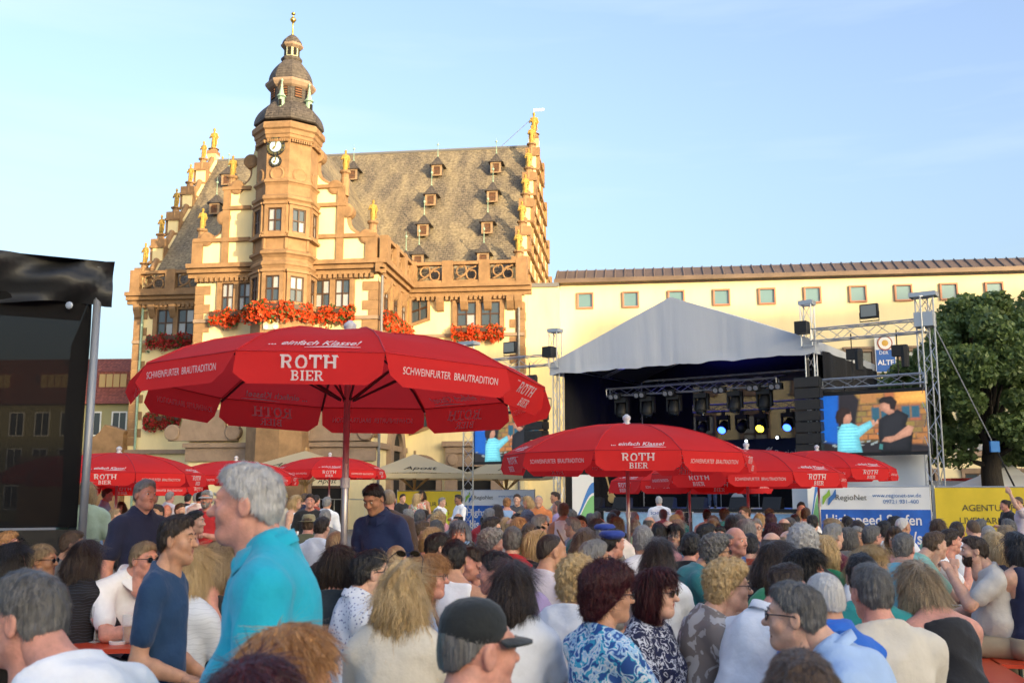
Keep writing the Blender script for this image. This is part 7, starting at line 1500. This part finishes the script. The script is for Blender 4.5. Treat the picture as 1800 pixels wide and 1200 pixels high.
# middle and right, seated
rows = (
    (650, 967, 5.2, 'sit', 62, 'm', 'short', 'bk', 'polo', 'dots', 'dark haired person with glasses in white dotted shirt', 'g', 0),
    (710, 988, 4.1, 'sit', 8, 'f', 'wavy', 'bl', 'tee', CREAM, 'person with very long wavy blond hair, sunglasses on top, back turned', 'u', 0),
    (752, 976, 5.4, 'sit', 75, 'f', 'bob', 'sb', 'tee', SKYB, 'strawberry blond person with glasses right of the wavy blond hair', 'g', 25),
    (740, 915, 10.5, 'sit', 75, 'f', 'short', 'br', 'tee', (.02, .14, .26), 'person with glasses in blue above the blond bob', 'g', 0),
    (758, 928, 8.8, 'sit', 30, 'f', 'bob', 'bl', 'tank', BLK, 'blond bob in black sleeveless top left of the undercut', '', 0),
    (769, 936, 7.6, 'sit', 65, 'm', 'short', 'bk', 'tee', TEAL, 'dark undercut head with earring in teal shirt', 's', 0),
    (799, 949, 6.3, 'sit', 10, 'm', 'short', 'bk', 'tank', WHT, 'dark curly haired person in white sleeveless top with brown strap', 'x', 0),
    (808, 916, 9.0, 'sit', 165, 'f', 'bob', 'bg', 'tank', WHT, 'grey blue haired person in white facing the viewer', '', 20),
    (771, 902, 13, 'sit', 20, 'f', 'curly', 'bl', 'tee', ORANGE, 'curly blond person in orange far behind', '', 0),
    (738, 895, 14, 'sit', 0, 'm', 'short', 'dg', 'tee', (.03, .1, .2), 'grey head in blue far behind, left of the curly blond one', '', 0),
    (837, 961, 6.8, 'sit', 250, 'f', 'short', 'db', 'tee', GRY, 'brown haired person with sunglasses on head left of the lilac shirt', 'u', 0),
    (874, 969, 5.6, 'sit_lean', 290, 'm', 'short', 'bk', 'tee', LILAC, 'black haired person in lilac t-shirt', '', 0),
    (901, 988, 4.6, 'sit', 5, 'f', 'long', 'db', 'tee', WHT, 'person with long straight dark hair in white t-shirt with beige bag strap', 'x', 0),
    (863, 908, 10, 'sit', 80, 'm', 'short', 'db', 'long', BLK, 'dark haired person with glasses in black shirt', 'g', 0),
    (864, 932, 8.4, 'sit', 75, 'f', 'curly', 'gr', 'tee', WHT, 'grey curly haired person right of the grey blue hair', '', 0),
    (901, 926, 8.0, 'sit', 10, 'm', 'short', 'dg', 'long', RED, 'grey head in red jacket, back turned', '', 0),
    (940, 934, 8.0, 'sit', 50, 'f', 'bob', 'bl', 'tee', BLK, 'blond streaked hair with sunglasses left of the buzz cut', 'u', 0),
    (968, 937, 6.4, 'sit', 45, 'mb', 'buzz', 'db', 'tee', (.66, .6, .64), 'broad person with dark buzz cut in white t-shirt', '', 20),
    (1014, 982, 5.0, 'sit', 35, 'f', 'curly', 'bl', 'tee', WHT, 'short curly blond hair in white top left of the dark red hair', '', 0),
    (1043, 949, 6.4, 'sit', 60, 'f', 'short', 'gr', 'tee', GRY, 'short grey haired person left of the long dark hair', 'g', 0),
    (1027, 929, 7.6, 'sit', 20, 'f', 'long', 'br', 'tee', 'navyfloral', 'long brown hair in black patterned top below the white sleeveless one', '', 0),
    (1076, 930, 8.2, 'sit', 60, 'm', 'short', 'bk', 'long', BLK, 'person with blue beret in black jacket', '', 0),
    (1130, 924, 7.6, 'sit', 10, 'm', 'short', 'gr', 'long', WHT, 'grey head in white shirt with braces right of the parasol pole', 'xX', 0),
    (1068, 1000, 4.3, 'sit_up', 60, 'fb', 'puff', 'rd', 'tee', 'bluefloral', 'person with dark red hair and glasses in turquoise patterned blouse', 'g', 15),
    (1150, 1000, 4.7, 'sit_up', 118, 'fb', 'bob', 'rd', 'tee', 'navyfloral', 'person with dark hair and sunglasses in navy white patterned blouse', 's', 0),
    (1157, 947, 6.6, 'sit', 20, 'f', 'long', 'db', 'long', WHT, 'person with long dark wavy hair in white blouse, back turned', '', 0),
    (1257, 942, 7.4, 'sit_lean', 85, 'm', 'curly', 'dg', 'tee', TEAL, 'grey curly haired person with sunglasses in dark teal t-shirt', 's', 0),
    (1292, 925, 8.5, 'sit_lean', 150, 'mb', 'fringe', 'gr', 'polo', (.03, .1, .3), 'balding person in blue shirt facing the viewer', '', -10),
    (1278, 989, 4.9, 'sit_phone', 80, 'f', 'curly', 'bl', 'tee', 'greytop', 'curly blond person with glasses in taupe blouse holding a phone', 'g', 10),
    (1214, 936, 8.0, 'sit', 30, 'f', 'short', 'bk', 'tee', BLK, 'black haired person in black left of the teal t-shirt', '', 0),
    (1241, 920, 9.8, 'sit', 80, 'f', 'short', 'bk', 'tee', BLK, 'black haired person in profile above the grey curls', '', 0),
    (1186, 921, 10, 'sit', 200, 'f', 'long', 'bk', 'tee', 'bluefloral', 'dark haired person with glasses in blue floral top facing the viewer', 'g', 0),
    (1158, 919, 10, 'sit', 0, 'f', 'short', 'bk', 'tee', PINK, 'black short haired head below the white lettered shirt', '', 0),
    (1174, 917, 12, 'sit', 0, 'm', 'short', 'wh', 'tee', WHT, 'person in white cap right of the short black hair', '', 0),
    (1264, 924, 10.5, 'sit', 190, 'f', 'short', 'bk', 'tee', RED, 'dark haired face looking at the viewer between two heads', '', 0),
    (1318, 938, 8.8, 'sit', 20, 'mb', 'short', 'bk', 'tee', RUST, 'dark head in rust red shirt', '', 0),
    (1356, 934, 7.6, 'sit', 30, 'mb', 'fringe', 'br', 'tee', (.13, .115, .11), 'balding person in grey brown t-shirt, back turned', '', 0),
    (1386, 931, 8.0, 'sit', 50, 'm', 'fringe', 'lg', 'tee', BLK, 'bald pink head left of the white curls', '', 0),
    (1410, 926, 6.7, 'sit', 15, 'f', 'curly', 'wh', 'long', BLK, 'white curly hair in black jacket', '', 0),
    (1362, 953, 6.2, 'sit', 60, 'f', 'long', 'db', 'tee', BLK, 'long dark hair in black right of the grey brown t-shirt', '', 0),
    (1412, 966, 5.6, 'sit_lean', 100, 'f', 'bob', 'bk', 'tee', GREEN, 'black haired person looking down', '', 0),
    (1379, 991, 4.7, 'sit_lean', 60, 'm', 'short', 'db', 'polo', WHT, 'short brown haired person in white shirt right of the phone', '', 0),
    (1447, 943, 7.0, 'sit', 20, 'f', 'bob', 'bl', 'tee', GREEN, 'blond bob in green top with white strap', 'x', 0),
    (1398, 1024, 3.6, 'sit_lean', 292, 'm', 'short', 'dg', 'polo', (.4, .55, .8), 'grey haired person with glasses in light blue shirt facing left', 'g', 0),
    (1447, 1004, 4.1, 'sit', 345, 'mb', 'buzz', 'wh', 'polo', BLUE, 'thin white haired person in bright blue polo, back turned', '', 0),
    (1530, 992, 4.2, 'sit', 350, 'mb', 'short', 'dg', 'tee', CREAM, 'grey brown haired person in cream t-shirt, back turned', '', 0),
    (1514, 974, 5.0, 'sit', 10, 'm', 'short', 'bk', 'tee', (.02, .26, .26), 'black haired person in teal shirt behind the cream t-shirt', 'xX', 0),
    (1612, 989, 5.0, 'sit_lean', 350, 'f', 'long', 'lg', 'strap', BLK, 'long fair brown hair over bare shoulders in black strap top', 'd', 0),
    (1712, 942, 7.9, 'sit_smoke', 285, 'mb', 'short', 'db', 'tee', (.55, .52, .48), 'bearded person in pale t-shirt with hand at the mouth on the red bench', 'b', 0),
    (1750, 936, 8.2, 'sit', 340, 'f', 'long', 'bl', 'tank', NAVY, 'long blond hair behind the bearded person', '', 0),
    (1641, 934, 8.8, 'sit_chin', 80, 'm', 'short', 'br', 'tee', MINT, 'person in mint t-shirt resting chin on hand', '', 0),
    (1668, 929, 9.6, 'sit_chin', 85, 'm', 'short', 'db', 'tee', WHT, 'person in white t-shirt resting chin on hand', '', 0),
    (1587, 937, 7.6, 'sit', 40, 'm', 'short', 'dg', 'tee', (.1, .42, .6), 'dark grey haired person in sky blue t-shirt, back turned', '', 0),
    (1463, 920, 9.2, 'sit', 60, 'm', 'short', 'gr', 'tee', MAROON, 'grey haired person in maroon t-shirt', '', 0),
    (1489, 928, 9.6, 'sit', 30, 'f', 'bob', 'dg', 'tee', GRY, 'grey wavy hair right of the maroon t-shirt', '', 0),
    (1505, 925, 10, 'sit', 190, 'm', 'short', 'gr', 'tee', WHT, 'ruddy face of a grey person between two heads', '', 0),
    (1531, 923, 9.6, 'sit', 60, 'm', 'short', 'dg', 'tee', NAVY, 'grey person with glasses in navy shirt', 'g', 0),
    (1553, 915, 11, 'sit', 40, 'm', 'short', 'bk', 'tee', WHT, 'black haired person in white below the blue banner', '', 0),
    (1572, 907, 13, 'sit', 80, 'm', 'short', 'bk', 'tee', RED, 'dark haired person in red below the blue banner', '', 0),
    (1572, 926, 10, 'sit', 200, 'f', 'long', 'br', 'tee', PINK, 'brown haired person with glasses facing left below the red shirt', 'g', 0),
    (1526, 959, 6.6, 'sit', 130, 'f', 'long', 'bl', 'tee', WHT, 'blond person with glasses behind the black hair', 'g', 0),
    (1489, 907, 14, 'sit', 0, 'm', 'short', 'bk', 'tee', BLK, 'dark head in black below the blue banner slogan', '', 0),
    (1681, 917, 11, 'sit', 30, 'm', 'short', 'db', 'tee', WHT, 'brown haired person in white left of the yellow banner wording', '', 0),
    (1648, 913, 12.5, 'sit', 20, 'f', 'bob', 'br', 'tee', BLK, 'brown bob before the yellow banner', '', 0),
    (1722, 912, 13, 'sit', 60, 'm', 'short', 'dg', 'tee', SKYB, 'person in pale blue check before the yellow banner', '', 0),
    (1737, 922, 11, 'sit', 40, 'm', 'buzz', 'gr', 'tee', GRY, 'grey buzz cut right of the pale blue check', '', 0),
    (1766, 878, 20, 'stand_cross', 265, 'f', 'bun', 'db', 'tee', BLK, 'person in black with dark bun standing at the yellow banner', '', 0),
    (1789, 872, 19, 'stand_arm', 290, 'm', 'buzz', 'br', 'tee', (.6, .52, .56), 'bald bearded person in pale t-shirt raising an arm', 'b', 0),
    (1768, 924, 11, 'sit', 20, 'f', 'bob', 'lg', 'tee', WHT, 'fair bob at the right edge before the banner', '', 0),
    (1786, 936, 7.8, 'sit', 350, 'f', 'long', 'bk', 'tank', NAVY, 'long black hair at the right edge', '', 0),
    (927, 899, 14, 'sit', 0, 'f', 'curly', 'bg', 'tee', GRY, 'grey blue curls below the pink top', '', 0), (948, 904, 12, 'sit', 60, 'm', 'short', 'gr', 'tee', SKYB, 'grey person with sunglasses in pale blue', 's', 0),
    (874, 887, 17, 'sit', 0, 'f', 'long', 'db', 'tee', NAVY, 'long brown hair before the left internet banner', '', 0), (860, 893, 15, 'sit', 30, 'm', 'short', 'gr', 'tee', RED, 'grey head in red before the left internet banner', '', 0),
    (911, 910, 11.5, 'sit', 20, 'f', 'bob', 'sb', 'tee', CREAM, 'ginger bob left of the brown head', '', 0), (890, 910, 12, 'sit', 0, 'f', 'long', 'bl', 'tee', WHT, 'long fair hair left of the ginger bob', '', 0), (930, 920, 10, 'sit', 0, 'm', 'short', 'br', 'tee', OLIVE, 'brown head above the blond streaked hair', '', 0),
    (1049, 913, 11, 'sit', 10, 'f', 'bob', 'db', 'tee', 'navyfloral', 'dark brown bob in spotted top', '', 0), (1076, 901, 14, 'sit', 0, 'm', 'short', 'db', 'tee', BLK, 'dark head below the stage monitors', '', 0), (1083, 910, 12, 'sit', 20, 'f', 'bob', 'br', 'tee', WHT, 'brown bob right of the dark head', '', 0),
    (1038, 902, 15, 'sit', 0, 'm', 'short', 'dg', 'tee', GRY, 'dark grey head left of the stage monitors', '', 0), (1021, 906, 13, 'sit', 185, 'f', 'short', 'db', 'tee', SKYB, 'dark fringe and face towards the viewer beside the white sleeveless top', '', 0), (1062, 919, 10, 'sit', 30, 'm', 'short', 'gr', 'tee', GRY, 'grey head above the blue beret', '', 0),
    (1309, 890, 15, 'stand_bent', 250, 'f', 'short', 'br', 'long', BLK, 'person in black with sunglasses bending at the stage barrier', 's', 0), (1328, 911, 12, 'sit', 190, 'm', 'short', 'gr', 'tee', RED, 'ruddy person with glasses facing the viewer', 'g', 0), (1355, 903, 14, 'sit', 20, 'f', 'short', 'rd', 'tee', BLK, 'dark red hair far right of the parasol pole', '', 0),
    (1378, 910, 12, 'sit', 0, 'm', 'fringe', 'br', 'tee', WHT, 'bald head far behind the white curls', '', 0), (1408, 882, 20, 'sit_up', 190, 'm', 'short', 'bk', 'tee', SKYB, 'dark bearded person in blue vest facing the viewer at the barrier', 'b', 0), (1416, 892, 17, 'sit', 30, 'm', 'short', 'br', 'tee', WHT, 'brown head in white at the barrier', '', 0),
    (1428, 905, 14, 'sit', 30, 'm', 'short', 'bk', 'tee', BLK, 'person in black cap by the far parasol pole', '', 0), (1286, 905, 13, 'sit', 0, 'f', 'long', 'bk', 'tee', BLK, 'black hair below the middle red parasol', '', 0), (1299, 904, 14, 'sit', 10, 'f', 'bob', 'dg', 'tee', GRY, 'dark grey bob below the middle red parasol', '', 0),
    (1312, 913, 11.5, 'sit', 0, 'f', 'bob', 'gr', 'tee', NAVY, 'grey bob left of the ruddy person', '', 0), (1335, 902, 15, 'sit', 30, 'f', 'bun', 'bl', 'tee', AQUA, 'blond person in aqua top far behind', '', 0), (1358, 920, 10.5, 'sit', 20, 'f', 'bob', 'rd', 'tee', GRY, 'auburn bob above the balding grey brown one', '', 0))
for (x, y, d, ps, f_, bd, hs, hcol, tp, cl, lb, ex_, tn) in rows:
    ht = 'beret' if 'beret' in lb else ('cap' if 'cap' in lb.split() else None)
    P(x, y, d, ps, f_, bd, hs, hcol, tp, cl, lb, ex=ex_, turn=tn, hat=ht, hatc=(.02, .05, .3) if ht == 'beret' else ((.6, .6, .6) if 'white cap' in lb else BLK), skin=None)
# nearest heads at the bottom edge
P(836, 1056, 2.45, 'sit', 38, 'm', 'buzz', 'dg', 'tee', (.03, .2, .5), 'person in black baseball cap at the bottom edge', hat='cap', hatc=(.012, .015, .016), turn=20, skin=2)
P(502, 1106, 2.3, 'sit_lean', 70, 'f', 'bob', 'sb', 'tee', SKYB, 'fair reddish bob at the bottom edge before the turquoise shirt')
P(440, 1168, 1.9, 'sit_lean', 20, 'f', 'bob', 'rd', 'tee', BLK, 'crown of dark hair at the bottom edge left of the reddish bob')
P(1408, 1150, 2.0, 'sit_lean', 10, 'm', 'short', 'br', 'tee', GRY, 'crown of brown hair at the bottom edge below the light blue shirt')
# more of the seated crowd between the stage and the tables
rg = random.Random(5); hs_ = ('short', 'short', 'bob', 'long', 'fringe', 'curly', 'buzz', 'bun'); hcs = ('gr', 'db', 'br', 'bl', 'dg', 'bk', 'lg', 'wh'); cls = ((WHT, 'white'), (WHT, 'white'), (ORANGE, 'orange'), (BLUE, 'bright blue'), (MINT, 'mint'), (AQUA, 'aqua'), (NAVY, 'navy'), (BLK, 'black'), (SKYB, 'light blue'), (RED, 'red'), (GRY, 'grey'), (PINK, 'pink'), (TEAL, 'teal'), (CREAM, 'cream'), (OLIVE, 'olive'))
hn = {'gr': 'grey', 'db': 'dark brown', 'br': 'brown', 'bl': 'blond', 'dg': 'dark grey', 'bk': 'black', 'lg': 'fair', 'wh': 'white'}
sn = {'short': 'short hair', 'bob': 'bobbed hair', 'long': 'long hair', 'fringe': 'thinning hair', 'curly': 'curls', 'buzz': 'cropped hair', 'bun': 'bun'}
refs = ((760, 'below the cream parasols'), (840, 'before the left internet banner'), (960, 'before the left truss tower'), (1060, 'before the white wave panel'), (1150, 'around the white lettered shirt'), (1260, 'before the drum kit'), (1380, 'before the right stage leg'), (1500, 'before the right internet banner'), (1640, 'between the two right banners'), (1800, 'by the right yellow banner'))
used_lab = {}
for row, (yy, dd) in enumerate(((896, 19), (903, 15.5), (911, 12.6))):
    x = 705+rg.uniform(0, 20)
    while x < 1800:
        st, hcx, (cl, cn) = rg.choice(hs_), rg.choice(hcs), rg.choice(cls); ref = [r_[1] for r_ in refs if x < r_[0]+40][0] if x < 1838 else refs[-1][1]
        lb = 'person with %s %s in %s, seated %s' % (hn[hcx], sn[st], cn, ref)
        lb = lb if lb not in used_lab or len(lb.split()) > 13 else lb+', %s row' % ('farthest', 'middle', 'nearer')[row]
        if lb not in used_lab and not (row < 2 and x > 1432) and not (row == 0 and 812 < x < 870):
            used_lab[lb] = 1; P(x, yy+rg.uniform(-3, 4), dd*rg.uniform(.94, 1.06), 'sit', rg.choice((0, 10, 20, 350, 60, 300, 180)), 'f' if st in ('bob', 'long', 'bun') else 'm', st, hcx, 'tee', cl, lb)
        x += rg.uniform(24, 56)*(1+.2*row)
for i, (x, y, d, ps, f_, cl, lb) in enumerate(((1216, 826, 37.5, 'stand', 180, (.3, .5, .7), 'singer in light blue top and dark trousers on the stage'), (1252, 820, 36.5, 'stand_bent', 200, BLK, 'performer in black shirt and blue jeans on the stage'))):
    B = body(ps, 'm', 0.0, 'tee'); p = S.on(x, 870, 1.6 if i == 0 else 1.4); w = WS(p[0], 1.6 if i == 0 else 1.4, DK)
    o = link('person', B['body']); o.matrix_basis = Matrix.Translation(w) @ Matrix.Rotation(-R(f_), 4, 'Z'); tag(o, lb, 'person', 'people in the square')
    for nm, m in (('shirt', cloth_mat(cl)), ('trousers', BLACKT if i == 0 else JEANS), ('shoes', SHOE)): g_ = link(nm, B[nm], o); g_.material_slots[0].link = 'OBJECT'; g_.material_slots[0].material = m
    link('hair', hair_mesh('short', 'db', False), o, B['M'])
# ---- beer tables and benches, glasses
M_or_w = mat('orange red lacquer', (.6, .06, .02), .3, var=.08, vscale=3); M_leg = mat('dark green steel', (.01, .03, .02), .5)
def slab(x, y, rz, L, W, z, name, label, cat, group):
    o = empty(name, Matrix.Translation((x, y, 0)) @ Matrix.Rotation(rz, 4, 'Z')); tag(o, label, cat, group); MB().box(-L/2, L/2, -W/2, W/2, z-.028, z).build('top', M_or_w, o)
    for s in (-1, 1):
        m = MB(); a = s*L*.36; m.tube([(a, -W*.4, .0), (a, -W*.36, z-.05), (a, W*.36, z-.05), (a, W*.4, .0)], .016, 6); m.build('leg_frame', M_leg, o); m = MB(); m.tube([(a, 0, z*.45), (a-s*.3, 0, z-.035)], .012, 6); m.build('brace', M_leg, o)
    return o
def tpos(px, py, z): p = at_z(px, py, z); return p.x, p.y
tx_, ty_ = tpos(172, 1128, .77); slab(tx_-.25, ty_-.1, R(8), 2.2, .5, .77, 'beer_table', 'red beer table with wine glass and beer mug at the left', 'table', 'beer tables')
for px, py, rz, lb in ((1235, 1190, R(20), 'red beer table in front of the patterned blouses'), (1640, 1008, R(70), 'red beer table with cups by the mint t-shirt'), (960, 1010, R(60), 'red beer table hidden among the seated crowd in the middle')):
    a, b_ = tpos(px, py, .77); slab(a, b_, rz, 2.2, .5, .77, 'beer_table', lb, 'table', 'beer tables')
a, b_ = tpos(1732, 1141, .49); slab(a+.12, b_+.35, R(78), 2.2, .26, .49, 'beer_bench', 'red beer bench under the bearded person', 'bench', 'beer benches'); a, b_ = tpos(1708, 1175, .49); slab(a, b_-.6, R(78), 2.2, .26, .49, 'beer_bench', 'red beer bench end near the bottom right edge', 'bench', 'beer benches')
M_gl = mat('clear glass', (.75, .8, .82), .03, alpha=.3, spec=.9); M_beer = mat('amber beer', (.5, .2, .02), .1, emit=None); M_wine = mat('rose spritz', (.6, .12, .08), .1, alpha=.8)
def mug(px, py, Zt, label, s=1.0, beer=.6):
    x, y = tpos(px, py, Zt); o = empty('beer_mug', Matrix.Translation((x, y, Zt)) @ Matrix.Diagonal((s, s, s, 1))); tag(o, label, 'beer mug', 'glasses on the tables'); MB().lathe([(.045, 0), (.048, .02), (.045, .05), (.05, .1), (.049, .17)], 16).build('glass', M_gl, o, smooth=True); MB().lathe([(.041, .008), (.041, .165*beer)], 14).build('beer', M_beer, o, smooth=True); MB().tube([(.048, 0, .03), (.085, 0, .05), (.085, 0, .12), (.05, 0, .15)], .009, 6).build('handle', M_gl, o, smooth=True)
mug(228, 1130, .77, 'beer mug half full on the left red table', 1.05); mug(1262, 1188, .77, 'empty beer mug on the table before the phone', 1.1, .1); mug(1335, 1012, .77, 'beer mug near the taupe blouse', 1.0, .5); mug(1345, 1003, .77, 'amber beer mug farther right on the same table', 1.0, .7)
x, y = tpos(166, 1128, .77); o = empty('wine_glass', Matrix.Translation((x, y, .77))); tag(o, 'stemmed glass with pink spritz on the left red table', 'wine glass'); MB().lathe([(.036, 0), (.034, .004), (.005, .012), (.004, .09), (.02, .105), (.037, .14), (.036, .2), (.031, .225)], 16).build('glass', M_gl, o, smooth=True); MB().lathe([(.012, .104), (.033, .14), (.034, .15)], 14).build('drink', M_wine, o, smooth=True)
x, y = tpos(207, 1131, .77); o = empty('ashtray', Matrix.Translation((x, y, .77))); tag(o, 'small white ashtray on the left red table', 'ashtray'); MB().lathe([(.05, 0), (.055, .018), (.047, .02), (.042, .008)], 16).build('bowl', M_bw, o)
x, y = tpos(1215, 1190, .77); o = empty('water_bottle', Matrix.Translation((x, y, .77))); tag(o, 'plastic water bottle with blue cap at the bottom edge', 'bottle'); MB().lathe([(.035, 0), (.036, .12), (.03, .16), (.013, .2)], 14).build('bottle_body', M_gl, o, smooth=True); MB().lathe([(.016, .2), (.016, .225)], 12).build('cap', mat('blue cap', (.02, .1, .5), .4), o)
# phone in the hand of the curly blond person
for ob in bpy.data.objects:
    if ob.get('label', '').startswith('curly blond person with glasses in taupe'):
        arms = body('sit_phone', 'f', R(10), 'tee', 0.0, True)['arms']; w = ob.matrix_basis @ (Vector(arms[1][2])+Vector((0, .1, .06))); ph = empty('phone', Matrix.Translation(w) @ Matrix.Rotation(-R(70), 4, 'Z') @ Matrix.Rotation(R(-35), 4, 'X')); tag(ph, 'dark phone in red case held up by the curly blond person', 'phone'); MB().box(-.04, .04, -.006, .006, -.08, .08).build('case', mat('phone red', (.3, .02, .05), .4), ph); MB().box(-.036, .036, -.009, -.0065, -.075, .075).build('screen', mat('phone screen', (.01, .012, .02), .1), ph); break
print('PEOPLE', COUNT[0])
